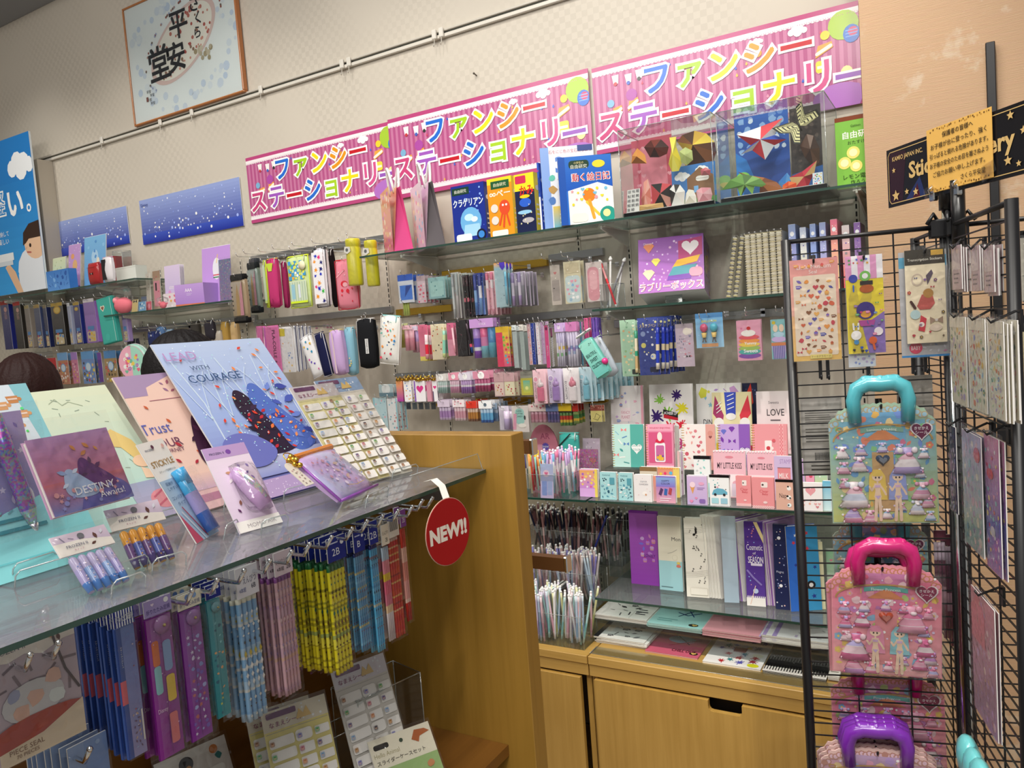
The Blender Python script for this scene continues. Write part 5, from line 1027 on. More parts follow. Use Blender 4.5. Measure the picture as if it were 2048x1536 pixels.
hung(coil_pouch,'coil_pouch','mint green pouch with lettering hung askew on a white coil','pouch',zG(1650,720),zG(1800,1045),2.62,ry=-.5)
hung(pouch('b8c0cc',[('s','dot','8a9ab0',8,.04)],.02,'a8b0c0',m='gloss'),'coil_pouch','pale grey clear pouch behind the mint coil pouch','pouch',zG(1720,720),zG(1850,1040),2.70,ry=-.45)
# ---- fifth row
def charm_card(c,ops):
    def f(r,w,h):
        board(r,w,h*.8,.0012,ops,3,'card',col=c); t = MB(); t.ball((0,-.004,h*.86),w*.16,'ffffff',8,6); t.lathe([(w*.05,h*.8),(w*.14,h*.86),(w*.05,h*.98)],'ffffff',8,(-w*.22,-.004,0)); t.lathe([(w*.05,h*.8),(w*.14,h*.86),(w*.05,h*.98)],'ffffff',8,(w*.22,-.004,0)); t.build('gold_clip','gold',r)
    return f
for i,(x0,x1,c,lb,ops) in enumerate(((118,182,'c85a9a','purple gradient charm card with clip',[('g','e8a05a','a83a9a')]),(175,250,'f0eef0','white dotted charm card with gold clips',[('bg','f2f0f0'),('s','dot','4a80d0 e8b03a d84a6a',9,.08)]),(255,355,'f0e8f0','white charm card with a big pink heart',[('bg','f4f0f4'),('r',0,0,.12,1,'8a5ab8'),('h',.52,.62,.32,'d83a8a')]),(350,400,'e0a8b8','rose charm card between two white ones',[('bg','d898ac')]),(395,448,'f0e8ee','white charm card with a pink heart at the row end',[('bg','f2eef2'),('h',.5,.7,.34,'e0408a'),('r',0,0,.2,.5,'5a4a6a')]))):
    hung(charm_card(c,ops),'charm_card',lb,'charm card',zG(x0,1045),zG(x1,1240),2.69,4,.03)
cap = lambda a,b_,c='f4f0f4': [[(.5,a),(.15,c),(.35,b_)]]
for i,(x0,y0,x1,y1,lb,a,b_,hd) in enumerate(((430,1030,520,1178,'mint and white pencil cap pack','a8c8c4','c8dcd8','dcd8d4'),(525,1020,612,1176,'pink pencil cap pack beside the mint one','e0a0c0','e8c8d8','e89ab0'),(607,1018,708,1180,'purple and white pencil cap pack','a070c0','c8a8d8','e0d8e8'),(712,1010,850,1166,'magenta pencil cap pack with a dark pink header','b03a70','d06a98','d890a8'))):
    hung(sticks(5,cap(a,b_),[('bg',hd),('c',.5,.45,.2,'ffffff')],.36,name='pencil_cap'),'cap_pack',lb,'stationery pack',zG(x0,y0),zG(x1,y1),2.69,5,.03)
memo2 = lambda c,d: fcard([('bg',c),('r',0,.62,1,1,'e0b8bc'),('rr',.06,.05,.94,.6,d),('s','cake dot heart','c84a5a e8c04a a87ac0',7,.08,.08,.06,.92,.56),('l',[(0,.63),(1,.63)],.01,'b07a84')],film=True)
hung(memo2('e4c4c4','f0dcd0'),'memo_pack','pink sweet pattern memo pack','memo pack',zG(868,1015),zG(962,1200),2.69,4,.03)
hung(memo2('e8d8b8','f0eccc'),'memo_pack','cream memo pack beside the pink one','memo pack',zG(945,1012),zG(1042,1196),2.69,5,.03,dx=.006)
tape = lambda c,d: (lambda r,w,h: (board(r,w,h,.0012,[('bg',mix(c,'ffffff',.45)),('tv','DECONSTAPE',.14,.4,.13,'4a3a5a',.7),('c',.2,.72,.2,'f4f0f4'),('c',.2,.72,.16,mix(c,'ffffff',.2)),('ln',3,'ffffff',.4,.05,.9,.2)],2,'backing_card',rad=.3),tape_body(r,w,h,c,d),film_sheet(r,w,h*.96,-.018,.02*h,name='blister')))
def tape_body(r,w,h,c,d):
    b = MB(); b.box(-w*.16,-.014,h*.06,w*.32,-.002,h*.5,c,.004); b.build('tape_body','plastic',r)
    b = MB(); b.lathe([(.2*w,0),(.17*w,.012),(0.02,.012) if False else (.0,.012)],d,12,(.08*w,-.002,h*.56),'y'); b.lathe([(.09*w,h*.5),(.12*w,h*.58),(.1*w,h*.68),(.04*w,h*.74),(0,h*.76)],d,10,(.08*w,-.008,0)); b.build('tape_cap','plastic',r)
hung(fcard([('bg','d0c850'),('r',0,.72,1,1,'a8a89a'),('sv',12,'8a8a80',0,.82,1,.9),('g','7ac8b0','d8d84a',.2,.08,.8,.62),('c',.5,.3,.14,'f0f0a0')]),'tape_card','yellow-green double-sided tape card','stationery pack',zG(1072,1002),zG(1180,1190),2.72,2,.03)
for i,(x0,y0,x1,y1,c,d,lb,n) in enumerate(((1170,1000,1290,1255,'e07a98','f4eaea','pink bottle-shaped correction tape card',3),(1285,990,1410,1250,'a888c8','c0a0d8','lavender bottle-shaped correction tape card',3),(1402,985,1545,1252,'f0e8ea','e890a4','white bottle-shaped correction tape card with pink cap',4),(1525,978,1640,1240,'8acce0','a8dcec','sky blue bottle-shaped correction tape card',9))):
    hung(tape(c,d),'tape_card',lb,'correction tape',zG(x0,y0),zG(x1,y1),2.66+.01*i,n,.022,dx=.012 if n > 4 else 0)
# ---- sixth row
for i,(x0,y0,x1,y1,lb,a,b_,hops) in enumerate(((440,1230,546,1385,'lilac eraser stick pack','b890c8','d8c0e0',[('bg','d8c8dc')]),(556,1228,660,1390,'pale pink eraser stick pack','e0a8b8','ecd0d8',[('bg','f0e4e8'),('s','heart','e07a90',4,.08)]),(660,1238,754,1396,'orange and brown eraser stick pack with red header','c88a3a','8a5a3a',[('bg','d83a2a')]),(756,1238,870,1406,'sky blue eraser stick pack with white header','6ab4e0','3a6ab8',[('bg','f0f2f4'),('c',.5,.5,.12,'6a7a8a')]),(868,1250,910,1395,'steel blue eraser stick pack behind the sky blue one','6a8ab0','8aa0c0',[('bg','9ab0c8')]))):
    hung(sticks(4,[[(.2,b_),(.5,a),(.3,mix(a,'ffffff',.4))]],hops,.34,name='eraser_stick'),'eraser_pack',lb,'stationery pack',zG(x0,y0),zG(x1,y1),2.69+(.03 if i == 4 else 0),4,.03)
hung(blister([('bg','d4ccdc'),('c',.4,.9,.2,'e8e4ec')],([(.6,'b8a8d0'),(.4,'d8c8e0')],.28,.06,.8,.45),tilt=.06),'tape_card','lilac slim correction tape card hung low','correction tape',zG(910,1275),zG(1000,1460),2.70,2,.03)
hung(fcard([('bg','e8e0dc'),('rr',.2,.3,.75,.9,'a8d8d0',.2),('t','SUPER',.45,.8,.06,'3a5a5a',.5),('t','CUTTER',.45,.7,.06,'3a5a5a',.5),('t','CANDY',.45,.6,.06,'3a5a5a',.5),('c',.78,.55,.06,'4a4a4a',.12),('p',[(0,.1),(.2,.1),(.3,.7),(.1,.7)],'e8a8c0'),('c',.6,.25,.25,'f4f0e8',.12)]),'cutter_card','white card with a mint cutter hung low','stationery pack',zG(1005,1265),zG(1152,1475),2.68,2,.03)
for x0,y0,x1,y1,lb,a,b_,hops in ((1140,1262,1282,1405,'dusty pink eraser pack with pale header','c8889a','d8a8b8',[('bg','d8c8c4'),('s','heart','c05a70',4,.07)]),(1272,1262,1384,1405,'dark blue and purple eraser pack','5a5a90','7a6aa0',[('bg','6a80b0')]),(1366,1256,1480,1430,'red and green eraser pack with yellow header','c83a2a','5a8a3a',[('bg','e0c02a'),('r',0,0,1,.12,'2a1a14')]),(1476,1256,1532,1415,'green eraser pack with a red header','4a8a4a','8aa050',[('bg','b83024')])):
    hung(sticks(4,[[(.25,b_),(.2,'e0b83a' if 'red' in lb else a),(.3,a),(.25,b_)]],hops,.38,name='eraser_stick'),'eraser_pack',lb,'stationery pack',zG(x0,y0),zG(x1,y1),2.70,3,.03)
hung(fcard([('bg','e4d888'),('r',0,.66,1,1,'9a4a3a'),('s','dot','d8a08a',6,.05,0,.68,1,1),('l',[(.2,.2),(.6,.1),(.85,.35),(.5,.5),(.35,.25)],.025,'2a2418')]),'memo_pack','small yellow memo pack with a line drawing','memo pack',zG(1610,1262),zG(1712,1396),2.70,2,.03)
# ---- pale blue character-free pouches behind the name stickers
hung(fcard([('bg','c8e4ea'),('s','dot leaf','8ac0d0 f0b8c0',12,.07),('r',.0,.0,.12,1,'9ad0dc')],rad=.12),'pencil_sleeve','pale aqua pencil sleeve behind the name sticker sheet','pen case',zG(-60,1200),zG(70,1460),2.70,3,.03)
hung(fcard([('bg','f0f2f2'),('s','dot leaf flower','d8808a 8ac0d0',12,.09),('r',.88,0,1,1,'9ad4e0')],rad=.2),'pencil_sleeve','white dotted pencil sleeve beside the aqua one','pen case',zG(48,1205),zG(150,1465),2.67,3,.03)
hung(fcard([('bg','b8ccd0'),('c',.5,.6,.3,'e8ecec'),('r',0,0,1,.3,'6a8a98')]),'pencil_sleeve','grey-blue pack hung above the aqua sleeves','stationery pack',zG(-15,1105),zG(108,1200),2.69,2,.03)
for i in range(6): p = at(*zG(165+i*48,1250),Y=2.74); hung(fcard([('bg',('8aa0b4','6a8098','9ab0c0','7a8a98','8a949c','70787e')[i])]),'eraser_pack',('slate blue','dark slate','pale slate','grey slate','stone grey','dark grey')[i]+' small pack half hidden under the charm cards','stationery pack',zG(150+i*48,1246),zG(192+i*48,1300),2.80)
hung(fcard([('g','8ac8d4','e0e8ec'),('s','blob star','f0f4f8 6aa8c0',8,.1)]),'glitter_pouch','white and aqua pouch behind the glitter folder edge','pouch',zF(400,1180),zF(520,1400),2.70)
# ---- hooks and cards under the short glass shelf
hung(blister([('bg','a8ccb0'),('s','blob flower heart','e8d8b0 f0eed8 7ab08a d8a878',26,.09),('rr',.62,.03,.95,.12,'22302a')],([(.1,'e8d8a8'),(.3,'c8a878'),(.12,'3a9a7a'),(.3,'e8dcc0'),(.18,'2f8a6c')],.1,.06,.8,.5),tilt=.1),'pen_card','green patterned card with a green novelty pen','pen card',zH(250,900),zH(415,1372),2.66,2,.03)
hung(blister([('bg','2f3f8c'),('r',0,.84,1,1,'3a4a98'),('t','スタンプペン',.5,.86,.06,'e8d070',.8),('c',.25,.72,.12,'8a9ac8'),('c',.25,.52,.12,'d8d070'),('c',.7,.32,.14,'e8e4d0'),('s','star dot blob','e8e0a0 8aa0e0 f0f0f4',18,.06),('rr',.5,.05,.9,.14,'141a3c')],([(.15,'e8e4d8'),(.3,'2a3fb0'),(.15,'d8c8a8'),(.25,'2a3fb8'),(.15,'1e2f98')],.09,.1,.82,.46),tilt=.1),'pen_card','navy patterned card with a blue novelty pen','pen card',zH(400,882),zH(605,1362),2.65,7,.03,dx=.006)
hung(fcard([('bg','cdbccb'),('r',0,.9,1,1,'b8aab4'),('c',.62,.82,.2,'f0e8dc'),('c',.78,.82,.16,'f0e8dc'),('s','leaf bow heart','d87a8a 8a8aa0 e8e0e4',22,.07,.05,.2,.95,.75),('i','bow',.66,.24,.11,'2a2428')]),'sticker_pack','mauve sticker pack with an apple-shaped charm','sticker pack',zH(718,915),zH(902,1290),2.70)
def balloon_card(r,w,h):
    fcard([('g','6aa4d0','9ac4e0'),('r',0,.86,1,1,'4a88c0'),('t','BALLOON',.5,.77,.07,'d8d04a',.85,.02),('r',.2,.02,.8,.12,'d8a070')],film=False)(r,w,h)
    for x,c in ((-.18,'d85a80'),(.18,'5ac0d8')):
        b = MB(); b.ball((w*x,-.008,h*.58),w*.145,c,12,8,(1,.7,1.1)); b.build('balloon','gloss',r); b = MB(); b.lathe([(w*.07,h*.3),(w*.1,h*.44),(0,h*.44)],'e8c878',8,(w*x,-.008,0)); b.tube([(w*x-.006,-.008,h*.16),(w*x-.002,-.008,h*.3)],.0016,'8a6a4a',5); b.tube([(w*x+.006,-.008,h*.16),(w*x+.002,-.008,h*.3)],.0016,'8a6a4a',5); b.build('basket','print',r)
    film_sheet(r,w,h,-.02)
hung(balloon_card,'charm_card','sky blue card with two ice cream shaped erasers','stationery pack',zH(895,845),zH(1145,1125),2.68)
cake = fcard([('bg','e8a8c0'),('s','dot heart','f4d0dc e080a8',10,.06),('c',.5,.12,.46,'8a5ab0',.12),('c',.5,.22,.46,'5ab8b0',.12),('c',.5,.31,.45,'a8c86a',.1),('c',.5,.40,.44,'f0d060',.1),('c',.5,.49,.43,'f0a050',.1),('c',.5,.58,.42,'e0606a',.1),('c',.48,.68,.30,'f4f2ec',.14),('c',.5,.8,.08,'c82a30'),('t','Yummy',.55,.42,.09,'ffffff',.6,.02),('t','Sweets',.55,.24,.09,'ffffff',.6,.02)],card=(0,.84))
hung(cake,'memo_pack','rainbow pancake tower memo pack in a clear bag','memo pack',zH(1235,820),zH(1478,1236),2.69,2,.03)
hung(fcard([('bg','8ac4c8'),('c',.2,.92,.12,'d8c03a'),('p',[(.15,.02),(.85,.02),(1,.36),(0,.36)],'b8a8d8'),('sv',7,'6a6aa8',.1,0,.9,.34),('r',0,.34,1,.42,'d88a5a'),('c',.5,.5,.48,'d0b8e4',.2),('c',.5,.62,.36,'b8d8e8',.18),('c',.3,.78,.16,'f0d8c0',.26),('c',.7,.78,.16,'f0d8c0',.26)],card=(0,.84)),'memo_pack','cupcake with wings memo pack in a clear bag','memo pack',zH(1530,810),zH(1690,1226),2.69,2,.03)
for x,y in ((725,870),(930,855),(1145,835),(1320,822),(1640,800)): p = at(*zH(x,y),Y=2.65); hook(p.x,p.z-.012,HY,2.65)
# ---- far section: long pencil cases and packs
LC = [
 (0,740,100,1090,'1c2470','navy long pencil case with red header','c8281e'),(92,745,186,1085,'2a2622','dark olive long pencil case with red header','c8281e'),
 (176,770,248,1080,'8a8078','clear long pencil case with printed tag','b8a878'),(244,765,325,1080,'3a4468','grey and navy long pencil case','b89a5a'),(310,765,372,1075,'1a2350','plain navy long pencil case','9a8a6a'),
 (370,755,492,1060,'1c1816','black long pencil case with a gold oval','c8a84a'),(488,752,542,1055,'9aa0b8','clear and navy long pencil case','e0e0e4'),(532,745,612,1050,'1e2a78','royal blue long pencil case with a gold oval','c8a84a'),
 (605,725,722,1040,'9a70c0','purple long pencil case with white header','f0e8ec'),(880,740,945,1035,'a088c0','lavender long pencil case behind the teal one','c8b8d8')]
for i,(x0,y0,x1,y1,c,lb,hd) in enumerate(LC):
    ops = [('bg',c),('g',mix(c,'ffffff',.12),c),('r',0,.92,1,1,hd)]
    if i in (0,1): ops += [('c',.6,.82,.2,'d8a8a0',.18),('ln',5,'d8a8a0',.4,.62,.8,.76)]
    if 'oval' in lb: ops += [('c',.5,.83,.32,'c8a040',.2),('c',.5,.83,.25,'e0c470',.14)]
    if i >= 2: ops += [('rr',.12,.03,.88,.26,'d8c8a0'),('s','blob dot','d86a5a 6a9ad0 e8c04a 8a5ab0 f0e8dc',14,.1,.1,.02,.9,.34),('r',.2,.3,.8,.38,'5a90c8')]
    def lc(r,w,h,ops=ops,c=c):
        b = MB(); b.box(-w/2,0,0,w/2,.03,h*.93,c,.004); b.build('case_body','fabric',r); board(r,w*.96,h*.99,.0012,ops,i,'printed_sleeve',y=-.002); film_sheet(r,w*1.05,h,-.004)
    hung(lc,'long_pencil_case',lb,'pencil case',zA(x0,y0),zA(x1,y1),2.70+.012*(i % 3))
    p = at(*zA((x0+x1)/2+20,y0-28),Y=2.68); hook(p.x,p.z-.012,HY,2.68)
def teal(r,w,h):
    b = MB(); b.box(-w/2,0,0,w/2,.03,h*.95,'3a9a90',.004); Art(b,(-w/2,0,0),w=w,h=h*.95).draw([('rr',.06,.03,.94,.97,'46a89c'),('h',.35,.78,.14,'e8dcc8'),('h',.35,.78,.09,'8a5a4a'),('l',[(.9,.03),(.9,.97)],.02,'c8e4dc'),('c',.4,.14,.14,'4ab0a4')]); b.build('case_body','fabric',r)
hung(teal,'long_pencil_case','teal long pencil case with a small heart badge','pencil case',zA(715,700),zA(868,1042),2.66,ry=-.1)
RC = [(236,1125,330,1340,'blue-headed pack beside the red case','4a8ad0','d84a4a'),(330,1150,432,1348,'plain red flat case','c8202c','c8202c'),(412,1110,518,1345,'sky blue headed playing-set pack, first of three','7ab0e0','c88a6a'),(512,1105,588,1340,'lilac headed pack between two blue ones','b088d0','d888a8'),(585,1100,710,1340,'sky blue headed playing-set pack, second of three','6aa8dc','7a9ad0'),(706,1108,762,1330,'purple narrow flat case','7a4ab0','6a3aa0'),(752,1095,872,1330,'sky blue headed playing-set pack, third of three','5a9ad4','b89a6a')]
for i,(x0,y0,x1,y1,lb,hd,c) in enumerate(RC):
    ops = [('bg',c),('r',0,.76,1,1,hd)] if i != 1 else [('bg',c)]
    if i in (2,4,6): ops += [('s','blob flower star','3a2a24 e8c8a0 d84a5a f0d850 ffffff',18,.09,0,0,1,.74),('c',.5,.52,.24,'7ab4e8',.24),('c',.5,.52,.19,'d8e8f4',.19)]
    if i == 3: ops += [('s','flower heart','f0d0d8 e8c070 a85a8a',10,.12,0,0,1,.7)]
    hung(fcard(ops,i),'play_pack',lb,'stationery pack',zA(x0,y0),zA(x1,y1),2.70+.01*(i % 2),2 if i in (2,4,6) else 1,.03)
def round_case(r,w,h):
    b = MB(); R = h/2; b.lathe([(R*.92,0),(R,.008),(R,.04),(R*.92,.048),(0,.05)],'a8d8c8',28,(0,0.05,R),'y'); b.lathe([(R*.92,.05),(0,.0505)],'f0a8bc',28,(0,.05,R),'y'); a = Art(b,(0,-.0012,R)); rnd = random.Random(4)
    a.poly([(R*.9*math.cos(PI*.5+PI*i/12),R*.9*math.sin(PI*.5+PI*i/12)) for i in range(13)],'f0b0c4'); a.poly([(R*.9*math.cos(-PI*.5+PI*i/12),R*.9*math.sin(-PI*.5+PI*i/12)) for i in range(13)],'a8dcc8'); a.k += 1
    for i in range(26): a.icon(rnd.choice(['flower','heart','dot','star']),rnd.uniform(-.5,.5)*R,rnd.uniform(-.5,.5)*R,R*.12,rnd.choice(['e86a8a','f0d060','f4f4f0','a880c8','7ac0a0']),rnd)
    b.build('round_body','gloss',r); z = MB(); z.lathe([(R*1.01,.018),(R*1.03,.022),(R*1.01,.026)],'e8e4e8',28,(0,.05,R),'y'); z.build('zipper','plastic',r)
hung(round_case,'round_case','round pink and mint zip case with flowers','pen case',zA(868,1062),zA(1066,1318),2.66,rz=.2)
hung(pouch('4a4654',[('s','dot','8a8494',6,.06)],.02,'6a6474'),'cloth_pouch','dark grey pouch peeping behind the round case','pouch',zA(930,1020),zA(1030,1130),2.80)
hung(pouch('28305c',[('i','bow',.5,.8,.3,'3a4680')],.04,'3a4270'),'cloth_pouch','navy pouch with a bow beside the dark-haired shopper','pouch',zA(1085,965),zA(1180,1070),2.72)
# ================================================================ far glass shelves
def file_(ops,seed=1,col='e8e8e8'): return lambda r,w,h: (board(r,w,h,.0025,ops,seed,'front_sheet','gloss',col),board(r,w*.985,h*1.01,.002,None,1,'back_sheet','gloss',mix(col,'ffffff',.3),y=.004))
def shelf_item(bd,name,label,cat,TL,BR,Y,Z,rx=-.12,rz=0,group=None):
    cx,z,w,h = put(TL,BR,Y); r = thing(name,label,cat,(cx,Y,Z+.0004),(rx,0,rz),group); build = bd(r,w,h); return r
shelf_item(file_([('g','d4dcb8','b8d8cc'),('c',.6,.3,.16,'e8a84a',.3),('s','leaf','a8b890',8,.06)]),'clear_file','pale green file leaning on the far glass shelf','file',zA(345,350),zA(470,605),2.82,ZL1)
shelf_item(file_([('bg','c098d0'),('c',.35,.75,.14,'e0a06a'),('c',.55,.55,.2,'e0b07a',.3),('s','dot star','d8b8e4',12,.04)]),'clear_file','lilac file leaning on the far glass shelf','file',zA(455,272),zA(580,605),2.80,ZL1)
shelf_item(file_([('g','7ab4e0','6a9ed4'),('p',[(.3,.35),(.7,.4),(.85,.1),(.3,.15)],'4f86c8'),('c',.5,.6,.16,'a8cce8',.2),('c',.65,.5,.07,'e8dcc8',.12),('s','blob','5a94d0 8ac0e8',10,.06)]),'clear_file','sky blue file leaning on the far glass shelf','file',zA(570,245),zA(770,600),2.78,ZL1)
shelf_item(carton(.05,[('g','3f7cc8','5a94d8'),('s','bar blob','2a5aa8 7ab0e8',16,.06)],1,'3f78c0'),'flat_box','blue flat box in front of the pale green file','box',zA(330,482),zA(510,608),2.70,ZL1,0)
shelf_item(pouch('a82a2c',[('i','bow',.5,.5,.18,'3a1414'),('l',[(.05,.86),(.95,.86)],.02,'6a1a1c')],.05,'c84a48',m='gloss',strap=False),'glasses_case','red small case standing on the far glass shelf','pouch',zA(645,428),zA(745,572),2.68,ZL1,0)
shelf_item(pouch('e8e4e8',[('p',[(0,0),(.55,0),(.4,.5),(.6,1),(0,1)],'1c1c20')],.04,'d8a8c0',m='gloss',strap=False),'glasses_case','black and white rounded case beside the red one','pouch',zA(750,400),zA(840,572),2.67,ZL1,0)
shelf_item(carton(.07,[('bg','dfe2da'),('l',[(0,.9),(1,.9)],.01,'b8bcb4')],1,'d4d8d0'),'flat_box','plain white box at the end of the far shelf','box',zA(842,482),zA(1000,572),2.76,ZL1,0)
shelf_item(carton(.05,[('bg','a8464a'),('r',.1,.2,.9,.8,'c05a5c')],1,'9a3c40',m='gloss'),'flat_box','dark red box standing behind the white box','box',zA(765,362),zA(850,570),2.84,ZL1,0)
r = shelf_item(lambda r,w,h: open_box(r,w,.06,h),'clear_tray','empty clear tray standing behind the white box','tray',zA(850,330),zA(945,570),2.88,ZL1,0)
# lavender group on the lower far shelf
shelf_item(file_([('bg','c49ae0'),('c',.52,.62,.14,'e8e8f0',.26),('l',[(.52,.72),(.56,.86)],.02,'f0d060'),('r',.4,.5,.62,.52,'d85a60'),('r',.4,.46,.6,.48,'4a8a5a')]),'clear_file','large lavender file with a small white motif','file',zA(1440,352),zA(1690,745),2.80,ZL2,-.1)
shelf_item(fcard([('g','8a90d0','b08ad0'),('s','star dot blob','d8e0f4 6a80c8 e0a8d8',40,.05)],m='glitter'),'glitter_pouch','blue and lilac glitter pouch leaning on the lavender file','pouch',zA(1578,428),zA(1705,742),2.72,ZL2,-.06)
shelf_item(carton(.12,[('g','c4a0e0','ac84d0'),('t','AAA',.48,.72,.16,'ece0f4',.25,.03),('ln',2,'d8c4ec',.4,.45,.6,.58),('r',0,0,1,.08,'d87a5a')],1,'b090d4',m='gloss'),'tin_box','lavender tin box on the lower far shelf','box',zA(1292,612),zA(1478,745),2.68,ZL2,0,.2)
for i in range(4): shelf_item(booklet([('g','dccbe8','c8b8e0'),('rr',.25,.25,.75,.33,'e4d8ee'),('c',.3,.14,.09,'d898c8')],.004),'memo_pad',('front','second','third','hindmost')[i]+' lavender memo pad leaning in its row','memo pad',zA(1182+11*i,434-4*i),zA(1318+9*i,645-4*i),2.74+.012*i,ZL2+.065,-.06,group='lavender memo pads')
shelf_item(carton(.09,[('bg','e8dce0'),('s','heart blob star','e0708a e8b04a a070c0 f4f0f4',14,.08)],1,'dcc8d8'),'flat_box','small patterned box carrying the lavender memo pads','box',zA(1188,642),zA(1318,738),2.73,ZL2,0)
shelf_item(fcard([('bg','c8b09a'),('r',0,.82,1,1,'b89a80'),('rr',.1,.1,.9,.75,'e8a0b0'),('s','heart','d05a7a',5,.08),('rr',.3,.5,.5,.7,'2a2428')]),'charm_pack','pink charm pack in a crinkled clear bag','stationery pack',zA(1095,485),zA(1185,780),2.74,ZL2,-.05)
shelf_item(fcard([('bg','d8d0c4'),('s','blob bow','c8a890 f0ece4 8a7a74',10,.1)]),'charm_pack','beige charm pack half hidden by the pink one','stationery pack',zA(1045,500),zA(1110,790),2.76,ZL2,-.05)
def plush(r,w,h):
    b = MB(); b.ball((0,0,h*.3),h*.3,'e87a88',14,8,(w/h*1.6,.8,1)); b.ball((-w*.3,-.01,h*.5),h*.14,'f09aa4',8,6); b.build('plush_body','fabric',r); f = MB(); f.pillow(w*1.05,h*.5,.06,'ffffff',(0,0,h*.5),n=6); f.build('film_bag','film',r)
shelf_item(plush,'plush_pouch','pink plush pouch in a crinkled clear bag','pouch',zA(830,640),zA(968,820),2.68,ZL2,0)
shelf_item(fcard([('bg','d8c488'),('i','bow',.5,.85,.3,'1c1a1c')]),'charm_card','tan tag card beside the pink plush pouch','card',zA(950,720),zA(1005,812),2.67,ZL2,-.2)
shelf_item(fcard([('bg','7ab0d8'),('s','blob','e8f0f4 3a6aa0',8,.12)]),'charm_card','small blue pack beside the tan tag card','card',zA(1005,740),zA(1068,805),2.67,ZL2,-.1)
shelf_item(fcard([('bg','a8b8dc'),('c',.5,.5,.3,'8a98c8',.4)]),'charm_card','pale blue card standing at the shelf back','card',zA(1015,565),zA(1070,690),2.84,ZL2,0)
shelf_item(fcard([('bg','d8667a'),('c',.5,.5,.3,'e8a0b0',.3)]),'charm_card','coral card tucked beside the blue pack','card',zA(1062,735),zA(1110,800),2.69,ZL2,-.1)
shelf_item(plush,'plush_pouch','tiny purple and pink plush charm before the memo pads','pouch',zA(1165,690),zA(1215,770),2.67,ZL2,0)
# ================================================================ memo shelf: three steps of notebooks and pads
zI = lambda x,y: (1040+x*.3027,740+y*.3027)
zJ = lambda x,y: (1040+x*.349,1000+y*.349)
def riser(label,x0,x1,y0,y1,z0,z1):
    r = thing('clear_riser',label,'riser',((x0+x1)/2,(y0+y1)/2,z0+.0003)); w,d,h = (x1-x0)/2,(y1-y0)/2,z1-z0-.0006; b = MB(); t = .003
    b.box(-w,-d,h-t,w,d,h,'ffffff'); b.build('step','acrylic',r); b = MB(); b.box(-w,-d,0,w,-d+t,h-t-.0002,'ffffff'); b.build('riser_face','acrylic',r)
R1,R2 = at(1320,936,Y=2.66).z,1.09
riser('clear acrylic step under the middle row of ring notebooks',-1.17,-.28,2.635,2.735,NZ,R1)
riser('taller clear acrylic step under the back row of notebooks',-1.17,-.28,2.752,2.90,NZ,R2)
def nb(TL,BR,Y,Z,label,ops,t=.008,spiral=None,rx=-.1,cat='notebook',name='notebook',group=None,seed=1,cover='f5f5f5',rz=0):
    return stood(booklet(ops,t,spiral=spiral,seed=seed,cover=cover),name,label,cat,TL,BR,Y,Z,rx,rz,group)
PAL = 'e88aa0 8ac8d8 e8c860 a88ad0 7ac0a0 e07a6a'
g = 'large notebooks in the back row'
nb(zI(580,110),zI(812,370),2.79,R2,'large white notebook with tiny printed toys and pink spine',[('bg','ece6e6'),('r',.93,0,1,1,'e8a8b8'),('s','bar star cup leaf cake','e8a0b8 a8b8e0 c8a8d8 8a9ad0',24,.06,0,.0,.9,1),('rr',.3,.45,.62,.66,'f4e4e8',.03),('t','FANCY',.46,.59,.045,'d08aa0',.26),('t','PLANET',.46,.52,.045,'d08aa0',.26),('st',.3,.22,.05,'e8d860')],group=g)
nb(zI(836,100),zI(1140,370),2.785,R2,'large white notebook with big paint splats',[('bg','f0eeec'),('s','splat','7a2a90 d8203a 3ab0a0 8ac84a e8e02a 3a1a70 d04a90',15,.13),('p',[(.33,.58),(.66,.54),(.66,.46),(.33,.5)],'c82034'),('p',[(.32,.63),(.66,.57),(.66,.5),(.32,.56)],'17171b'),('t','#CHEER UP',.49,.567,.045,'f4f4f4',.3,.02,-.1),('p',[(.32,.38),(.66,.34),(.66,.28),(.32,.32)],'17171b'),('t','@MY_FRIEND',.49,.33,.04,'f4f4f4',.3,.02,-.1),('r',.36,.06,.6,.12,'17171b')],group=g)
nb(zI(1150,95),zI(1462,370),2.83,R2,'large white notebook with little dinosaurs',[('bg','eceaea'),('s','leaf star bar','d8d04a b090d0 e8a0b0 8ac0d8',20,.07),('p',[(.05,.85),(.12,.95),(.25,.9),(.22,.8),(.1,.78)],'d8d84a'),('p',[(.75,.93),(.85,.96),(.97,.85),(.9,.8),(.78,.82)],'c89ad0'),('t','DINO',.3,.42,.09,'2a2a30',.3)],group=g)
nb(zI(1455,90),zI(1568,370),2.86,R2,'navy notebook with a red corner behind the white ones',[('bg','1e2448'),('p',[(0,.7),(.6,1),(.75,.7),(.3,.6)],'d83a2a'),('s','star','6a7ab0',8,.06)],group=g,cover='1e2448')
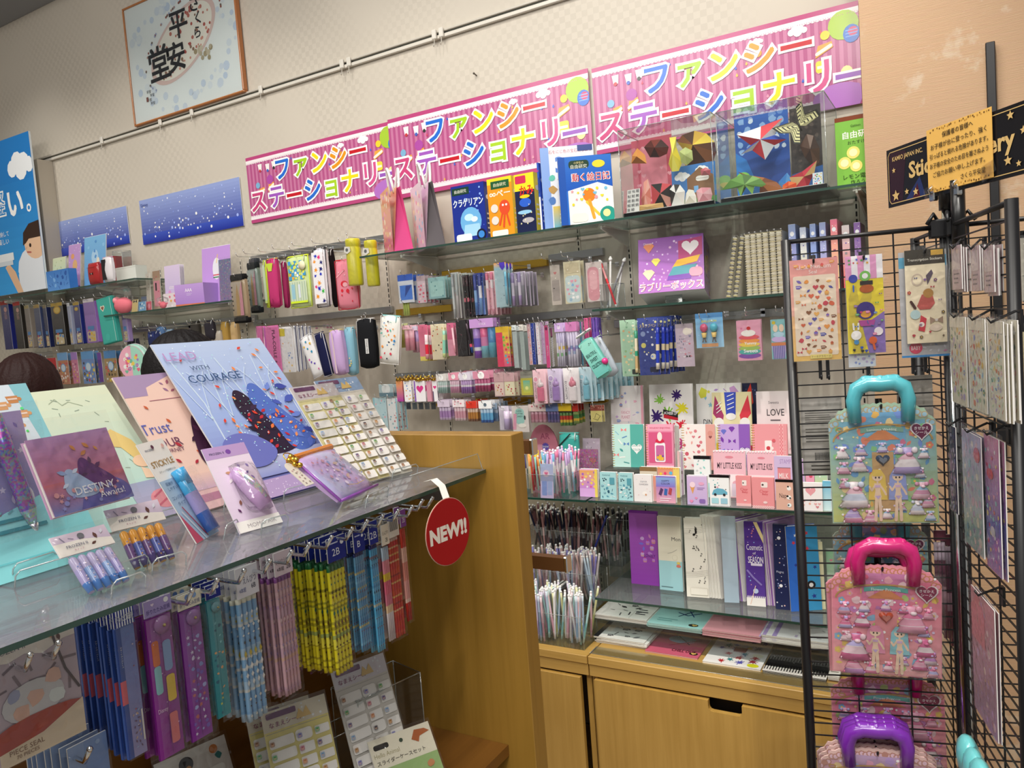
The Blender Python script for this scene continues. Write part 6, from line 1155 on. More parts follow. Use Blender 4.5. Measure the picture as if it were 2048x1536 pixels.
nb(zI(1255,152),zI(1528,370),2.775,R2,'pale yellow notebook with a ring of coloured sneakers',[('bg','e8dfae')]+[('p',p,c) for p,c in (([(.08,.95),(.3,.62),(.25,.45),(.02,.65)],'a83a6a'),([(.32,1),(.62,1),(.6,.62),(.36,.62)],'3a4fb8'),([(.92,.95),(.7,.62),(.76,.45),(.99,.65)],'d83a4a'),([(.0,.12),(.2,.2),(.2,0),(0,0)],'e8c83a'),([(1,.12),(.8,.2),(.8,0),(1,0)],'c83a50'))]+[('c',.17,.5,.13,'f2f0ec'),('c',.48,.6,.13,'f2f0ec',.09),('c',.83,.5,.13,'f2f0ec')]+[('l',[(.4,.72+.07*i),(.56,.76+.07*i)],.02,'f4f4f4') for i in range(4)]+[('l',[(.12,.66+.06*i),(.24,.72+.06*i)],.018,'f4f4f4') for i in range(3)]+[('t','SPECIAL',.48,.32,.07,'8a8a60',.3),('t','DAYS',.48,.23,.05,'5a5a48',.2)],group=g,cover='e8dfae')
nb(zI(1550,145),zI(1792,372),2.78,R2,'large blush notebook lettered with a word of love',[('g','f0e8e6','f4d8dc'),('t','LOVE',.55,.66,.11,'3a3438',.5,.005),('t','Sweets',.5,.82,.045,'6a6268',.3),('ln',1,'6a6268',.4,.5,.7,.56),('s','heart leaf bar','e89aa8 f0c090 e8b0b8',12,.04,0,0,1,.16)],group=g)
gm = 'ring notebooks in the middle row'
nb(zI(598,362),zI(818,605),2.66,R1,'aqua ring notebook with a teal half and heart label',[('bg','bfe4dc'),('r',.58,0,1,1,'58b0a4'),('s','bar leaf star bow','4a9a98 e88a8a f4f4f0 8ac0d0 5a8ac0',14,.1,0,0,.58,1),('h',.78,.44,.17,'f2f4f2'),('t','CHOO MY',.78,.50,.05,'4a9a90',.3),('t','COLOR',.78,.41,.05,'4a9a90',.24)],.012,'gold',group=gm)
nb(zI(820,362),zI(1018,640),2.655,R1,'pink ring notebook with a big baby bottle',[('bg','e88fae'),('r',0,.85,1,1,'f0a8c0'),('t','HOLIDAY ENJOYING',.52,.91,.05,'c83a5a',.8,.01),('rr',.1,.12,.94,.82,'d85a86',.02),('rr',.32,.14,.7,.58,'f2f0f2',.06),('rr',.36,.17,.66,.52,'c86aa0',.05),('c',.51,.24,.13,'e8b83a',.1),('s','star heart dot','e8c84a 5ab0c8 d83a5a 7a4aa0',12,.05,.36,.16,.66,.34),('c',.51,.62,.16,'d8284a',.08),('c',.51,.72,.09,'f4e4e0',.16),('r',0,0,1,.07,'f2c0d0')],.012,'gold',group=gm,cover='e88fae')
for i in range(4): nb(zI(1010+7*i,365+2*i),zI(1030+7*i,640-10*i),2.67+.012*i,R1,('first','second','third','hindmost')[i]+' pale notebook edge behind the pink bottle notebook',[('bg',('e0c8d0','c8c0d8','e8e0dc','a8a0b0')[i])],.01,group='spare notebooks behind the pink one')
nb(zI(1060,362),zI(1296,675),2.645,R1-.012 if False else R1,'cream ring notebook with scattered red fruit',[('bg','f0e8e4'),('s','leaf heart dot','d8808a e8a8a0 c85a6a',20,.06,0,0,.72,1),('r',.72,0,1,1,'e0a49a'),('h',.86,.72,.05,'8a4a4a'),('c',.86,.8,.08,'d89488')],.012,'gold',group=gm)
nb(zI(1300,362),zI(1522,640),2.65,R1,'purple ring notebook with gems and a heart label',[('bg','c4a4dc'),('r',.66,0,1,1,'8e5cb8'),('s','gem bow leaf','7a3aa8 e890a8 d8c8f0 6a70c8',10,.12,0,.3,.66,1),('h',.84,.42,.16,'f0ecf4'),('t','CHOO MY',.84,.48,.05,'6a4a98',.28),('t','COLOR',.84,.4,.05,'6a4a98',.22)],.012,'gold',group=gm,cover='c4a4dc')
nb(zI(1525,362),zI(1770,640),2.64,R1,'coral pink ring notebook with a small jam jar',[('bg','e89aa0'),('rr',.36,.42,.56,.66,'f2ece8',.03),('c',.46,.5,.06,'c8404a'),('c',.56,.5,.05,'f0e4e0'),('r',.78,0,.9,1,'f0b0b4'),('ck',3,26,'e07a84',.79,0,.88,1),('tv','MISS YOU BABY',.94,.5,.045,'f4d8d8',.7),('c',.62,.66,.05,'d8606a')],.012,'gold',group=gm,cover='e89aa0')
# pads in the third row
gp = 'memo pads in the third row'
def pad(TL,BR,Y,label,ops,band=None,t=.014,cover='f5f5f5',rx=-.08,group=gp,seed=1,Z=NZ):
    cx,z,w,h = put(TL,BR,Y); h = at(*TL,Y=Y).z-Z
    r = thing('memo_pad',label,'memo pad',(cx,Y,Z+.0004),(rx,0,0),group); booklet(ops,t,cover=cover,seed=seed)(r,w,h)
    if band: b = MB(); b.box(-w/2-.0008,-.0012,h*.93,w/2+.0008,t+.001,h+.001,band); b.build('binding_strip','gloss',r)
    return r
car = [('bg','f2f2f2'),('s','star dot leaf','2a2a30 5ab0b0 e8a0b0',8,.05,.05,.5,.95,.92),('p',[(.12,.4),(.2,.52),(.4,.58),(.7,.56),(.9,.46),(.9,.38),(.12,.36)],'6ab0c8'),('c',.28,.37,.07,'2a2a30'),('c',.74,.37,.07,'2a2a30'),('rr',.08,.08,.45,.26,'a8d8e0',.03),('rr',.55,.08,.9,.26,'9ac8d8',.03),('l',[(.05,.03),(.95,.03)],.01,'9aa8b0')]
pad(zI(1140,572),zI(1258,760),2.575,'black-topped memo pad with small drawings behind the car pad',[('bg','eef0f0'),('s','star bar leaf blob','8a9aa0 8ad0c8 c8c8cc',14,.1),('r',0,0,1,.35,'a8d4d4')],'17171b')
kiss = [('bg','eebcc8'),('t','MY LITTLE KISS',.5,.68,.13,'3a2a34',.76,.01),('c',.5,.86,.13,'e08a9a',.04),('rr',.06,.02,.94,.5,'f4e4e8',.02),('s','gem leaf heart','8ac0b0 e8a070 e08a9a',8,.08,.08,.16,.5,.5),('c',.7,.3,.12,'e0a8b8',.1),('rr',.56,.04,.9,.3,'d8c8d8',.02),('l',[(.1,.06),(.4,.07)],.02,'2a2a2e'),('ck',20,1,'f8f0f0',0,.97,1,1)]
pad(zI(1268,535),zI(1492,740),2.585,'pale pink memo block with kisses, beside the black-topped pad',kiss)
pad(zI(1492,540),zI(1692,745),2.58,'pale pink memo block with kisses, beside the lilac one',kiss)
pad(zI(1672,572),zI(1806,750),2.575,'lilac memo block with a little window picture',[('bg','d0bce0'),('t','STAMP',.6,.88,.1,'a888c0',.6),('r',.18,.1,.86,.74,'e08a90'),('t','MILK',.5,.56,.12,'f4e4e4',.5,.01),('r',.18,.1,.86,.3,'a878c0'),('l',[(.18,.74),(.86,.74)],.02,'5a4a5a')])
pad(zI(1806,590),zI(1880,760),2.60,'purple memo block behind the black rack',[('bg','c8a8d8'),('r',0,0,.2,1,'e8d8e8'),('c',.6,.6,.15,'8a5aa0')])
pad(zI(1880,600),zI(1945,760),2.60,'pink memo block behind the black rack',[('bg','e8a0b8'),('c',.6,.6,.2,'d8506a')])
pad(zI(1940,600),zI(2030,760),2.60,'aqua and yellow memo block behind the black rack',[('g','8ad0d0','e8dc7a'),('s','star','f0f0f0',8,.1)])
for i,(x0,lb,c) in enumerate(((520,'dark','2a2430'),(585,'violet','4a3a68'),(660,'bronze','8a7a6a'),(725,'pale','b8a8b8'))):
    p = at(*zI(x0+50,690),Y=2.60); r = thing('tape_roll',lb+' round patterned tape roll leaning behind the mint pads','tape',(p.x,2.60,NZ+.0004),(-.2,0,0),'tape rolls behind the mint pads'); b = MB(); R = .034
    b.lathe([(R*.6,0),(R,0),(R,.012),(R*.6,.012),(R*.6,0)],c,20,(0,.012,R),'y'); a = Art(b,(0,-.0002,R)); rnd = random.Random(i)
    for k in range(12): a.icon('dot',R*.8*math.cos(k*.52),R*.8*math.sin(k*.52),.003,rnd.choice(['e8c860','d8a8c0','f0f0f0','8a70c0']),rnd)
    b.build('tape','gloss',r); b = MB(); b.lathe([(R*.55,-.001),(R*.6,-.001),(R*.6,.013),(R*.55,.013),(R*.55,-.001)],'f0ead8',16,(0,.012,R),'y'); b.build('core','print',r)
pad(zI(785,642),zI(905,760),2.565,'brown-edged memo block behind the white rabbit pad',[('bg','d8ccb8'),('r',0,.85,1,1,'8a6a44')])
pad(zI(902,645),zI(1056,800),2.55,'rainbow striped memo block with orange edge',[('g','e8905a','9ab8e8'),('r',.72,0,1,1,'e8d070'),('s','dot','e83a70 e8d03a 5ab8e0',12,.08,0,.4,.72,.9),('ck',16,1,'f0b060',0,.95,1,1)])
for x,yy,c in ((1030,2.57,'e0b8b8'),(1050,2.59,'c8b0c8')): pad(zI(x,540),zI(x+26,720),yy,('pink' if x == 1030 else 'grey-lilac')+' narrow memo block on edge by the bottle notebook',[('bg',c),('ln',2,'7a6a6a',.2,.2,.8,.6)])
# front row
gf = 'small memo pads in the front row'
def fp(x0,y0,x1,y1,label,ops,band=None,Y=2.475,**k): return pad(zI(x0,y0),zI(x1,y1),Y,label,ops,band,group=gf,**k)
fp(385,655,515,835,'pink and orange sweets memo pad beside the pens',[('bg','e8b0d0'),('g','e8a85a','c88ad8',0,.3,1,.95),('s','dot heart star','f0d060 e8507a f4f0f0 a060c8',20,.08,0,.3,1,.95),('r',0,.0,1,.3,'d8a8e0'),('r',.85,0,1,1,'e8d060')],Y=2.50)
mint = [('bg','a8d8dc'),('t','MARINE',.4,.88,.06,'3a7a88',.5),('s','dot','2a4a58',4,.05,.1,.65,.5,.8),('s','bar cup leaf blob','3a7a90 5a9ab0 f0f0ee 2a5a70',20,.09,.05,.03,.95,.66),('rr',.6,.55,.9,.8,'5aa0b0',.04)]
fp(520,675,640,865,'aqua seaside memo pad, beside the sweets pad',mint)
fp(642,680,750,872,'aqua seaside memo pad, beside the white pad',mint,Y=2.472)
fp(745,692,875,876,'white memo pad with a small rabbit drawing',[('bg','efeaea'),('t','OLIVIA',.55,.74,.06,'7a7480',.5),('t','GARDEN',.55,.64,.06,'7a7480',.5),('c',.6,.3,.14,'f8f4f0',.11),('c',.66,.26,.05,'d89a6a'),('s','dot','d8a8a8 a8b8c8',8,.02)],Y=2.47)
fp(872,702,920,885,'salmon memo pad half hidden by the lilac sky one',[('g','e89a80','e8b0b8')],Y=2.485)
fp(892,702,1030,886,'blue to pink memo pad with three little tubes',[('g','8a6ac8','e8a8b8'),('g','8ab0e0','8a7ad0',0,.6,1,.95),('t','HAPPY',.5,.82,.07,'3a2a5a',.5),('t','COLOR',.5,.72,.07,'3a2a5a',.5),('p',[(.12,.32),(.25,.56),(.38,.5),(.26,.26)],'5a3a68'),('p',[(.4,.3),(.45,.54),(.6,.52),(.56,.28)],'3a6ab0'),('p',[(.62,.34),(.7,.58),(.84,.54),(.78,.3)],'b84a50'),('ln',2,'f4e8f0',.2,.04,.8,.2)],Y=2.468)
fp(1096,697,1240,892,'lavender memo pad with ice cream and letters',[('g','d8bce4','c8b0dc'),('r',0,.95,1,1,'e8d8f0'),('p',[(.15,.62),(.4,.62),(.28,.36)],'e0a060'),('c',.28,.68,.14,'f4d8e4'),('c',.72,.72,.14,'e8a8c8',.08),('ln',2,'9a7ab8',.5,.5,.9,.6),('s','heart blob','f0d890 e890b8',7,.09,.1,.05,.9,.3),('rr',.6,.06,.9,.2,'8a6ab0')],Y=2.465)
fp(1246,697,1386,896,'white memo pad with a light blue car',car,'141418',Y=2.463)
toy = [('bg','e89498'),('t','Clear',.55,.56,.09,'c83a4a',.5),('t','Baby',.6,.46,.09,'c83a4a',.4),('rr',.42,.68,.72,.86,'f0e4e0',.05),('c',.5,.77,.05,'5a4a4a'),('c',.6,.2,.1,'f0d0d0',.06),('ck',24,3,'f4e0e0',0,0,1,.09)]
fp(1420,702,1530,906,'pink memo pad with red script, half hidden',toy,Y=2.478,cover='e89498')
fp(1526,713,1682,922,'pink memo pad with red script, in full view',toy,Y=2.460,cover='e89498')
fp(1684,728,1812,932,'beige memo pad with a drawn bear and black top',[('bg','dcae9c'),('t','Nap',.4,.45,.2,'4a3a34',.4),('c',.75,.72,.12,'f0ece8'),('c',.7,.78,.05,'1c1a1a'),('c',.74,.42,.13,'f0ece8'),('c',.66,.46,.06,'1c1a1a'),('c',.8,.4,.05,'1c1a1a'),('c',.75,.16,.12,'e8f0f0'),('c',.7,.16,.05,'2a3a40')],'141416',Y=2.458,cover='dcae9c')
fp(1838,745,2002,935,'white memo pad with a pink heart behind the rack',[('bg','f2ecec'),('h',.5,.7,.22,'e8a0a8'),('s','flower heart','e8b0b0 d88a90',8,.07,.05,.05,.95,.45)],Y=2.462)
fp(1995,735,2060,935,'aqua edged memo pad furthest along the shelf',[('bg','bfe4e8'),('g','6ab8d8','d8f0f0')],Y=2.47)
# card file with a barcode hanging on the far face of the rack shows through it; pens and pouches on the pen shelf
p = at(*zI(55,700),Y=2.5)
def tray_of_pens(label,x0,x1,Y,d,h,z0):
    r = thing('pen_tray',label,'tray',((x0+x1)/2,Y,z0+.0004)); open_box(r,x1-x0,d,h); return r
xa,xb = -1.46,at(*zI(382,800),Y=2.52).x
PENS = []
def pen_proto(label,L,rad,bands,group,loc,top=None,m='plastic',name='pen'):
    r = thing(name,label,'pen' if name == 'pen' else 'pencil',loc,(0,0,0),group)
    b = MB(); z = 0; pts = [(0,0,0)]; cc = []
    for s,c in bands: z += L*s; pts.append((0,0,z)); cc.append(c)
    b.tube(pts,[rad*.9]+[rad]*(len(pts)-1),cc,6); bl_ = b.build('barrel',m,r)
    if top: k = MB(); k.ball((0,0,L+rad*.6),rad*1.15,top,6,5); k.build('end_tip','plastic',bl_)
    return r
def fill(specs,n,x0,x1,y0,y1,z,name='pencil',spread=.16,first=None,jz=.02):
    protos = []
    for i in range(n):
        k = i % len(specs); lb,L,rad,bands,top = specs[k]
        x,y = RN.uniform(x0+.008,x1-.008),RN.uniform(y0+.008,y1-.008)
        rot = Euler((RN.uniform(-spread,spread)*.6,max(-spread,min(spread,RN.gauss(0,spread*.5))),0))
        # keep the tips near the bin
        loc = Vector((x,y,z+RN.uniform(0.0,jz)))
        if k >= len(protos): r = pen_proto(lb,L,rad,bands,lb+' group',loc,top,name=name); r['group'] = lb; r.rotation_euler = rot; protos.append(r)
        else: dup(protos[k],loc,rot)
tray_of_pens('clear tray crammed with coloured gel pens',xa,xb,2.52,.13,.085,NZ)
sp = [('slim pink and white pen in the gel pen tray',.15,.0042,[(.5,'e8a8c0'),(.3,'f4e8ee'),(.2,'e07aa0')],'f4f0f2'),('slim sky blue and white pen in the gel pen tray',.145,.0042,[(.5,'a8d0e8'),(.3,'f0f4f6'),(.2,'7ab4d8')],'f4f4f4'),('white pen with a lilac end in the gel pen tray',.15,.0042,[(.7,'f0ecf0'),(.3,'c8a8d8')],'e8d8f0')]
fill(sp,36,xb-.115,xb,2.46,2.575,NZ+.005,'pen',.12)
sp = [('orange-ended wooden pen by the tray divider',.14,.004,[(.75,'f0dcb8'),(.25,'e8984a')],None),('red feather-topped pen in the gel pen tray',.14,.005,[(.5,'d82a30'),(.3,'e8603a'),(.2,'e8c83a')],None),('dark blue pen in the gel pen tray',.13,.004,[(.6,'e8e4dc'),(.4,'2a3a8a')],'f0f0f0'),('mint pen in the gel pen tray',.13,.0042,[(.6,'c8e8e0'),(.4,'8ac8bc')],None)]
fill(sp,24,xa,xb-.1,2.46,2.575,NZ+.005,'pen',.14)
hung2 = lambda bd,nm,lb,cat,TL,BR,Y,Z,rx=-.12,rz=0: stood(bd,nm,lb,cat,TL,BR,Y,Z,rx,rz)
hung2(fcard([('g','b8c8ea','d0c0e4'),('c',.45,.72,.25,'f0d8e8'),('h',.45,.72,.14,'e0709a'),('rr',.12,.08,.5,.5,'8aa0d8',.05),('rr',.55,.1,.9,.5,'a8b8e0',.05)]),'eraser_pack','pale blue pack with a pink heart in front of the pens','stationery pack',zI(118,612),zI(225,850),2.448,NZ)
hung2(pouch('3a9a92',[('l',[(.0,.25),(1,.62)],.09,'1f2a2a'),('l',[(.0,.75),(.6,1)],.08,'1f2a2a'),('l',[(.5,0),(1,.2)],.08,'1f2a2a')],.02,'58b0a8',m='gloss',ain=.96),'clear_pouch','teal pouch with black diagonal bands','pouch',zI(240,418),zI(402,800),2.68,NZ)
hung2(fcard([('bg','c8b8c8'),('l',[(.2,.7),(.3,.5),(.5,.8)],.02,'4a4450'),('s','leaf bar','5a5460 e8e0e8',8,.08)]),'paper_sheet','mauve sheet of line drawings behind the magenta pouch','paper',zI(395,440),zI(540,800),2.72,NZ)
hung2(fcard([('g','c83a98','d84aa8'),('s','dot star heart','f0a0d0 8a2060 f4d0e8 a02a80',50,.05),('h',.75,.72,.2,'4a3048'),('h',.75,.72,.17,'d82a40')],m='glitter'),'glitter_pouch','magenta glitter pouch with a dark heart','pouch',zI(362,512),zI(525,800),2.60,NZ)
cx,z,w,h = put(zI(60,360),zI(222,560),2.80); r = thing('round_sign','pink round-topped shelf sign with a purple badge','sign',(cx,2.80,NZ+.0004))
b = MB(); hh = at(*zI(60,360),Y=2.80).z-NZ; pts = [(-w*.55,0),(w*.75,0),(w*.75,hh*.5)]+[(w*.1+w*.65*math.cos(PI*i/12),hh*.5+hh*.5*math.sin(PI*i/12)) for i in range(1,12)]+[(-w*.55,hh*.5)]
b.slab(pts,.006,'d8849a',(0,0,0)); a = Art(b,(0,-.003,0)); a.text('AR',.02,hh*.78,hh*.11,'b05a78',bold=.02); a.rect(-w*.3,0,w*.35,hh*.62,'eaa2b8'); a.k += 2; a.star(.02,hh*.58,w*.17,'6a5ac0',12,.8); a.k += 1; a.text('new',.02,hh*.58,w*.08,'f0f0f8'); b.build('sign_board','print',r)
# ================================================================ bins of pencils, three tiers
def bin_(label,x0,x1,y0,y1,z0,h):
    r = thing('pencil_bin',label,'bin',((x0+x1)/2,(y0+y1)/2,z0+.0004)); open_box(r,x1-x0,y1-y0,h,.003); return r
bx0,bx1 = -1.46,at(1172,1298,Z=CT).x
bin_('clear bin of pencils on the cabinet top',bx0,bx1,2.44,2.56,CT,.12)
riser('clear step raising the middle pencil bin',bx0-.05,bx1,2.575,2.685,CT,.53)
bin_('clear bin of pencils, middle step',bx0-.05,bx1,2.575,2.685,.53,.12)
riser('clear step raising the hindmost pencil bin',bx0-.12,bx1+.06,2.70,2.86,CT,.655)
bin_('clear bin of dark-topped pencils, hindmost step',bx0-.12,bx1+.06,2.70,2.83,.655,.12)
def pspec(lb,pal,top,L=.178):
    return [(f'{n} pencil {lb}',L,.0045,bands,t) for n,bands,t in pal_specs(pal,top)]
def pal_specs(pal,top): return [(n,[(.12,mix(c,'ffffff',.3)),(.3,c),(.2,mix(c,'ffffff',.25)),(.26,mix(c,d,.5)),(.12,d)],top) for n,c,d in pal]
fill(pspec('in the low pencil bin',[('aqua','8ac8c8','c8e4e0'),('lilac','b0a0cc','e0d8ea'),('pink','dca0b0','f0dce0'),('yellow-green','c8cc80','e8e8b8'),('white','e0dce0','f0eef0'),('sky blue','9ab8d8','d8e4f0')],'f2f2f0'),74,bx0,bx1,2.44,2.56,CT+.006,spread=.2)
fill(pspec('in the middle pencil bin',[('lavender','9a90c4','8a84c8'),('rose','c89aa4','dcc0c4'),('grey','b0a8a8','d0c8c8'),('pale blue','a0b4cc','c0d0dc'),('brown','a08078','c0a098')],'f0eeec'),84,bx0-.05,bx1,2.575,2.685,.536,spread=.2)
fill(pspec('in the dark pencil bin',[('black','201a1e','141216'),('burgundy','8a5a60','3a2224'),('dark rose','c09090','7a4a50'),('navy','1c2040','10122a')],'d8d0d0'),100,bx0-.12,bx1+.05,2.70,2.83,.661,spread=.24)
T,B = at(1213,1032,Y=2.68),at(1170,1150,Y=2.68); pen('navy pencil leaning out over the bin corner',B,T,.0042,[(.5,'1a2460'),(.4,'202c78'),(.1,'2a3a90')],'lone navy pencil',None,name='pencil',cat='pencil')
# ================================================================ standing folders on the low glass shelf
gs = 'folders and notebooks on the low shelf'
def std(TL,BR,Y,label,ops,t,rz=0,rx=-.06,cover='f4f2ee',name='folder',m='print',pages='eeeae2',seed=1,w=None):
    cx,z,w0,h = put(TL,BR,Y); h = at(*TL,Y=Y).z-LZ
    if w: cx += w/2*math.cos(rz)-w0/2; Y += w/2*math.sin(rz)
    r = thing(name,label,'folder' if name == 'folder' else 'notebook',(cx,Y,LZ+.0004),(rx,0,rz),gs); booklet(ops,t,pages=pages,cover=cover,m=m,seed=seed)(r,w or w0,h); return r
bk = thing('file_box','clear file box standing round the folders on the low shelf','file box',((-1.17-.3)/2,2.66,LZ+.0002)); open_box(bk,.93,.2,.225); bk.location.y = 2.78
std(zJ(612,65),zJ(800,500),2.63,'translucent purple folder with floating pictures',[('bg','9a48b0'),('g','a85abc','8e3ca8'),('s','blob leaf cake','b87ad0 d08ac0 7a6ad8 c8a0d8',12,.09,.3,.3,.95,.72),('t','LOVELY',.7,.4,.04,'5a2070',.4),('r',0,.97,1,1,'7a2a98')],.012,.0,cover='9240a8',m='gloss',pages='a85ac0')
std(zJ(776,97),zJ(935,510),2.60,'cream and aqua notebook with a sketched basket',[('bg','e6dfcc'),('r',0,0,1,.4,'a4d2da'),('t','Mon',.78,.7,.05,'4a4a4a',.4),('l',[(.4,.5),(.6,.52),(.8,.56)],.01,'6a6a6a'),('c',.7,.45,.12,'d8d0bc'),('c',.7,.45,.10,'e6dfcc'),('c',.85,.34,.1,'d87a6a',.06),('c',.85,.38,.08,'e8c860',.05),('ln',1,'5a7a80',.08,.03,.6,.06)],.014,.0,name='notebook')
music = [('bg','f0ebdf')]+[('l',[(0,.86-.55*k-.02*i),(.5,.82-.55*k-.02*i+.05),(1,.9-.55*k-.02*i)],.006,'4a4640') for k in (0,1) for i in range(4)]+[('s','note','1c1a1a',12,.09,.05,.15,.98,.98),('t','♪',.5,.84,.12,'1c1a1a'),('rr',.18,.03,.96,.12,'d8d2c4',.02),('rr',.2,.035,.94,.115,'f0ebdf',.02),('s','dot','1c1a1a',6,.03,.35,.58,.7,.66)]
std(zJ(932,108),zJ(1082,540),2.565,'cream music notebook printed with notes and staves',music,.024,.1,name='notebook')
for i in range(5): std((1409+6*i,1032+i),(1449+6*i,1196),2.57,('first','second','third','fourth','fifth')[i]+' white notebook of the leaning pack beside the music notebook',[('bg','efece4')],.008,1.0,name='notebook',w=.14)
std((1440,1035),(1478,1199),2.55,'pale blue covered notebook at the front of the white pack',[('g','b4c4d2','a4b8c8')],.010,.2,name='notebook',cover='acbecb')
for i,c in enumerate(('8a5ab8','f0eef0','9a70c0','f2f0f2')): std((1462+6*i,1043+i),(1482+6*i,1203),2.57,('outer purple','outer white','inner purple','inner white')[i]+' notebook edge behind the seasonal purple one',[('bg',c)],.007,1.0,name='notebook',cover=c,w=.14)
cosm = [('g','4a2a86','5a3a98'),('s','star dot','d8c8f0 e8a0a8 8ab0e0',18,.04),('p',[(.5,1),(.7,1),(1,.84),(1,.75)],'e8d49a'),('i','note',.4,.88,.12,'e8808a'),('t','Cosmetic',.52,.70,.07,'f0e8f4',.85),('t','of',.5,.63,.03,'f0e8f4'),('t','SEASON',.56,.55,.08,'f0e8f4',.8,.01),('rr',.3,.48,.9,.51,'e0d8ec',.02),('l',[(.1,.42),(.4,.34),(.8,.26)],.1,'8a78c0'),('c',.5,.18,.14,'b8c8e8'),('r',0,0,1,.12,'f0ece8'),('sv',10,'6a4aa0',0,.1,1,.14),('l',[(.2,.02),(.5,.24)],.04,'e8c8b8')]
std(zJ(1277,130),zJ(1408,590),2.545,'purple seasonal notebook with white lettering',cosm,.012,.08,name='notebook',cover='4a2a86')
for i,c in enumerate(('b088c8','e8dcec','a070bc','c0a0d4')): std((1524+6*i,1046+i),(1545+6*i,1208),2.56,('first lilac','white','second lilac','third lilac')[i]+' notebook edge beside the navy snow one',[('bg',c)],.007,1.0,name='notebook',cover=c,w=.14)
std(zJ(1442,145),zJ(1548,605),2.54,'navy notebook with white snowflakes and kittens',[('bg','18204c'),('s','star flower','e8e8f0 f0c8c8 8a9ad0',26,.06),('c',.4,.84,.12,'f0f0f4'),('c',.42,.28,.12,'f0f0f4'),('t','Playing',.4,.44,.03,'c8d0e8',.5)],.012,.05,name='notebook',cover='18204c')
std((1574,1056),(1620,1224),2.53,'bright blue folder with stars behind the rack post',[('bg','2f6ac8'),('r',.4,0,1,1,'3a94c8'),('s','star','e8f0f8 d83a4a 2a3a90',10,.09),('c',.7,.3,.14,'1a1a22'),('c',.7,.3,.07,'e8e8e8')],.022,.5,cover='2a58c0',w=.1)
std((1620,1085),(1652,1222),2.58,'cream folder standing behind the bright blue one',[('bg','d8d4b0'),('r',0,0,.3,1,'e8e4c4')],.03,.3,cover='d8d4b0')
std((1652,1100),(1700,1226),2.66,'green and white folder behind the rack grid',[('g','9ad0a8','e8f0e0'),('s','heart','f0a0b0',6,.1)],.02,.2)
# ================================================================ flat stacks of notebooks
def flat_stack(desc,FL,FR,Z,n,t,d,ops,cover='f2f0ec',seed=1,jit=.004,rz=0):
    a,c = at(*zJ(*FL),Z=Z),at(*zJ(*FR),Z=Z); w = c.x-a.x; cx = (a.x+c.x)/2; grp = desc+' pile'; first = None
    def flat(r,w):
        b = MB(); b.box(-w/2,0,t-.0008,w/2,d,t,cover); Art(b,(-w/2,0,t),(1,0,0),(0,1,0),w=w,h=d).draw(ops,seed); b.box(-w/2,0,0,w/2,d,.0008,cover); b.build('cover','gloss',r)
        p = MB(); p.box(-w/2+.0015,.0015,.0009,w/2-.0015,d-.001,t-.0009,'efebe2'); b = Art(p,(-w/2+.0015,.0015,0)); [b.rect(0,.001+.0014*k,w-.003,.0014*k+.0015,'d4cec2') for k in range(max(1,int((t-.002)/.0014)))]; p.build('paper_block','print',r)
    for i in range(n):
        z = Z-t*(i+1)-.0002*i; loc = (cx+(RN.uniform(-jit,jit) if i else 0),a.y+(RN.uniform(0,jit) if i else 0),z)
        if first is None: first = thing('notebook','topmost '+desc,'notebook',loc,(0,0,rz),grp); flat(first,w)
        else: dup(first,loc,(0,0,rz+RN.uniform(-.015,.015)),'lower '+desc,grp)
UZ = .497
riser('clear acrylic platform under the upper notebook piles',-1.22,-.28,2.548,2.9,CT,UZ)
flat_stack('white notebook with small sketches on the platform',(425,652),(725,692),UZ+.017,4,.004,.25,[('bg','eeece8'),('s','bar leaf cup','3a3a40 6a6a70',10,.07,.1,.05,.9,.6),('l',[(.66,0),(.66,1)],.006,'b8b4ac'),('ln',3,'4a4a50',.7,.15,.92,.4),('r',.45,.55,.6,1,'8a7aa8')])
flat_stack('pale aqua notebook with dark blue strokes on the platform',(728,702),(1040,742),UZ+.017,4,.004,.25,[('bg','aadcdc'),('l',[(.4,.5),(.6,.42),(.8,.56)],.03,'2a4a7a'),('l',[(.5,.7),(.72,.4)],.025,'3a5a8a'),('l',[(.45,.36),(.7,.66)],.025,'2a3a6a'),('ln',2,'7ab0b4',.12,.12,.5,.25),('c',.82,.1,.09,'2a2a2a',.06),('h',.84,.1,.05,'c8a860')],'aadcdc')
flat_stack('plain pink notebook on the platform',(1042,740),(1378,785),UZ+.022,5,.0042,.25,[('bg','e6a2ae'),('r',.0,0,.02,1,'eec0c8'),('r',.97,0,1,1,'c8b0e0')],'e6a2ae')
flat_stack('white notebook with purple bands on the platform',(1380,770),(1765,822),UZ+.026,6,.0042,.25,[('bg','ece8ec'),('r',.02,0,.08,1,'b8a0d8'),('r',.17,0,.24,1,'b09ad4'),('s','bar','8a8a98',7,.04,.3,.05,.95,.6),('r',.5,.05,.54,.12,'c0b0d0')])
flat_stack('white notebook with a black spine on the cabinet top',(420,778),(700,832),CT+.025,5,.005,.24,[('bg','e8e6e2'),('r',.0,0,.10,1,'26262a'),('s','bar cup leaf','3a3a40 7a7a80',12,.07,.2,.05,.9,.6)],jit=.012)
flat_stack('pink notebook with lettering on the cabinet top',(715,862),(1020,905),CT+.005,1,.005,.24,[('bg','d0607a'),('c',.5,.55,.26,'9ab0c8',.16),('l',[(.3,.75),(.7,.4)],.02,'3a3a48'),('l',[(.35,.3),(.85,.6)],.03,'b83a58'),('t','CHILL OUT',.68,.16,.08,'5a1a2a',.45,.02),('c',.88,.12,.08,'2a2018',.06),('h',.88,.12,.05,'d8b060')],'d0607a')
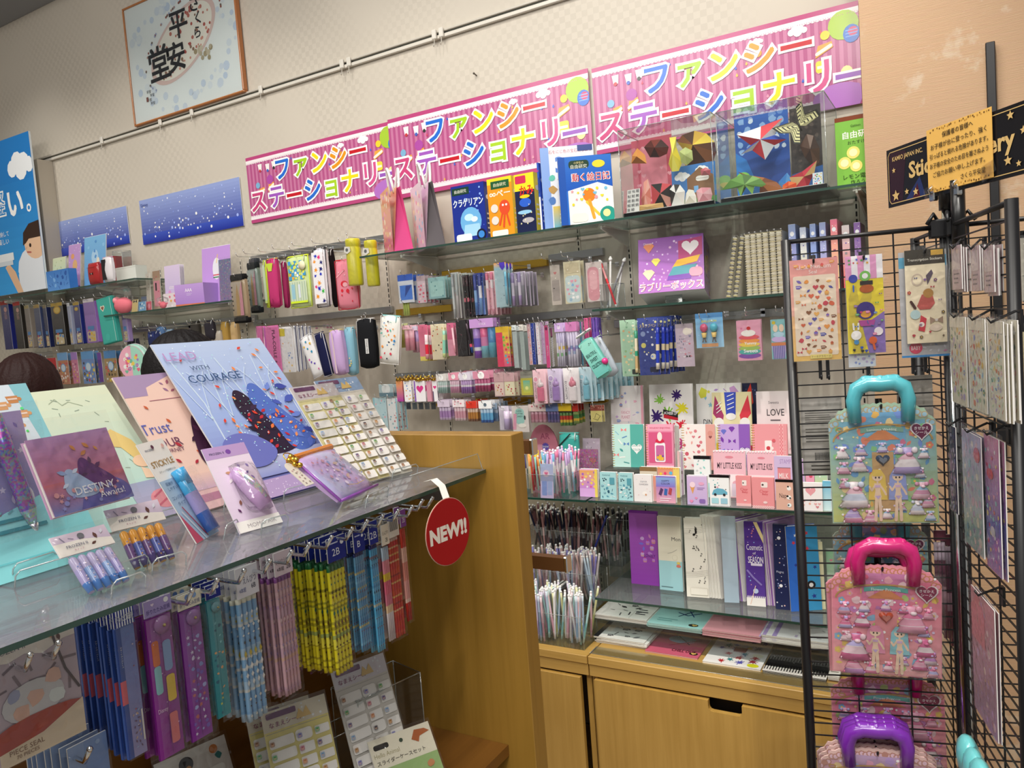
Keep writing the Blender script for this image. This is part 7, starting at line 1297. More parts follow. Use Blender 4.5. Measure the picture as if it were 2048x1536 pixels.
flat_stack('white paint splat notebook on the cabinet top',(1045,922),(1382,965),CT+.006,1,.006,.24,[('bg','eeecea'),('s','splat','3a2a1a e8d83a b82a30 2a7a80 3a3a90 5a5ab0 8a2a3a',18,.07),('r',.4,.45,.62,.62,'8a2a34'),('c',.85,.08,.1,'d8d82a',.07)])
flat_stack('piano keyboard notebook on the cabinet top',(1388,975),(1752,1038),CT+.009,2,.0045,.24,[('bg','121214'),('s','dot bar','b8b8c0 6a6a70',12,.02,.05,.3,.95,.6),('r',0,0,1,.16,'eeeae4')]+[('r',i/22+.008,.05,i/22+.024,.16,'17171a') for i in range(22)]+[('r',i/22-.001,0,i/22+.001,.16,'8a867e') for i in range(22)],'141416')
flat_stack('white notebook with small print beyond the piano one',(1765,1005),(1830,1012),CT+.022,3,.005,.2,[('bg','f0ece4'),('ln',4,'9a9488',.1,.1,.9,.5)])
# clear tray lying at the cabinet edge
r = thing('clear_tray','low clear plate lying along the cabinet top edge','tray',((-1.19-.3)/2,2.45,CT+.0004)); b = MB(); b.box(-.44,-.025,0,.44,.035,.002,'ffffff'); b.build('plate','acrylic',r); b = MB(); b.tube([(-.44,-.025,.001),(.44,-.025,.001)],.0012,'ffffff',4); b.tube([(-.44,-.025,.001),(-.44,.035,.001)],.0012,'ffffff',4); b.build('plate_edge','acrylic_edge',r)
# ================================================================ goods on the front gondola
def leaned(bd,name,label,cat,BL,BR,TL,Z=GZ+.0008,group=None,w=None,h=None,off=0,easel=None):
    a,c = at(*BL,Z=Z),at(*BR,Z=Z); e = (c-a); e.z = 0; w0 = e.length; e.normalize(); nm = Vector((e.y,-e.x,0))
    d = ray(*TL); P = CAM+d*((a-CAM).dot(e)/d.dot(e)); v = P-a; h0 = v.length; v.normalize(); y = v.cross(e)
    w,h = w or w0,h or h0; o = a+e*(w0/2)
    r = thing(name,label,cat,o,Matrix(((e.x,y.x,v.x),(e.y,y.y,v.y),(e.z,y.z,v.z))).to_euler(),group); bd(r,w,h)
    if easel:
        s = thing('acrylic_easel','clear acrylic easel holding the '+easel,'easel',(o.x,o.y,GZ+.0004),(0,0,math.atan2(e.y,e.x)))
        q = math.atan2(-v.dot(nm),v.z); W = w*.62; hh = min(h*.7,.2); t = .0022; zb = Z-GZ
        def pt(k,m): return (k*W/2,math.sin(q)*m*hh+.008,zb+math.cos(q)*m*hh-.0)
        b = MB(); b.face([pt(-1,0),pt(1,0),pt(1,1),pt(-1,1)],'ffffff'); f = math.cos(q)*.03
        b.face([(-W/2,-.03,.001),(W/2,-.03,.001),(W/2,.008,.001),(-W/2,.008,.001)],'ffffff'); b.face([(-W/2,-.03,.001),(W/2,-.03,.001),(W/2,-.034,.018),(-W/2,-.034,.018)],'ffffff')
        if zb > .005: b.face([(-W/2,.008,0),(W/2,.008,0),pt(1,0),pt(-1,0)],'ffffff')
        x2 = pt(1,1); b.face([(-W/2,x2[1],0),(W/2,x2[1],0),x2,pt(-1,1)],'ffffff'); b.build('easel_plate','acrylic',s)
        g_ = MB(); rr = [(-W/2,-.030,.001),(-W/2,-.034,.014),(-W/2+.005,-.0345,.019),(W/2-.005,-.0345,.019),(W/2,-.034,.014),(W/2,-.030,.001)]; g_.tube(rr,.0009,'ffffff',4); ee = g_.build('easel_edge','acrylic_edge',s); g_ = MB(); g_.tube([pt(-1,0),pt(-1,1),pt(1,1),pt(1,0)],.0008,'ffffff',4); g_.build('easel_edge','acrylic_edge',s)
    return r
clear_file = lambda ops,seed=1,m='print',col='d8dce4': (lambda r,w,h: (board(r,w,h,.0012,ops,seed,'front_sheet',m,col,y=-.0015),board(r,w*.995,h*1.004,.001,None,1,'back_sheet','gloss',mix(col,'ffffff',.3),y=.001)))
TREE = [('l',[(x,.28),(x+.02*k,.6),(x-.05*k,.88)],.012,c) for x,k,c in ((.12,1,'c6d6ea'),(.3,-1,'bdd0e8'),(.5,1,'c6d6ea'),(.74,-1,'c0d2ea'),(.9,1,'d0dcee'))]+[('l',[(x,.5),(x+.09*k,.72),(x+.16*k,.8)],.007,'c8d8ec') for x in (.12,.3,.5,.74) for k in (1,-1)]
lead = [('g','b4c4e2','9aaede',0,.5,1,1),('g','9aaede','6a68b8',0,0,1,.5)]+TREE+[('g','c4c8e4','8c94cc',.2,.12,1,.24),('q',[(.36,.22),(.42,.4),(.35,.55),(.42,.67),(.52,.62),(.58,.44),(.74,.24)],'2c1c34'),('q',[(.5,.56),(.57,.69),(.67,.68),(.72,.52),(.95,.26),(.62,.2),(.6,.42)],'5470c0'),('s','leaf','2c1c30 3a2444 281830',20,.05,.34,.3,.62,.62),('s','leaf','4a5cb4 5f78cc 7088d4 3c4aa0',36,.06,.58,.22,.96,.7),('s','leaf','d84030 e87840 c02838 f09860',40,.026,.15,.24,.9,.52),('s','leaf','d84838 e88848',14,.024,.08,.55,.98,.95),('q',[(.0,.22),(.06,.36),(.24,.40),(.42,.34),(.5,.24),(.3,.16)],'6c72bc'),('s','dot','d8f4f4 a8e8e0 ffffff b8d0ff',150,.0055,.03,.15,.97,.97),('s','dot','60f0d8 e0fff8',60,.004,.3,.25,.8,.7),('t','LEAD',.16,.90,.052,'b48cc0',.3),('t','WITH',.26,.815,.028,'33486c',.2),('t','COURAGE',.34,.745,.05,'2e4c78',.46),('r',0,0,1,.10,'b49cc8'),('s','dot','dccce8',60,.006,0,.0,1,.1)]
leaned(clear_file(lead,3),'clear_file','glittery blue forest file lettered with a courage motto','file',(497,1013),(705,955),(300,691),easel='glittery blue forest file')
just = [('bg','ecc9bb'),('r',0,.84,1,1,'a890b4'),('p',[(.22,.80),(.95,.80),(.92,.9),(.6,.985),(.26,.9)],'ecc9bb'),('l',[(.22,.80),(.95,.80)],.006,'a8647a'),('s','leaf','a8647a 9a7090',12,.03,.4,.83,.8,.95),('t','Trust',.12,.60,.075,'5a62b0',.3),('t','YOUR',.14,.49,.06,'6c3c5c',.32),('t','JOURNEY',.16,.43,.035,'6c3c5c',.32),('s','leaf','c8603a b03040',6,.035,.1,.25,.5,.8),('q',[(.34,.26),(.48,.6),(.58,.68),(.66,.58),(.7,.24)],'42203e'),('q',[(.68,.2),(.72,.6),(.8,.7),(.86,.6),(.99,.2)],'7486c6'),('s','leaf','4a2444 5c2c50 3c1c3a',16,.05,.38,.28,.72,.62),('s','leaf','6c7cc0 8492cc 5a6ab4',40,.07,.68,.2,.98,.72),('r',0,.0,1,.13,'dcb4b4'),('r',0,.05,1,.10,'b47c94'),('g','e8c4b8','c8a8bc',0,.13,1,.24)]
leaned(clear_file(just,4,col='ecd4c8'),'clear_file','peach and mauve file lettered with a journey motto','file',(382,1032),(557,980),(222,757),w=.172,easel='peach and mauve file')
green = [('g','d2d8be','a8d0cc'),('s','bar','8a9a8a',20,.03,.3,.35,.98,.95),('l',[(.3,.9),(.38,.93),(.42,.88),(.5,.9),(.62,.86)],.008,'a8b49c'),('p',[(.6,.62),(.75,.66),(.9,.56),(.96,.4),(.82,.42),(.74,.52),(.62,.54)],'dcc07a'),('c',.88,.40,.11,'e8c4a4',.08),('p',[(.82,.36),(.98,.30),(.98,.26),(.8,.28)],'e8c8ac'),('g','98a0bc','b4a8c4',.55,.0,1,.26),('c',.86,.12,.15,'d88a94',.12),('l',[(.76,.14),(.96,.2)],.02,'c05a70'),('l',[(.76,.08),(.98,.14)],.02,'c05a70')]
leaned(clear_file(green,5,col='ccdcc8'),'clear_file','pale green to aqua file with faint line drawings','file',(190,1075),(372,1023),(19,791),easel='pale green file')
teal_ = [('g','8cc4d0','8edce0'),('p',[(.62,1),(.86,1),(.97,.3),(.72,.3)],'d8e4ee'),('s','cup','c88a5a d8a070',4,.055,.68,.72,.92,.98),('s','blob','8a60a8 b088c8 a070b8',9,.05,.72,.34,.95,.68),('s','dot','38e060 60e890',5,.014,.5,.4,.9,.9),('s','bar','6aa4b0',14,.03,.2,.3,.62,.9),('ln',2,'3a8a98',.2,.2,.7,.3),('r',0,.08,1,.085,'6ac8d0')]
leaned(clear_file(teal_,6,'gloss','a4d8e0'),'clear_file','aqua file with a white strip of teacup pictures','file',(-60,1190),(215,1105),(-235,795),easel='aqua teacup file')
dest = [('g','b48cc0','c06a84',0,.35,1,1),('g','c46a78','7480c0',0,0,1,.4),('q',[(.3,-.05),(.5,.4),(.8,.36),(1,.2),(1,.0),(.3,0)],'5c5cac'),('q',[(.42,.28),(.46,.6),(.54,.68),(.62,.58),(.95,.22),(.6,.2)],'5a2a74'),('q',[(.2,.15),(.26,.5),(.34,.56),(.42,.48),(.7,.14)],'a4bce0'),('s','leaf','5a2a6a 6c3880 4a2460',12,.05,.42,.3,.82,.66),('s','leaf','a8c0e0 c4d4ec 8aa4d4',24,.06,.18,.2,.48,.58),('s','leaf','c8844a d89858',12,.045,.4,.66,.8,.86),('s','star dot','e0a0a8 8a90d0',20,.03,.05,.02,.95,.3),('t','DESTINY',.56,.24,.1,'f4f2f6',.5),('t','Awaits!',.74,.13,.085,'f4f2f6',.38)]
leaned(lambda r,w,h: (booklet(dest,.008,cover='c8a0c4')(r,w,h),film_sheet(r,w*1.12,h*1.28,-.004,-.004)),'memo_pad','mauve memo book lettered with a destiny motto in clear bag','memo pad',(110,1035),(268,992),(49,882),1.44,easel='mauve memo book')
def stick(r,w,h):
    board(r,w,h,.0012,[('bg','f0eeea'),('r',0,0,1,.62,'a8c0d8'),('p',[(0,.0),(.3,0),(.0,.3)],'c0506a'),('t','FROZEN II',.3,.92,.02,'3a4468',.34),('t','STICKYLE',.5,.78,.06,'a8803a',.85,.01),('t','スティック型携帯はさみ',.5,.70,.022,'4a4a4a',.8),('t','収納が',.28,.58,.035,'2a4a7a',.4),('t','しやすい',.3,.53,.033,'2a4a7a',.45),('t','コンパクト',.3,.44,.035,'2a4a7a',.5),('t','タイプ',.3,.38,.035,'2a4a7a',.35),('l',[(.1,.3),(.4,0)],.04,'d0d4dc'),('l',[(.2,.34),(.5,.02)],.03,'b03048'),('c',.42,.94,.05,'5a2a44'),('c',.8,.93,.05,'e0b0a8')],1,'backing_card')
    b = MB(); b.tube([(w*.06,-.009,h*.04),(w*.06,-.009,h*.22),(w*.08,-.009,h*.42),(w*.1,-.009,h*.64)],[.0085]*4,['3a6ac0','a8a0d8','48a8dc'],10); b.tube([(w*.1,-.009,h*.5),(w*.1,-.009,h*.66)],[.009,.009],'3ea4dc',10); b.build('stick_scissors','gloss',r)
    b = MB(); b.tube([(w*.34,-.006,.004),(w*.34,-.006,h*.6)],.004,'b8b4d8',8); b.build('spare_stick','gloss',r); film_sheet(r,w*.8,h*.62,-.020,.003,w*.1,'blister')
leaned(stick,'scissors_card','hanging card with light blue stick scissors','scissors',(394,1087),(437,1063),(273,890),w=.058,easel='stick scissors card')
def momo(r,w,h):
    board(r,w,h,.0012,[('g','e8d8e8','d8c4dc'),('r',0,.86,1,1,'b898c8'),('c',.55,.92,.06,'7a4aa0'),('t','FROZEN II',.28,.92,.025,'3a3a5a',.4),('s','leaf','6a4a98 8068b0',14,.07,.45,.4,.9,.78),('s','leaf','c09070 f0ece8',8,.07,.25,.5,.6,.72),('s','leaf','8a5a4a 5a2a5a',4,.07,.1,.2,.4,.36),('r',0,0,1,.12,'ece8e4'),('t','MOMO AIR',.55,.055,.045,'a8a0a4',.7)],2,'backing_card')
    b = MB(); pts = [(-.10*w,-.009,h*.66),(.02*w,-.010,h*.5),(.14*w,-.010,h*.34),(.24*w,-.009,h*.2)]; b.tube(pts,[.008,.0115,.012,.010],['d0a8dc','d8b4e2','d0a4d8'],10); b.build('tape_body','gloss',r)
    b = MB(); b.tube([(-.1*w,-.018,h*.62),(.08*w,-.022,h*.44),(.22*w,-.019,h*.26)],[.003,.005,.003],'ece4f0',8); b.build('white_inlay','glitter',r)
    b = MB(); b.pillow(w*.62,h*.6,.03,'ffffff',(.06*w,-.013,h*.13),n=6); b.build('blister','film',r)
leaned(momo,'tape_card','lilac correction tape card standing in a clear easel','correction tape',(483,1068),(562,1046),(405,899),w=.064,easel='lilac correction tape card')
def zipouch(r,w,h):
    b = MB(); b.pillow(w,h,.022,'c8a8d8',n=8,edge=.006,fcol=lambda u,v: mix('c8aade','b8b8dc',(math.sin(u*7+v*5)+1)/2)); Art(b,(-w*.42,-.0125,h*.08),w=w*.84,h=h*.8).draw([('s','star leaf dot','d8a8b8 8a90c0 e8d8f0 c88aa0',40,.04),('s','leaf','a88ab0 8a9ad0 d0b0a0',16,.06,.35,.2,.75,.8),('l',[(.3,.1),(.5,.04),(.75,.06)],.012,'c8a850'),('t','Frozen',.3,.62,.06,'8a78b0',.3)]); b.build('pouch_body','gloss',r)
    z = MB(); z.box(-w*.53,-.007,h*.95,w*.53,.007,h*1.05,'cf7a24',.003); z.build('orange_zipper','fabric',r)
    e = MB(); e.tube([(-w/2,-.006,0),(-w/2,-.006,h)],.0022,'9a58b8',6); e.tube([(-w/2,-.006,0),(w/2,-.006,0)],.0022,'9a58b8',6); e.build('purple_piping','gloss',r)
    t = MB()
    for i in range(7): t.ball((-w*.56+.003*math.cos(i*2.4),-.008+.003*math.sin(i*1.7),h*(1.0-.035*i)),.0042,'ffffff',6,4)
    t.tube([(-w*.56+.011*math.cos(a),-.008,h*.98+.011*math.sin(a)) for a in [PI*k/6 for k in range(13)]],.0009,'ffffff',5); t.build('gold_charms','gold',r)
    c = MB(); c.slab([(0,0),(.02,0),(.02,.036)]+[(.01+.01*math.cos(PI*i/8),.036+.012*math.sin(PI*i/8)) for i in range(1,8)]+[(0,.036)],.001,'dcd4c8',(-w*.56-.022,-.004,h*.45)); a = Art(c,(-w*.56-.022,-.0045,h*.45),w=.02,h=.048); a.draw([('s','dot heart bar','9a8a80 c8a0a0',12,.1,.05,.05,.95,.8)]); c.build('swing_tag','print',r)
    film_sheet(r,w*1.0,h*.95,-.016)
leaned(zipouch,'zip_pouch','clear lilac pouch with orange zip and gold charms','pouch',(677,1008),(751,975),(579,921),GZ+.012,easel='orange-zipped pouch')
names = lambda top,bg: [('bg',bg),('r',0,.86,1,1,top),('s','star dot','e8eef4',14,.02,0,.86,1,1),('rr',.06,.945,.52,.985,'6a3a6a',.02),('t','なまえシール',.34,.90,.035,'8a3a6a',.52,.01),('p',[(.5,.89),(.56,.96),(.62,.92),(.68,.965),(.74,.89)],'d8b870'),('l',[(.02,.845),(.98,.845)],.006,'a8a8a8')]+[o for j in range(9) for o in (('rr',.04,.74-.09*j,.42,.81-.09*j,'f4f2ee',.03),('rr',.46 if j % 3 else .44,.735-.09*j,.70,.805-.09*j if j % 3 else .815-.09*j,'f4f2ee',.05 if j % 3 == 0 else .02),('rr',.74,.74-.09*j,.97,.80-.09*j,'f4f2ee',.02))]+[('i','face',x,.775-.09*j,.035,('8a5a3a','6a6ab0','4a9a5a','b0607a','5a4a80','c07a4a','7aa0c8','3a2a3a','a8783a')[(j*2+k) % 9]) for j in range(9) for k,x in enumerate((.075,.495,.77))]
leaned(lambda r,w,h: (board(r,w,h,.002,names('8aa8cc','e2ddd2'),1,'sticker_sheet','gloss'),film_sheet(r,w*1.04,h*1.03,-.003)),'sticker_sheet','name sticker sheet with a blue heading on the glass shelf','sticker sheet',(743,964),(825,942),(628,763),easel='name sticker sheets')
leaned(lambda r,w,h: (board(r,w,h,.002,names('d8d0d4','e4dca4'),2,'sticker_sheet','gloss'),film_sheet(r,w*1.04,h*1.03,-.003)),'sticker_sheet','name sticker sheet with a yellow ground behind the blue-headed one','sticker sheet',(695,975),(780,952),(578,776),GZ+.004)
def caps(bands,fog):
    def f(r,w,h):
        board(r,w,h*.34,.0012,[('g','d8c8d8','b8a8c4'),('p',[(0,0),(1,0),(1,.35),(.5,.6),(0,.62)],'e8e2da'),('s','bar','8a809a',8,.06,0,.5,.6,1),('s','leaf','5a3028 3a2024 c89a70',9,.07,.58,.1,.86,.8),('s','leaf','d8d8e4 9aa8d0',7,.07,.78,.3,.99,.95),('c',.5,.74,.06,'6a6a72'),('t','FROZEN II',.36,.36,.13,'4a5070',.44),('t','キャップ',.36,.16,.09,'b05a80',.3)],3,'header_card',z0=h*.66,y=-.002)
        n = 5; R = w*.8/n/2
        for i in range(n):
            b = MB(); x = -w*.4+w*.8*(i+.5)/n; b.tube([(x,0,h*.06),(x,0,h*.2),(x,0,h*.42),(x,0,h*.6),(x,0,h*.635)],[R*.7,R*.95,R*.97,R*.95,R*.5],[bands[0],bands[1+i % 2],bands[3],bands[3]],10); a = Art(b,(x-R*.7,-R*.98,h*.12),w=R*1.4,h=h*.44); rnd = random.Random(i); a.draw([('s','leaf star',' '.join(bands[4:]),7,.2)],i); b.build('pencil_cap','gloss',r)
        film_sheet(r,w*1.08,h*1.06,-R-.004,-.02*h)
    return f
leaned(caps(['4a80c8','a8a0d0','8aa8d8','b0a8cc','d8c0d0','e8d8d8','6a8ad0'],0),'cap_pack','pack of lilac and blue pencil caps by the shelf edge','stationery pack',(167,1199),(276,1162),(96,1080),easel='lilac pencil cap pack')
leaned(caps(['4a3a78','6a4a80','5a68b0','d0902c','e0a848','3a2050','8a90c8'],0),'cap_pack','pack of amber and indigo pencil caps by the shelf edge','stationery pack',(258,1150),(366,1119),(206,1024),easel='amber pencil cap pack')
def penbag(r,w,h):
    board(r,w,h,.001,[('g','a898c8','8a90c4'),('s','leaf star','d8d0e8 7a6ab0 c05a68',24,.06),('c',.8,.3,.12,'e8e8ee',.16)],2,'printed_card')
    b = MB(); b.tube([(w*.22,-.012,h*.06),(w*.2,-.012,h*.2),(w*.1,-.012,h*.62),(w*.02,-.012,h*.98)],[.004,.009,.0095,.009],['c8c8d0','8a58b8','6a3aa0'],10); b.build('purple_pen','glitter',r)
    b = MB(); b.tube([(w*.24,-.012,h*.0),(w*.22,-.012,h*.08)],[.003,.006],'e8e8e8',8); b.build('pen_tip','chrome',r); film_sheet(r,w*1.1,h*1.05,-.026)
leaned(penbag,'pen_bag','bagged glittery purple pen on a lilac card','pen pack',(-50,1100),(95,1058),(-110,840),1.40,easel='bagged purple pen')
# clear lip at the far end of the shelf, and the NEW sign on its strap
b = MB(); b.face([(GX-.004,PY-.20,GZ+.001),(GX-.004,PY-.008,GZ+.001),(GX-.012,PY-.008,GZ+.028),(GX-.012,PY-.20,GZ+.028)],'ffffff'); r = thing('clear_lip','clear upright lip at the far end of the front shelf','shelf lip',(0,0,0)); b.build('lip_plate','acrylic',r); b = MB(); b.tube([(GX-.012,PY-.20,GZ+.028),(GX-.012,PY-.008,GZ+.028),(GX-.004,PY-.008,GZ+.001)],.0008,'ffffff',4); b.build('lip_edge','acrylic_edge',r)
sg = thing('new_sign','round red NEW sign hanging from the front shelf by a white strap','sign',at(897,1063,X=GX+.03),(0,0,math.radians(84)))
s0 = sg.location; A,B = at(897,995,X=GX+.03),at(897,1130,X=GX+.03); ry = (A.z-B.z)/2; rx = .050
b = MB(); R1_ = [(rx*math.cos(2*PI*i/40),ry*math.sin(2*PI*i/40)) for i in range(40)]; b.slab([(x*1.02,z*1.02) for x,z in R1_],.0012,'d8b0a0',(0,.0008,0)); b.slab(R1_,.0012,'a80c10'); a = Art(b,(0,-.0006,0)); a.text('NEW!!',0,0,ry*.50,'efe6da',wmax=rx*1.72,bold=.05); b.build('sign_disc','print',sg)
b = MB(); S = [at(px,py,X=x) for px,py,x in ((852,962,GX-.02),(868,958,GX-.006),(884,972,GX+.008),(893,998,GX+.026))]; vs = []; rot = Matrix.Rotation(-math.radians(84),3,'Z')
for p in S:
    for dy in (-.0085,.0085): q = rot @ (p-s0+Vector((0,dy,0))); vs.append(q)
b.mesh(vs,[(0,1,3,2),(2,3,5,4),(4,5,7,6)],'f0eee8',True); b.build('strap','print',sg)
# ---------------------------------------------------------------- hooks and packs under the shelf
XT = -.735
tips = [(60,1310),(117,1286),(384,1181),(434,1160),(488,1141),(539,1121),(583,1103),(619,1088),(663,1074),(704,1057),(734,1042),(765,1032),(796,1021),(825,1013),(845,1001),(865,996)]
gh = None
for i,(px,py) in enumerate(tips):
    p = at(px,py,X=XT); b = MB(); L = XT+.93
    if gh is None:
        b.tube([(0,0,0),(L-.03,0,-.004),(L-.012,0,-.004),(L,0,.012)],.0026,'dddddd',8); b.ball((L,0,.012),.0032,'ffffff',6,4); b.box(-.004,-.01,-.01,.0,.01,.01,'cccccc'); gh = b.build('display_hook','chrome'); o = gh
    else: o = gh.copy(); COL.objects.link(o)
    o.location = (-.9298,p.y,GZ-.055+.03 if False else p.z-.012); tag(o,'thick chrome display hook under the front glass shelf','hook','chrome hooks under the front shelf')
def hungx(bd,name,label,cat,TL,BR,n=1,gap=.011,X=-.768,group=None,w=None):
    A,B = at(*TL,X=X),at(*BR,X=X); w = w or B.y-A.y; h = A.z-B.z; loc = Vector((X,(A.y+B.y)/2,B.z)); group = group or (label+' pegged together' if n > 1 else None)
    r = thing(name,('front '+label) if n > 1 else label,cat,loc,(0,0,PI/2),group); bd(r,w,h)
    for i in range(1,n): dup(r,loc+Vector((-gap*i,RN.uniform(-.003,.003),RN.uniform(-.003,.003))),(0,0,PI/2+RN.uniform(-.05,.05)),label+', behind its twin',group)
    return r
nav = lambda s,c='1c2c8a': [('bg',c),('t',s,.45,.38,.3,'e8ecf8',.8),('c',.8,.72,.1,'e8ecf8'),('ln',1,'c8d0f0',.1,.68,.6,.84)]
def ruler_pack(hdr,c,ops,hh=.1,seed=1):
    def f(r,w,h):
        hz = h*(1-hh); board(r,w,h*hh,.0012,hdr,seed,'header_card',z0=hz,y=-.002)
        board(r,w*.9,hz*.97,.003,[('g',mix(c,'ffffff',.08),c)]+ops+[('l',[(.5,.02),(.5,.9)],.02,mix(c,'000000',.35))],seed,'ruler','gloss',c,z0=.01*h)
        b = MB(); b.lathe([(0,0),(w*.3,0),(w*.3,.003),(w*.12,.005),(0,.005)],mix(c,'ffffff',.15),18,(w*.1,-.0005,hz*.92),'y'); b.lathe([(0,.005),(w*.06,.005),(0,.008)],'d8c070',10,(w*.1,-.0005,hz*.92),'y'); b.build('pivot_disc','gloss',r); film_sheet(r,w,hz,-.010)
    return f
hungx(lambda r,w,h: (board(r,w,h*.12,.0012,[('bg','20308c'),('sv',7,'e8ecf4',.1,0,1,1),('t','ぴったり定規',.5,.45,.4,'1c2c80',.9,.03),('t','ぴったり定規',.5,.45,.38,'f0f2f8',.88)],1,'header_card',z0=h*.88,y=-.002),board(r,w*.94,h*.87,.003,[('g','6a84c8','9a94c4'),('r',0,0,.3,1,'2a4a98'),('r',0,.42,.3,.6,'d8606c'),('tv','スタートサイズ入って',.22,.78,.1,'e8ecf4',.38),('s','dot leaf','c8503a d8d0e8',5,.06,.4,.1,.9,.9),('s','leaf','6a4a6a c8a890 9ab0d8',16,.09,.35,.05,.85,.36),('r',.86,.1,.94,.34,'e8e4dc')],2,'ruler','gloss','4a6ab8'),film_sheet(r,w,h*.9,-.004)),'ruler_pack','blue ruler pack with a striped heading','ruler pack',(222,1222),(296,1500),9,.011)
hungx(ruler_pack([('bg','a898d0'),('t','折りたたみ定規',.5,.3,.3,'4a3a80',.86),('h',.3,.7,.06,'e8d8f0'),('c',.8,.75,.09,'f0f0f4')],'8c2894',[('rr',.12,.66,.4,.84,'d8703a',.1),('rr',.55,.60,.88,.82,'8aa8d8',.12),('rr',.12,.46,.4,.66,'8ac4cc',.1),('rr',.55,.38,.9,.57,'e8c848',.1),('t','Disney',.3,.34,.04,'e8c8e8',.4),('rr',.5,.08,.85,.3,'e07a80',.1),('s','star','e8c0f0',10,.04)]),'ruler_pack','magenta folding ruler pack with a lilac heading','ruler pack',(283,1206),(372,1497),3)
hungx(ruler_pack([('bg','e8e2d0'),('t','折りたたみ定規',.5,.3,.3,'4a5a90',.86),('c',.4,.75,.1,'6a8ac8'),('c',.7,.75,.1,'8aa8d8')],'842a9c',[('s','blob star leaf','a8b0e8 d8d0f0 7a5ac0 c06a70 8a98d8',40,.1,.1,.02,.95,.82)],seed=3),'ruler_pack','magenta folding ruler pack with a cream heading','ruler pack',(351,1194),(428,1464),3)
hungx(ruler_pack(nav('定規'),'2c8c98',[('s','blob star leaf','c8d060 d8a878 3a6a80 8ad0d8',20,.12,.1,.02,.95,.82)],seed=4),'ruler_pack','teal folding ruler pack with a navy heading','ruler pack',(407,1174),(464,1426),3)
def pbands(a,c,marks,n=12,top=None):
    out = []; rnd = random.Random(len(a)+n+len(marks)); 
    for i in range(n): out += [(.74/n,a if i % 3 else mix(a,c,.5)),(.26/n,mix(a,rnd.choice(marks),.7) if rnd.random() < .55 else a)]
    return out[:-1]+[(.38/n,top or c)]
P4 = lambda a,c,marks,top=None,n=11: [pbands(a,c,marks,n,top)]
hdr_w = [('bg','d8d8e2'),('t','えんぴつ',.6,.55,.24,'5a5a78',.6),('t','4本組',.25,.25,.16,'4a5a98',.3),('t','6B',.75,.3,.16,'3a3a50',.2)]
hungx(sticks(4,P4('86b4dc','c8dcea',['d8c04a','e8e4d8','4a4438','7aa8d4'],'e0dcc8'),hdr_w,.19,dots=('e8e4d8 4a4438 d8c04a f4f4f0',14)),'pencil_pack','light blue pencil pack with a white heading','pencil pack',(467,1140),(541,1427),6,.012)
hungx(sticks(5,P4('d4aab4','c4a0b8',['c8a0c0','d8b090','e0bcc0','b890b8'],'8a4a90',9),[('bg','d8c8d4'),('t','かきかたえんぴつ',.5,.6,.2,'3a2a40',.85),('t','4本組',.3,.28,.18,'2a2030',.4),('t','2B',.75,.3,.18,'2a2030',.25)],.16,dots=('c8a0c8 d8a888 e8ccd0 a890b8',12)),'pencil_pack','dusty pink pencil pack with purple tops','pencil pack',(544,1108),(607,1379),7,.011)
yel = [(q_,c_ if q_ > .05 else mix(c_,'ece02a',.45)) for q_,c_ in [(.05,'d8c81a'),(.015,'6a4a1a'),(.04,'ece02a'),(.02,'7a5a1a'),(.10,'eee02a'),(.012,'8a6a20'),(.09,'f2e84a'),(.035,'2f8a80'),(.05,'ece02a'),(.03,'6a5a20'),(.02,'f0e42e'),(.025,'7a7030'),(.10,'ece02a'),(.02,'4a5a2a'),(.025,'e8dc2a'),(.02,'4a5a2a'),(.09,'efe22c'),(.025,'5a4018'),(.17,'f0e42c'),(.06,'1f6a3a')]]
hungx(sticks(5,[yel],nav('2B'),.17,dots=('6a4a14 4a4a1a 2f7a70 7a5a1a f4ec60',14)),'pencil_pack','bright yellow pencil pack with green tops','pencil pack',(650,1080),(711,1335),12,.011)
blu = P4('6aa4cc','4a8ab8',['8a3a44','d8c060','3a5a80','8ac0dc'],'1a2a6a')
hungx(sticks(5,blu,nav('B'),.17,dots=('8a3a44 3a3a50 d8c060 4a80a8',12)),'pencil_pack','medium blue pencil pack beside the yellow ones','pencil pack',(703,1065),(746,1297),6,.011)
hungx(sticks(4,P4('5ab0dc','7ac4e4',['8a4a3a','4a90c0','e0d0a0'],'1a2470'),nav('2B','1e2e90'),.17,dots=('8a3a34 2a3a50 e0d0a0',11)),'pencil_pack','sky blue pencil pack beside the pink ones','pencil pack',(734,1045),(774,1300),3,.011)
hungx(sticks(4,[[(.3,'e8dce0'),(.08,'e8c8a0'),(.12,'d87a90'),(.14,'e06a84'),(.08,'e8c83a'),(.14,'e890a0'),(.14,'b8c8d8')]],[('bg','e8e0d0'),('t','えんぴつ',.5,.6,.2,'3a3030',.8),('t','2B',.6,.25,.2,'2a2a2a',.3)],.17),'pencil_pack','pink and white pencil pack with a cream heading','pencil pack',(759,1052),(794,1279),3,.011)
hungx(sticks(4,P4('cc3a2c','d85a34',['e8c878','8a2420','f0d8a0'],'d8bcae',14),[('bg','e0dcd4'),('sv',12,'2a2a2a',.1,.3,.9,.8),('r',0,.86,1,1,'2a3a90')],.17),'pencil_pack','bright red patterned pencil pack','pencil pack',(773,1035),(814,1269),3,.011)
hungx(sticks(3,[[(.2,'c02a24'),(.04,'e8c8b8'),(.2,'e0a098'),(.2,'d88a7a'),(.16,'e8bcaa'),(.2,'c83828')]],[('bg','8a50a8'),('t','2B',.5,.4,.3,'f0e8f4',.5)],.15),'pencil_pack','pale red-ended pencil pack nearest the end panel','pencil pack',(797,1021),(827,1241),2,.011)
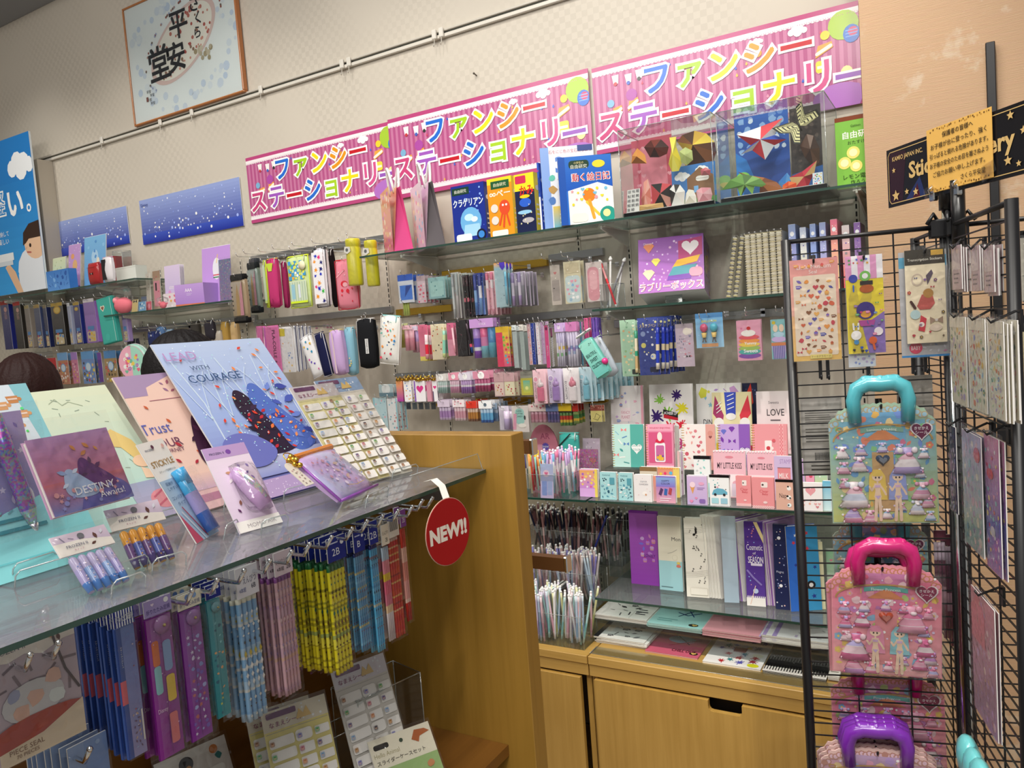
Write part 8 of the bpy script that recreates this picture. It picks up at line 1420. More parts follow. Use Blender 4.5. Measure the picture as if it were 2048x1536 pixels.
piece = [('bg','b8a8b4'),('r',0,.86,1,1,'e0d8d0'),('p',[(0,.86),(.2,.82),(.4,.85),(.6,.80),(.85,.86),(1,.9),(1,1),(0,1)],'e2dad2'),('s','bar','6a5a68 7a6a74',26,.09,0,.4,1,.86),('l',[(.72,.95),(.84,.6),(.98,.4)],.03,'4a3a40'),('c',.44,.45,.36,'c8c8cc',.24),('s','blob','9aa0c0 e8c870 c0c8a0 d8b0a0 8a80b0 d8e0e0',16,.1,.1,.3,.8,.66),('c',.5,.2,.7,'a83a2c',.2),('p',[(0,0),(1,0),(1,.3),(.5,.16),(0,.12)],'d8c8b0'),('t','FROZEN II',.22,.92,.04,'4a4a60',.4),('t','PIECE SEAL',.3,.1,.04,'7a5a4a',.5),('t','70 PIECES',.3,.05,.03,'7a5a4a',.3),('s','leaf','c89060 5a3028 d8d0d8',6,.06,.62,.84,.95,1)]
hungx(lambda r,w,h: (board(r,w,h,.003,piece,3,'sticker_packet','gloss','c8b8b8'),film_sheet(r,w*1.04,h*1.02,-.004)),'sticker_packet','large sticker piece packet with a red band','sticker pack',(-30,1298),(171,1458),2,.012,X=-.76)
hungx(fcard([('g','8aa8dc','6a8ac8'),('r',0,.0,.4,1,'9ab4e0'),('c',.45,.86,.05,'1a1e30'),('c',.75,.94,.06,'a8c4ec')]),'memo_pack','blue card packet low on a hook','memo pack',(130,1490),(237,1660),7,.014,X=-.79)
p = at(180,1502,X=-.76); o = gh.copy(); COL.objects.link(o); o.location = (-.955,p.y,p.z-.01); tag(o,'thick chrome display hook holding the blue card packets','hook')
b = MB(); b.box(-.975,-.6,p.z-.03,-.955,PY-.6,p.z+.01,'ffffff'); r = b.build('hook_rail','steel'); tag(r,'lower steel hook rail inside the gondola','rail')
LZ_ = .8612
leaned(lambda r,w,h: (board(r,w,h,.002,names('d8d0bc','e2d684'),5,'sticker_sheet','gloss'),film_sheet(r,w*1.03,h*1.03,-.003)),'sticker_sheet','yellow name sticker sheet on the lower shelf, front one','sticker sheet',(577,1726),(707,1668),(521,1429),LZ_,'yellow sticker sheets below')
leaned(lambda r,w,h: (board(r,w,h,.002,names('d8d0bc','e2d684'),6,'sticker_sheet','gloss'),film_sheet(r,w*1.03,h*1.03,-.003)),'sticker_sheet','yellow name sticker sheet half hidden behind its front twin','sticker sheet',(548,1724),(678,1668),(490,1430),LZ_,'yellow sticker sheets below')
leaned(lambda r,w,h: (board(r,w,h,.002,names('d8d4dc','dad6ce'),7,'sticker_sheet','gloss'),film_sheet(r,w*1.03,h*1.03,-.003)),'sticker_sheet','white name sticker sheet low beside the end panel','sticker sheet',(731,1622),(836,1568),(661,1344),LZ_)
leaned(fcard([('bg','d8d2cc'),('r',0,.9,1,1,'e0dcd6'),('c',.4,.86,.1,'2a2a30'),('c',.8,.9,.06,'c87a3a'),('s','blob','3a5a9a c88a4a 2a7a7a',6,.05,.3,.5,.9,.9)]+[('rr',.1,.62-.14*j,.9,.72-.14*j,'f0eee8',.05) for j in range(5)]),'sticker_sheet','white sticker sheet with wide pale labels, lowest down','sticker sheet',(350,1720),(500,1640),(300,1523),LZ_)
sl = [('bg','9ab878'),('r',0,.6,1,1,'e6e0cc'),('rr',.06,.85,.3,.92,'2a2420',.03),('t','Hello Animal',.24,.78,.06,'a8a07a',.4),('t','スライダーケースセット',.44,.68,.06,'3a3428',.8,.01),('p',[(.66,.84),(.74,.95),(.9,.93),(.97,.88),(.8,.85),(.76,.78)],'b06030'),('c',.5,.88,.03,'3a4a3a'),('s','blob','b0704a c8885a',6,.08,.05,.2,.95,.55),('r',.2,.05,.8,.28,'7aa0c8')]
leaned(lambda r,w,h: (board(r,w,h,.004,sl,2,'case_set','gloss'),film_sheet(r,w*1.03,h*1.04,-.004)),'case_set','cream and green slider case set with an animal drawing','case set',(780,1640),(905,1588),(734,1485),LZ_)
for nm,px,py,w,d,h in (('clear upright holder beside the slider case set',800,1560,.13,.08,.15),('clear box in front of the white sticker sheet',730,1600,.08,.05,.10)):
    p = at(px,py,Z=LZ_); r = thing('clear_tray',nm,'tray',(p.x-.06,p.y+.03,LZ_),(0,0,math.radians(75))); open_box(r,w,d,h)
# ================================================================ black spinner rack
QL = at(1572,487,K=1.5); QL.z = 0; RU,RV = Vector((.970,.242,0)),Vector((.242,-.970,0))
PW1,PW2,RTOP = .285,.332,1.727
QC = QL+RU*PW1; AZ = math.radians(14)
rk = thing('spinner_rack','black wire-grid spinner rack on a centre pole','rack',(QC.x,QC.y,FZ),(0,0,AZ))
def grid(w,sgn,ang):
    b = MB(); z0,z1 = .12,RTOP-FZ; c = '16161a'
    b.tube([(sgn*w,0,z0-.05),(sgn*w,0,z1+.004)],.0095,c,8); b.tube([(sgn*.012,0,z0),(sgn*.012,0,z1)],.0055,c,6); b.tube([(sgn*.012,0,z1),(sgn*w,0,z1)],.0045,c,6)
    z = z1-.026
    while z > z0: b.tube([(sgn*.012,-.002,z),(sgn*w,-.002,z)],.0017,c,4,False,False); z -= .0255
    for k in (1,2): b.tube([(sgn*w*k/3,.0015,z0),(sgn*w*k/3,.0015,z1)],.0019,c,4,False,False)
    o = b.build('grid_panel','black_metal',rk,rot=(0,0,ang)); return o
grid(PW1,-1,0); grid(PW2,1,-PI/2); grid(.285,1,0); grid(.285,1,PI/2)
b = MB(); b.tube([(0,0,.02),(0,0,RTOP-FZ+.03)],.012,'ffffff',12); b.build('inner_pole','chrome',rk)
b = MB(); b.tube([(0,0,RTOP-FZ+.03),(0,0,RTOP-FZ+.10)],.0165,'121214',14); b.build('pole_sleeve','plastic',rk)
b = MB(); b.lathe([(0,0),(.24,0),(.24,.015),(.05,.03),(.03,.05),(0,.05)],'16161a',24); b.build('floor_base','black_metal',rk)
for s,a in ((-1,0),(1,-PI/2),(1,0),(1,PI/2)):
    b = MB(); b.box(.004*s,-.011,RTOP-FZ-.02,.03*s,.011,RTOP-FZ+.014,'141416',.003); b.tube([(.02*s,0,RTOP-FZ+.012),(.028*s,-.01,RTOP-FZ+.024),(.04*s,-.012,RTOP-FZ+.006)],.0035,'141416',6); b.build('top_clamp','black_metal',rk,rot=(0,0,a))
# the sign board on top with the taped note
SN = Vector((-math.cos(math.radians(50))*1,-math.sin(math.radians(50)),0)); SQ = math.radians(40)
sp_ = Vector((QC.x,QC.y,0))+Vector((.0,-.022,0)); sd = Vector((math.sin(SQ),-math.cos(SQ),0)); sn = Vector((-sd.y*-1,0,0)); sn = Vector((-math.cos(SQ),-math.sin(SQ),0))
def on(px,py,P,n): return at_plane(px,py,P,n)
SA,SB,SD = on(1773,302,sp_,sn),on(2075,198,sp_,sn),on(1776,417,sp_,sn); sw = (SB-SA).length; sh_ = SA.z-SD.z; sz = math.atan2(sd.y,sd.x)
sb = thing('rack_sign','black and gold sticker sign board on top of the rack','sign',Vector(((SA.x+SB.x)/2,(SA.y+SB.y)/2,SD.z)),(0,0,sz))
G1 = 'cfae72'; board(sb,sw,sh_,.003,[('bg','15151a'),('p',[(.02,.05),(.12,.05),(.16,.9),(.02,.95)],'2c1420'),('p',[(.14,.05),(.3,.05),(.26,.4)],'24305c'),('p',[(.2,.05),(.26,.05),(.24,.3)],'4a1824')]+[('l',[(.03,.06),(.97,.06),(.985,.12),(.985,.88),(.97,.94),(.03,.94),(.015,.88),(.015,.12),(.03,.06)],.004,G1),('t','KAMIO JAPAN INC.',.17,.80,.1,G1,.24,.015),('t','Sticker Gallery',.53,.50,.36,G1,.80,.03)]+[('st',x,y,r_,G1) for x,y,r_ in ((.06,.62,.016),(.07,.18,.032),(.16,.2,.018),(.23,.16,.022),(.86,.86,.022),(.84,.24,.024),(.93,.6,.02),(.9,.16,.016))],1,'sign_board','gloss','121216')
b = MB(); b.tube([(-.0,.006,-.12),(0,.006,.02)],.012,'121214',12); b.build('sign_stem','plastic',sb)
for x in (-.06,.0): b = MB(); b.box(x,-.005,-.008,x+.014,.006,.012,'c8c8cc',.002); b.tube([(x+.007,-.006,.005),(x+.012,-.014,.012),(x+.016,-.008,.018)],.002,'d8d8d8',5); b.build('clip','chrome',sb)
NA,NB,ND = on(1853,262,sp_+sn*.004,sn),on(1983,217,sp_+sn*.004,sn),on(1857,388,sp_+sn*.004,sn); nw = (NB-NA).length; nh = NA.z-ND.z
nt_ = thing('handwritten_note','yellow-orange handwritten note taped over the black rack sign','note',Vector(((NA.x+NB.x)/2,(NA.y+NB.y)/2,ND.z)),(0,0,sz))
INK = '3a3020'; board(nt_,nw,nh,.0006,[('bg','e2b25c'),('s','dot','6a4a20 b88a3a',26,.012,.02,.93,.98,.995),('s','dot','6a4a20 b88a3a',26,.012,.02,.005,.98,.07)]+[('t',t,.5 if i < 5 else .72,.86-.145*i,.085,INK,(.55,.86,.9,.9,.8,.36)[i],.014,.02) for i,t in enumerate(('保護者の皆様へ','お子様が台に登ったり、強く','引っぱると倒れる危険があります。','お子様の安全のため目を離さぬよう','ご協力お願い申し上げます。','さくら平安堂'))],3,'note_paper','print','e2b25c')
for x,z in ((-.48,.0),(.42,.06),(.46,.12)): b = MB(); b.face([(nw*x-.012,-.0012,nh*z-.012),(nw*x+.014,-.0012,nh*z-.004),(nw*x+.008,-.0012,nh*z+.016),(nw*x-.016,-.0012,nh*z+.01)],'ffffff'); b.build('clear_tape','film',nt_)
# tall slotted standard on the column
p = at(1985,250,Y=CY0-.012); z0 = at(1985,480,Y=CY0-.012).z; z1 = at(1985,84,Y=CY0-.012).z; b = MB(); b.box(-.011,-.010,0,.011,.0095,z1-z0+.6,'1c1a1a',.002); a = Art(b,(0,-.010,0)); [a.rect(-.003,.03+.045*i,.003,.05+.045*i,'8a8078') for i in range(int((z1-z0+.5)/.045))]; tag(b.build('slotted_standard','black_metal',loc=(p.x,CY0-.011,z0-.6)),'tall black slotted standard on the wallpapered column','rail')
# ---------------------------------------------------------------- goods on the rack
def racked(bd,name,label,cat,TL,BR,face=1,off=.012,n=1,gap=.004,group=None,hk=True,ry=0,w=None):
    nv = RV if face == 1 else -RU; P = QC+nv*off; A,B = on(*TL,P,nv),on(*BR,P,nv); ax = RU if face == 1 else RV
    w = w or abs((B-A).dot(ax)); h = A.z-B.z; o = Vector(((A.x+B.x)/2,(A.y+B.y)/2,B.z)); rz = AZ if face == 1 else AZ-PI/2; group = group or (label+' pegged together' if n > 1 else None)
    r = thing(name,('front '+label) if n > 1 else label,cat,o,(0,ry,rz),group); bd(r,w,h)
    for i in range(1,n): dup(r,o-nv*gap*i+Vector((0,0,RN.uniform(-.006,.002)))+ax*RN.uniform(-.003,.003)*(1 if face == 1 else 2),(0,ry+RN.uniform(-.02,.02),rz),label+', behind its twin',group)
    if hk:
        b = MB(); L = off+.006; b.tube([(0,L-.004,-.002),(0,L-.004,.014),(0,L-.012,.018),(0,-.006,.004),(0,-.010,.012)],.002,'141416',5); b.box(-.006,L-.008,-.012,.006,L-.004,.02,'141416'); k = b.build('grid_hook','black_metal',loc=o+Vector((0,0,h-.012)),rot=(0,0,rz)); tag(k,'black hook clipped on the rack grid','hook','black hooks on the rack grid')
    return r
def seal(ops,seed,col='f0e6dc',rad=.05,puffs=None):
    def f(r,w,h):
        board(r,w,h,.0015,ops,seed,'sticker_sheet','gloss',col,rad=rad); film_sheet(r,w*1.08,h*1.05,-.006,-.01*h)
    return f
racked(seal([('g','e2a29c','e8c06a'),('g','e09a98','e8b0a0',0,.45,1,1),('rr',.06,.05,.94,.84,'ecdcc8',.04),('t','Little Museum',.5,.925,.04,'f4ece8',.7),('t','Seal',.48,.875,.035,'f4ece8',.3),('s','cake cup','e8a050 d85a5a',5,.05,.02,.9,.98,.99),('s','cake cup bow heart gem leaf blob','d86a4a e89a4a b85a3a 5a5aa8 7a6ac0 e8b060 c84a5a 8a5a3a',54,.058,.07,.06,.93,.83),('r',.35,.02,.8,.06,'e8d880'),('t','ケーキアラモード',.57,.04,.022,'8a6a4a',.4)],4),'sticker_sheet','pink cake museum sticker sheet at the rack corner post','sticker sheet',(1578,522),(1684,718),off=.014)
racked(seal([('bg','e8d43a'),('p',[(.55,0),(1,0),(1,.42),(.4,.28)],'8a70b8'),('r',0,.76,1,1,'ecebf0'),('sv',3,'dc9ac4',.0,.76,1,1),('s','star','c83a4a 4aa04a 4a6ad0 d8a03a',9,.05,.06,.9,.7,.98),('c',.2,.77,.12,'3a46a8'),('l',[(.2,.7),(.2,.64)],.04,'3a6ac8'),('c',.52,.79,.15,'7ac05a'),('c',.52,.79,.08,'f4f4f4'),('c',.55,.66,.19,'b05a24',.12),('r',.38,.7,.72,.74,'2a2220'),('c',.5,.44,.25,'3a2a80'),('c',.5,.40,.14,'d89a3a',.10),('p',[(.3,.34),(.75,.34),(.7,.28),(.35,.28)],'b04a9a'),('c',.22,.19,.14,'f2f0f0'),('l',[(.16,.25),(.15,.31)],.05,'f2f0f0'),('l',[(.28,.25),(.29,.31)],.05,'f2f0f0'),('c',.22,.12,.07,'4a90c8'),('c',.82,.22,.12,'f0e8ec'),('c',.66,.13,.11,'d8602a'),('l',[(.66,.12),(.7,.04)],.06,'d8602a'),('s','cup gem bar bow','7a4aa0 5aa85a d83a7a 3a70c0 e880a8',16,.055,.02,.02,.98,.62),('s','gem','3a8a5a 2a50b0 d83a5a 1c1c24',4,.05,.02,.0,.7,.08)],5,'e8d43a'),'sticker_sheet','yellow sticker sheet of dressed-up toy animals','sticker sheet',(1689,514),(1772,704),off=.014)
racked(seal([('bg','e8dcc0'),('r',0,.84,1,1,'3c3830'),('r',.66,.93,.96,.985,'c8a048'),('t','Transcription Stickers',.5,.89,.036,'f0ece0',.86),('c',.3,.68,.15,'c8b8a8',.17),('c',.3,.68,.11,'e8dcc0',.13),('p',[(.55,.62),(.7,.74),(.66,.78),(.52,.72)],'5a5060'),('p',[(.27,.4),(.4,.52),(.66,.52),(.72,.42),(.6,.36),(.34,.36)],'b85a54'),('c',.56,.53,.13,'b08448'),('p',[(.28,.14),(.44,.12),(.5,.26),(.36,.3)],'c83a4a'),('c',.37,.2,.07,'f0e8e0'),('c',.22,.31,.13,'b8d4d8'),('l',[(.12,.45),(.22,.38)],.07,'4a2a24'),('c',.72,.16,.16,'d8c8b8',.1),('i','bow',.74,.24,.16,'a08878'),('s','bow gem star flower','6a4a80 2a3a80 b03a4a 6a5a4a 8a6aa0',12,.05,.03,.03,.97,.82)],6,'e8dcc0',.01),'sticker_sheet','antique cream transfer sticker sheet with a dark heading','sticker sheet',(1808,502),(1895,683),off=.020)
racked(seal([('bg','b8b8bc'),('r',0,0,1,.02,'3a88c8'),('r',0,.85,1,.95,'5aa0c0'),('c',.3,.09,.14,'d84a6a'),('t','BABY',.3,.09,.04,'f0e8e8',.2),('s','leaf star','d88ab0 8a9ac0 d0d0d8',18,.05,.4,.03,.98,.14)],7,'b8b8bc',.01),'sticker_sheet','grey and blue sheet behind the antique sticker sheet','sticker sheet',(1796,506),(1899,711),off=.012,hk=False)
racked(seal([('bg','d8dce4'),('s','star blob','8a9ad0 b8a8d0',12,.07,0,0,1,.2)],8,'d8dce4',.01),'sticker_sheet','pale blue sheet edge below the yellow sticker sheet','sticker sheet',(1690,560),(1752,732),off=.008,hk=False)
def dress(c1,c2,trim,hc,band,gem,heart,dolls,words,tb,seed):
    """die-cut carry board with a moulded handle and puffy dress stickers"""
    def f(r,w,h):
        b = MB(); m = 30; top = []
        for i in range(m+1):
            x = -w/2+w*i/m; u = abs(2*i/m-1); z = h*(.90+.10*(1-u**2.4)) if u < .86 else h*(.90-.05*(u-.86)/.14); top.append((x,z+h*.012*(1 if i % 2 else 0)))
        pts = [(-w/2,0),(w/2,0)]+top[::-1]; b.slab(pts,.003,mix(c1,c2,.5),(0,.0015,0)); a = Art(b,(-w/2,0,0),w=w,h=h); rnd = random.Random(seed)
        a.draw([('g',c1,c2,.01,.01,.99,.86),('s','blob flower leaf',trim,110,.042,.01,.02,.99,.86),('g',mix(c1,'5a8ad8',.3),c1,.28,.55,.72,.93),('s','blob',trim,24,.045,.25,.4,.75,.95),('p',[(.33,.70),(.5,.8),(.67,.70)],'d88a5a'),('r',.4,.1,.6,.6,mix(c2,'c85a6a',.5)),('s','star dot','ffffff f4e8a0 e8d8f8',36,.014),('p',[(.30,.76),(.5,.785),(.70,.76),(.70,.80),(.5,.825),(.30,.80)],tb),('t',words,.5,.785,.026,'f0f4f0',.34)],seed)
        for i in range(m):                                        # scrolled gold trim along the top edge
            x,z = top[i]; a.k = 4; q = Vector((x+w/2,z-.012)); a.circ(q.x,q.y,.0065,mix('c89a5a',hc,.25),n=7); a.circ(q.x,q.y,.0042,mix(c1,'ffffff',.2),n=7)
        for s in (-1,1): a.k = 14; a.stroke([(w*(.5+s*.46*math.cos(t)),h*(.70+.13*math.sin(t))) for t in [PI*k/10*.5 for k in range(11)]],.003,'c09a58'); a.stroke([(w*(.5+s*(.4+.03*math.cos(t))),h*(.80+.015*math.sin(t))) for t in [PI*k/4 for k in range(9)]],.002,'c09a58')
        a.k = 16; a.heart(w*.865,h*.77,w*.105,'f0e8ec'); a.k += 2; a.heart(w*.865,h*.772,w*.09,heart); a.k += 2; [a.text(t,w*.865,h*z,h*.026,'f0e4ec',wmax=w*.13,bold=.02) for t,z in (('きせかえ',.79),('シール',.755))]
        for x,hairc,sk in dolls:                                # the two paper dolls
            X,Z = w*x,0; a.k = 18; a.poly([(X-w*.09,h*.20),(X+w*.09,h*.20),(X+w*.075,h*.40),(X+w*.035,h*.455),(X-w*.035,h*.455),(X-w*.075,h*.40)],hairc)
            a.k = 20; sk_ = 'f0d4ba'
            for s in (-1,1): a.stroke([(X+s*w*.012,h*.23),(X+s*w*.02,h*.13),(X+s*w*.03-w*.01*(s > 0),h*.03)],w*.03,sk_); a.stroke([(X+s*w*.022,h*.325),(X+s*w*.055,h*.28),(X+s*w*.075,h*.245 if s > 0 else h*.31)],w*.02,sk_)
            a.poly([(X-w*.032,h*.34),(X-w*.022,h*.275),(X-w*.036,h*.22),(X+w*.036,h*.22),(X+w*.022,h*.275),(X+w*.032,h*.34)],sk_); a.rect(X-w*.008,h*.33,X+w*.008,h*.36,sk_); a.k += 2
            a.rect(X-w*.024,h*.305,X+w*.024,h*.325,'d8b8e0'); a.poly([(X-w*.026,h*.235),(X+w*.026,h*.235),(X,h*.205)][::-1],'c8b0e0'); a.circ(X,h*.395,w*.05,sk_,ry=h*.038,n=14); a.k += 2
            a.poly([(X-w*.045,h*.40),(X+w*.045,h*.40),(X+w*.038,h*.435),(X,h*.452),(X-w*.038,h*.435)],hairc); [a.circ(X+s*w*.016,h*.388,w*.008,'2a2030',ry=h*.009,n=8) for s in (-1,1)]
        b.build('printed_board','gloss',r)
        k = MB(); hw,hz = w*.245,h*.985; P = [(-hw,-.004,hz-.03),(-hw*1.05,-.004,hz+.012),(-hw*.9,-.004,hz+.034),(-hw*.5,-.004,hz+.044),(0,-.004,hz+.042),(hw*.5,-.004,hz+.044),(hw*.9,-.004,hz+.034),(hw*1.05,-.004,hz+.012),(hw,-.004,hz-.03)]
        k.tube(P,[.012,.0135,.015,.016,.0155,.016,.015,.0135,.012],hc,10)
        for i in range(5): k.ball((hw*(-.6+.3*i),-.006,hz+.050),.009,hc,8,6)
        kh = k.build('carry_handle','tint',r); g_ = MB()
        for s in (-1,1): g_.ball((s*hw,-.004,hz-.03),.004,'ffffff',6,4)
        g_.build('handle_stud','plastic',kh)
        b = MB(); rnd = random.Random(seed+9); pal = band.split()
        for x,z,s in ((.12,.60,.06),(.30,.62,.055),(.5,.635,.05),(.66,.62,.05),(.13,.47,.06),(.28,.50,.075),(.73,.52,.13),(.88,.58,.05),(.22,.24,.13),(.84,.42,.05),(.85,.27,.085),(.13,.34,.05),(.8,.13,.07),(.9,.18,.06),(.2,.08,.09),(.36,.06,.06),(.52,.08,.05),(.66,.14,.04),(.92,.06,.05)):
            X,Z,S = -w/2+w*x,h*z,w*s*1.3
            i0 = len(b.v); c1_,c2_,c3_ = (rnd.choice(pal) for _ in range(3))
            b.lathe([(0,-S*.72),(S*.92,-S*.72,c1_),(S*.72,-S*.34,'fbf6fa'),(S*.76,-S*.30,c2_),(S*.5,S*.08,'fbf6fa'),(S*.53,S*.12,c3_),(S*.2,S*.42,c1_),(S*.3,S*.82,c3_),(0,S*.84)],c1_,10,(X,0,Z))
            b.v[i0:] = [(x_+S*.05*math.sin(z_*900),y_*.26-.001,z_) for x_,y_,z_ in b.v[i0:]]
            for s in (-1,1): b.ball((X+s*S*.4,-.002,Z+S*.66),S*.2,c2_,6,4,(1,.4,1))
            for k_ in range(6): b.ball((X+S*(-.75+.3*k_),-.002,Z-S*.68),S*.13,rnd.choice(pal),5,3,(1,.6,1))
            b.ball((X+S*.1,-.004,Z+S*.42),S*.16,rnd.choice(pal),6,4,(1.3,.6,.8))
        b.build('puffy_dress_print','plastic',r)
        q = MB(); R = w*.07; V = [(R*16*math.sin(t)**3/16,R*(13*math.cos(t)-5*math.cos(2*t)-2*math.cos(3*t)-math.cos(4*t))/16) for t in [-2*PI*i/20 for i in range(20)]]
        for i in range(20): (x0,z0),(x1,z1) = V[i],V[(i+1) % 20]; q.face([(x0,-.001,h*.535+z0),(x1,-.001,h*.535+z1),(x1*.55,-.007,h*.535+z1*.55),(x0*.55,-.007,h*.535+z0*.55)],gem); q.face([(x0*.55,-.007,h*.535+z0*.55),(x1*.55,-.007,h*.535+z1*.55),(0,-.0072,h*.535)],mix(gem,'ffffff',.15))
        q.build('heart_gem','gloss',r); film_sheet(r,w*1.04,h*.96,-.011)
    return f
D1 = dress('78b4d0','c8d078','e88a70 e8b860 7a9ae0 d87a9a 8ac88a f0d8a0 6aa0d0','62ccdab0','e8a8c8 f4c8d8 c8b4ec dce4fa a4ccf0 fcf4f8 f8dce8','2c4260','6a1c48',[(.44,'e8c860',0),(.63,'9aa8e4',0)],'Luminous Wedding','7aa898',11)
D2 = dress('e87c9c','f0b0b4','d85a80 e8a8b8 e8c870 b8d080 c880c0 8ab8d8 f0d0d8','dc2480b8','e878ac f8b4d0 dca0e4 ccc4f8 fce0ec f088b4 fcf0f6','c04a24','8a2a50',[(.40,'e090b0',0),(.62,'90ccd8',0)],'Flower Princess','5aaca4',12)
D3 = dress('d8a8c0','e8d0b0','b89ad8 e8a8c8 f0d8a0 a8b8e8','8a30c0b8','c8a0d8 e8c0dc a890d8','6a3a9a','7a3a78',[(.42,'d8a870',0),(.62,'a88ad8',0)],'','8a78b8',13)
gd = 'dress-up sticker boards on the rack'
racked(D1,'dress_up_board','aqua dress-up sticker board with a light blue handle','sticker board',(1655,812),(1879,1046),off=.02,group=gd)
racked(D1,'dress_up_board','aqua dress-up sticker board hung behind the pink-handled one','sticker board',(1664,1040),(1862,1262),off=-.03,group=gd,hk=False)
racked(D2,'dress_up_board','pink dress-up sticker board with a magenta handle','sticker board',(1655,1130),(1884,1355),off=.046,group=gd,ry=.03)
for i in range(2): racked(D2,'dress_up_board',('second','third')[i]+' pink dress-up sticker board behind the magenta-handled one','sticker board',(1652-2*i,1136),(1880,1352),off=.031-.014*i,group=gd,hk=False)
racked(D2,'dress_up_board','pink dress-up sticker board hung low behind the purple-handled one','sticker board',(1660,1348),(1895,1560),off=-.015,group=gd,hk=False)
for i in range(3): racked(D3,'dress_up_board',('front purple-handled dress-up sticker board at the rack bottom','second purple-handled dress-up sticker board at the rack bottom','third purple-handled dress-up sticker board at the rack bottom')[i],'sticker board',(1640-4*i,1490-9*i),(1880,1705),off=.048-.014*i,group=gd,hk=i == 0)
racked(fcard([('bg','b8b4ae'),('r',.05,.05,.95,.95,'c8c4be'),('ln',5,'6a6660',.1,.68,.9,.82),('ln',5,'6a6660',.1,.42,.8,.62),('sv',16,'3a3a3a',.3,.2,.8,.3),('ln',2,'4a4640',.2,.05,.8,.15)]),'sticker_packet','grey card with small print and bar marks behind the grid','sticker pack',(1597,790),(1692,950),off=-.02,hk=False)
racked(fcard([('bg','b4aea6'),('i','bow',.4,.5,.2,'5a5650')]),'sticker_packet','clear packet with a grey print behind the blue handle','sticker pack',(1790,745),(1872,905),off=-.025,hk=False)
# right-facing panel: hanging bundles seen edge on
fl = 'e8a0a8 a8c8a0 8a9ac8 e8c880 c0a8d0 d8785a 6a8a7a'
for i,(x0,x1) in enumerate(((1899,1936),(1936,1975),(1975,2012))):
    racked(fcard([('bg','e2dcc8'),('s','leaf flower blob bar',fl,50,.07),('r',0,.88,1,1,'e8e2d0')],i,fs=1.02),'sticker_sheet',('pressed flower sticker sheet beside the grid corner','pressed flower sticker sheet in the middle of its row','pressed flower sticker sheet by the outer post')[i],'sticker sheet',(x0,625+4*i),(x1,815+14*i),2,.02+.006*i,6,.004)
for i,(x0,x1) in enumerate(((1902,1925),(1940,1962),(1966,1990))): racked(fcard([('bg','d0b8bc'),('ln',3,'8a7a80',.2,.1,.8,.4),('rr',.1,.45,.9,.9,'e0d0d0')]),'sticker_packet',('pale pink packet high on the rack by the pole','pale pink packet high on the rack, middle one','pale pink packet high on the rack by the outer post')[i],'sticker pack',(x0,490),(x1,578+3*i),2,.014,4,.004)
holo = lambda s: fcard([('g','d890b0','8a70c0',0,.4,1,1),('g','7a78c4','b0a0d0',0,0,1,.4),('s','star flower dot heart','f0d880 e8a8c8 f4f0f8 8ad0d8 d84a80',34,.07),('c',.4,.72,.22,'d83a58',.12),('c',.5,.3,.16,'f0ecf0',.12)],s,m='gloss')
racked(fcard([('g','b8b0d0','a8c8c0'),('s','blob star','d8b8c8 90b8c8 e8e0d0 b09ac0',40,.08),('c',.8,.84,.16,'c83a50',.12)],3,m='gloss'),'holo_packet','pearly long packet with a red oval mark','sticker pack',(1922,845),(1970,1120),2,.03,2,.006)
racked(holo(4),'holo_packet','pink to violet long packet with white stars','sticker pack',(1966,852),(2006,1160),2,.024,2,.006)
racked(fcard([('g','d8a0a8','c0a8c0'),('s','star dot','f0d8d8 d8b8d8',26,.06),('p',[(0,.85),(.3,1),(.6,.85),(.6,.6),(0,.6)],'e0949c')],5),'holo_packet','long coral packet hung low on the outer panel','sticker pack',(1940,1155),(1998,1490),2,.03,2,.006)
for i in range(3): racked(sticks(3,[[(.3,'9a5a70'),(.2,'d0a8b8'),(.3,'7a4a60'),(.2,'c8b8c8')]],[('bg','6a3a4a')],.1,name='nail_bottle'),'vial_pack',('front','second','third')[i]+' pack of dark rose vials behind the grid corner','sticker pack',(1866+14*i,1060+8*i),(1898+14*i,1265+16*i),1,-.03-.01*i,hk=False)
racked(fcard([('bg','3a3a58'),('s','leaf blob','8a90c0 c0b8d0 5a5080',20,.12)]),'vial_pack','dark slim packet between the two rack panels','sticker pack',(1897,840),(1917,1030),2,.02)
def scarf(r,w,h):
    b = MB(); [b.ball((w*(-.4+.2*i),-.006,h*(.85+.08*(i % 2))),w*.2,'6ac8cc',8,6,(1,.5,1)) for i in range(5)]; b.slab([(-w/2,0),(w/2,0),(w*.45,h*.85),(-w*.45,h*.85)],.008,'58b8c0'); b.build('ruffled_handle','tint',r)
racked(scarf,'dress_up_board','turquoise ruffled board handle at the foot of the outer panel','sticker board',(1938,1508),(2008,1600),2,.03)
for i,(x0,y0,x1,y1,c) in enumerate(((2040,470,2068,600,'b8b4a8'),(2042,640,2070,790,'d8d0a8'),(2044,880,2075,1010,'c8b060'))):
    P = QC+RU*.18-RV*.015; racked(fcard([('bg',c),('s','bar blob','f0ece0 8a8a80',14,.1)]),'sticker_packet',('grey','cream','gold')[i]+' packet on the panel beyond the outer post','sticker pack',(x0,y0),(x1,y1),1,.012,3,.005)
for i,(x,y) in enumerate(((1640,726),(1655,726),(1736,724),(1826,716),(1850,712))):
    o = on(x,y,QC+RV*.004,RV); b = MB(); b.box(-.003,-.004,-.03,.003,.004,.012,'141416'); b.tube([(0,-.004,-.028),(0,-.016,-.030),(0,-.018,-.022)],.002,'141416',5); tag(b.build('grid_hook','black_metal',loc=o,rot=(0,0,AZ)),'empty black hook clipped on the rack grid','hook','empty black hooks on the rack grid')
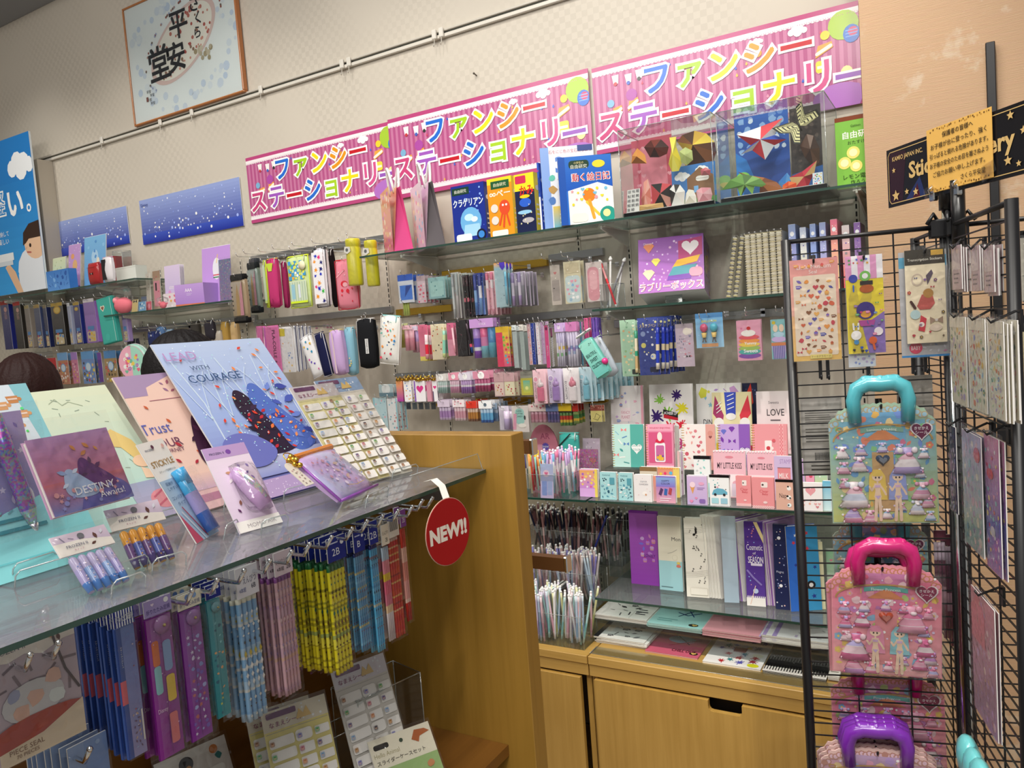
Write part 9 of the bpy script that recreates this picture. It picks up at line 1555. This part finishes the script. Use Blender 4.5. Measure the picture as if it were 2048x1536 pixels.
# ================================================================ shoppers beyond the gondola
def person(label,head,hr,hair,top_,rz,bend=0):
    """standing figure facing the wall; head = centre of the head"""
    H = Vector(head); r = thing('person',label,'person',(H.x,H.y,FZ),(0,0,rz)); S = (H.z-FZ)/1.62; z = lambda v: v*S
    V = [(0,0,.92),(0,0,1.12),(0,0,1.30),(0,.0,1.42),(0,-.01,1.50),(.17,0,1.36),(.22,-.02,1.10),(.23,-.10,.88),(-.17,0,1.36),(-.22,-.02,1.10),(-.23,-.10,.88),(.09,0,.86),(.10,-.01,.48),(.10,.02,.08),(.10,-.12,.03),(-.09,0,.86),(-.10,-.01,.48),(-.10,.02,.08),(-.10,-.12,.03)]
    E = [(0,1),(1,2),(2,3),(3,4),(2,5),(5,6),(6,7),(2,8),(8,9),(9,10),(0,11),(11,12),(12,13),(13,14),(0,15),(15,16),(16,17),(17,18)]
    Rr = [.15,.13,.15,.065,.055,.07,.048,.034,.07,.048,.034,.095,.062,.042,.035,.095,.062,.042,.035]
    for s,w0 in ((1,7),(-1,10)):
        V.append((.235*s,-.14,.80)); E.append((w0,len(V)-1)); Rr.append(.032); pz = len(V)-1
        for k,(dx,L) in enumerate(((-.024,.055),(-.008,.068),(.008,.072),(.022,.062))): V += [(.235*s+dx,-.15-.01*k,.76),(.235*s+dx,-.165,.76-L*.8)]; E += [(pz,len(V)-2),(len(V)-2,len(V)-1)]; Rr += [.0105,.0085]
        V += [(.235*s-.04*s,-.16,.80),(.235*s-.048*s,-.18,.765)]; E += [(pz,len(V)-2),(len(V)-2,len(V)-1)]; Rr += [.012,.009]
    me = bpy.data.meshes.new('body'); me.from_pydata([tuple(Vector(v)*S) for v in V],E,[]); o = bpy.data.objects.new('body',me); COL.objects.link(o); sk = o.modifiers.new('s','SKIN'); su = o.modifiers.new('u','SUBSURF'); su.levels = su.render_levels = 1
    for i,q in enumerate(Rr): me.skin_vertices[0].data[i].radius = (q*S,q*S); me.skin_vertices[0].data[i].use_root = i == 0
    dg = bpy.context.evaluated_depsgraph_get(); ev = o.evaluated_get(dg).to_mesh(); b = MB()
    for f in ev.polygons:
        c = f.center; q = c.z/S; col = 'dcae90' if q > 1.41 or (abs(c.x) > .2*S and q < .87) else top_ if q > .90 else '2c3448' if q > .07 else '2a2420'
        b.mesh([ev.vertices[i].co.copy() for i in f.vertices],[tuple(range(len(f.vertices)))],col,True)
    bpy.data.objects.remove(o)
    cz = 1.62*S; b.ball((0,0,cz),hr,'dcae90',18,14,(.82,.95,1.12)); b.ball((0,-hr*.95,cz-hr*.12),hr*.16,'d8a888',8,6,(.8,1,1.2)); b.ball((0,-hr*.82,cz-hr*.52),hr*.2,'b8665c',8,4,(1,.4,.3))
    for s in (-1,1): b.ball((s*hr*.32,-hr*.84,cz+hr*.04),hr*.12,'f0ece8',8,6); b.ball((s*hr*.32,-hr*.93,cz+hr*.04),hr*.07,'221814',8,6); b.ball((s*hr*.84,0,cz-hr*.08),hr*.24,'d8a082',8,6,(.4,.7,1.2))
    b.build('body','skin',r)
    h = MB(); vs = []; n,m = 84,16
    for j in range(m+1):
        t = PI*.66*j/m
        for k in range(n):
            q = 2*PI*k/n; fr = max(0,-math.sin(q)); tt = t*(1-.42*fr**2)+(.18*j/m*(1-fr)); rr = hr*(1.10+.022*math.sin(21*q+2.2*math.sin(j*.7))*math.sin(.25*j)+.012*math.sin(37*q+j)); vs.append((rr*.88*math.sin(tt)*math.cos(q),hr*.06+rr*1.0*math.sin(tt)*math.sin(q),cz+rr*1.14*math.cos(tt)))
    h.mesh(vs,[(j*n+k,j*n+(k+1) % n,j*n+n+(k+1) % n,j*n+n+k) for j in range(m) for k in range(n)],hair,True); h.build('hair','hair',r)
    c = MB(); prof = [(.135,.86),(.15,.95),(.145,1.1),(.165,1.25),(.16,1.34),(.075,1.42)]; c.lathe([(a_*S*1.08,z_*S) for a_,z_ in prof],top_,18); c.v = [(x*1.35,y*.9,z_) for x,y,z_ in c.v]; c.build('jacket','fabric',r)
hp = at(374,748,K=2.12); person('dark-haired shopper in a navy jacket behind the glittery blue file',hp,.098,'120e10','1e2440',PI-.5)
hp = at(58,782,K=2.45); person('brown-haired smaller shopper beside the far row of packs',hp,.098,'2c1614','5a3a44',PI+.6)
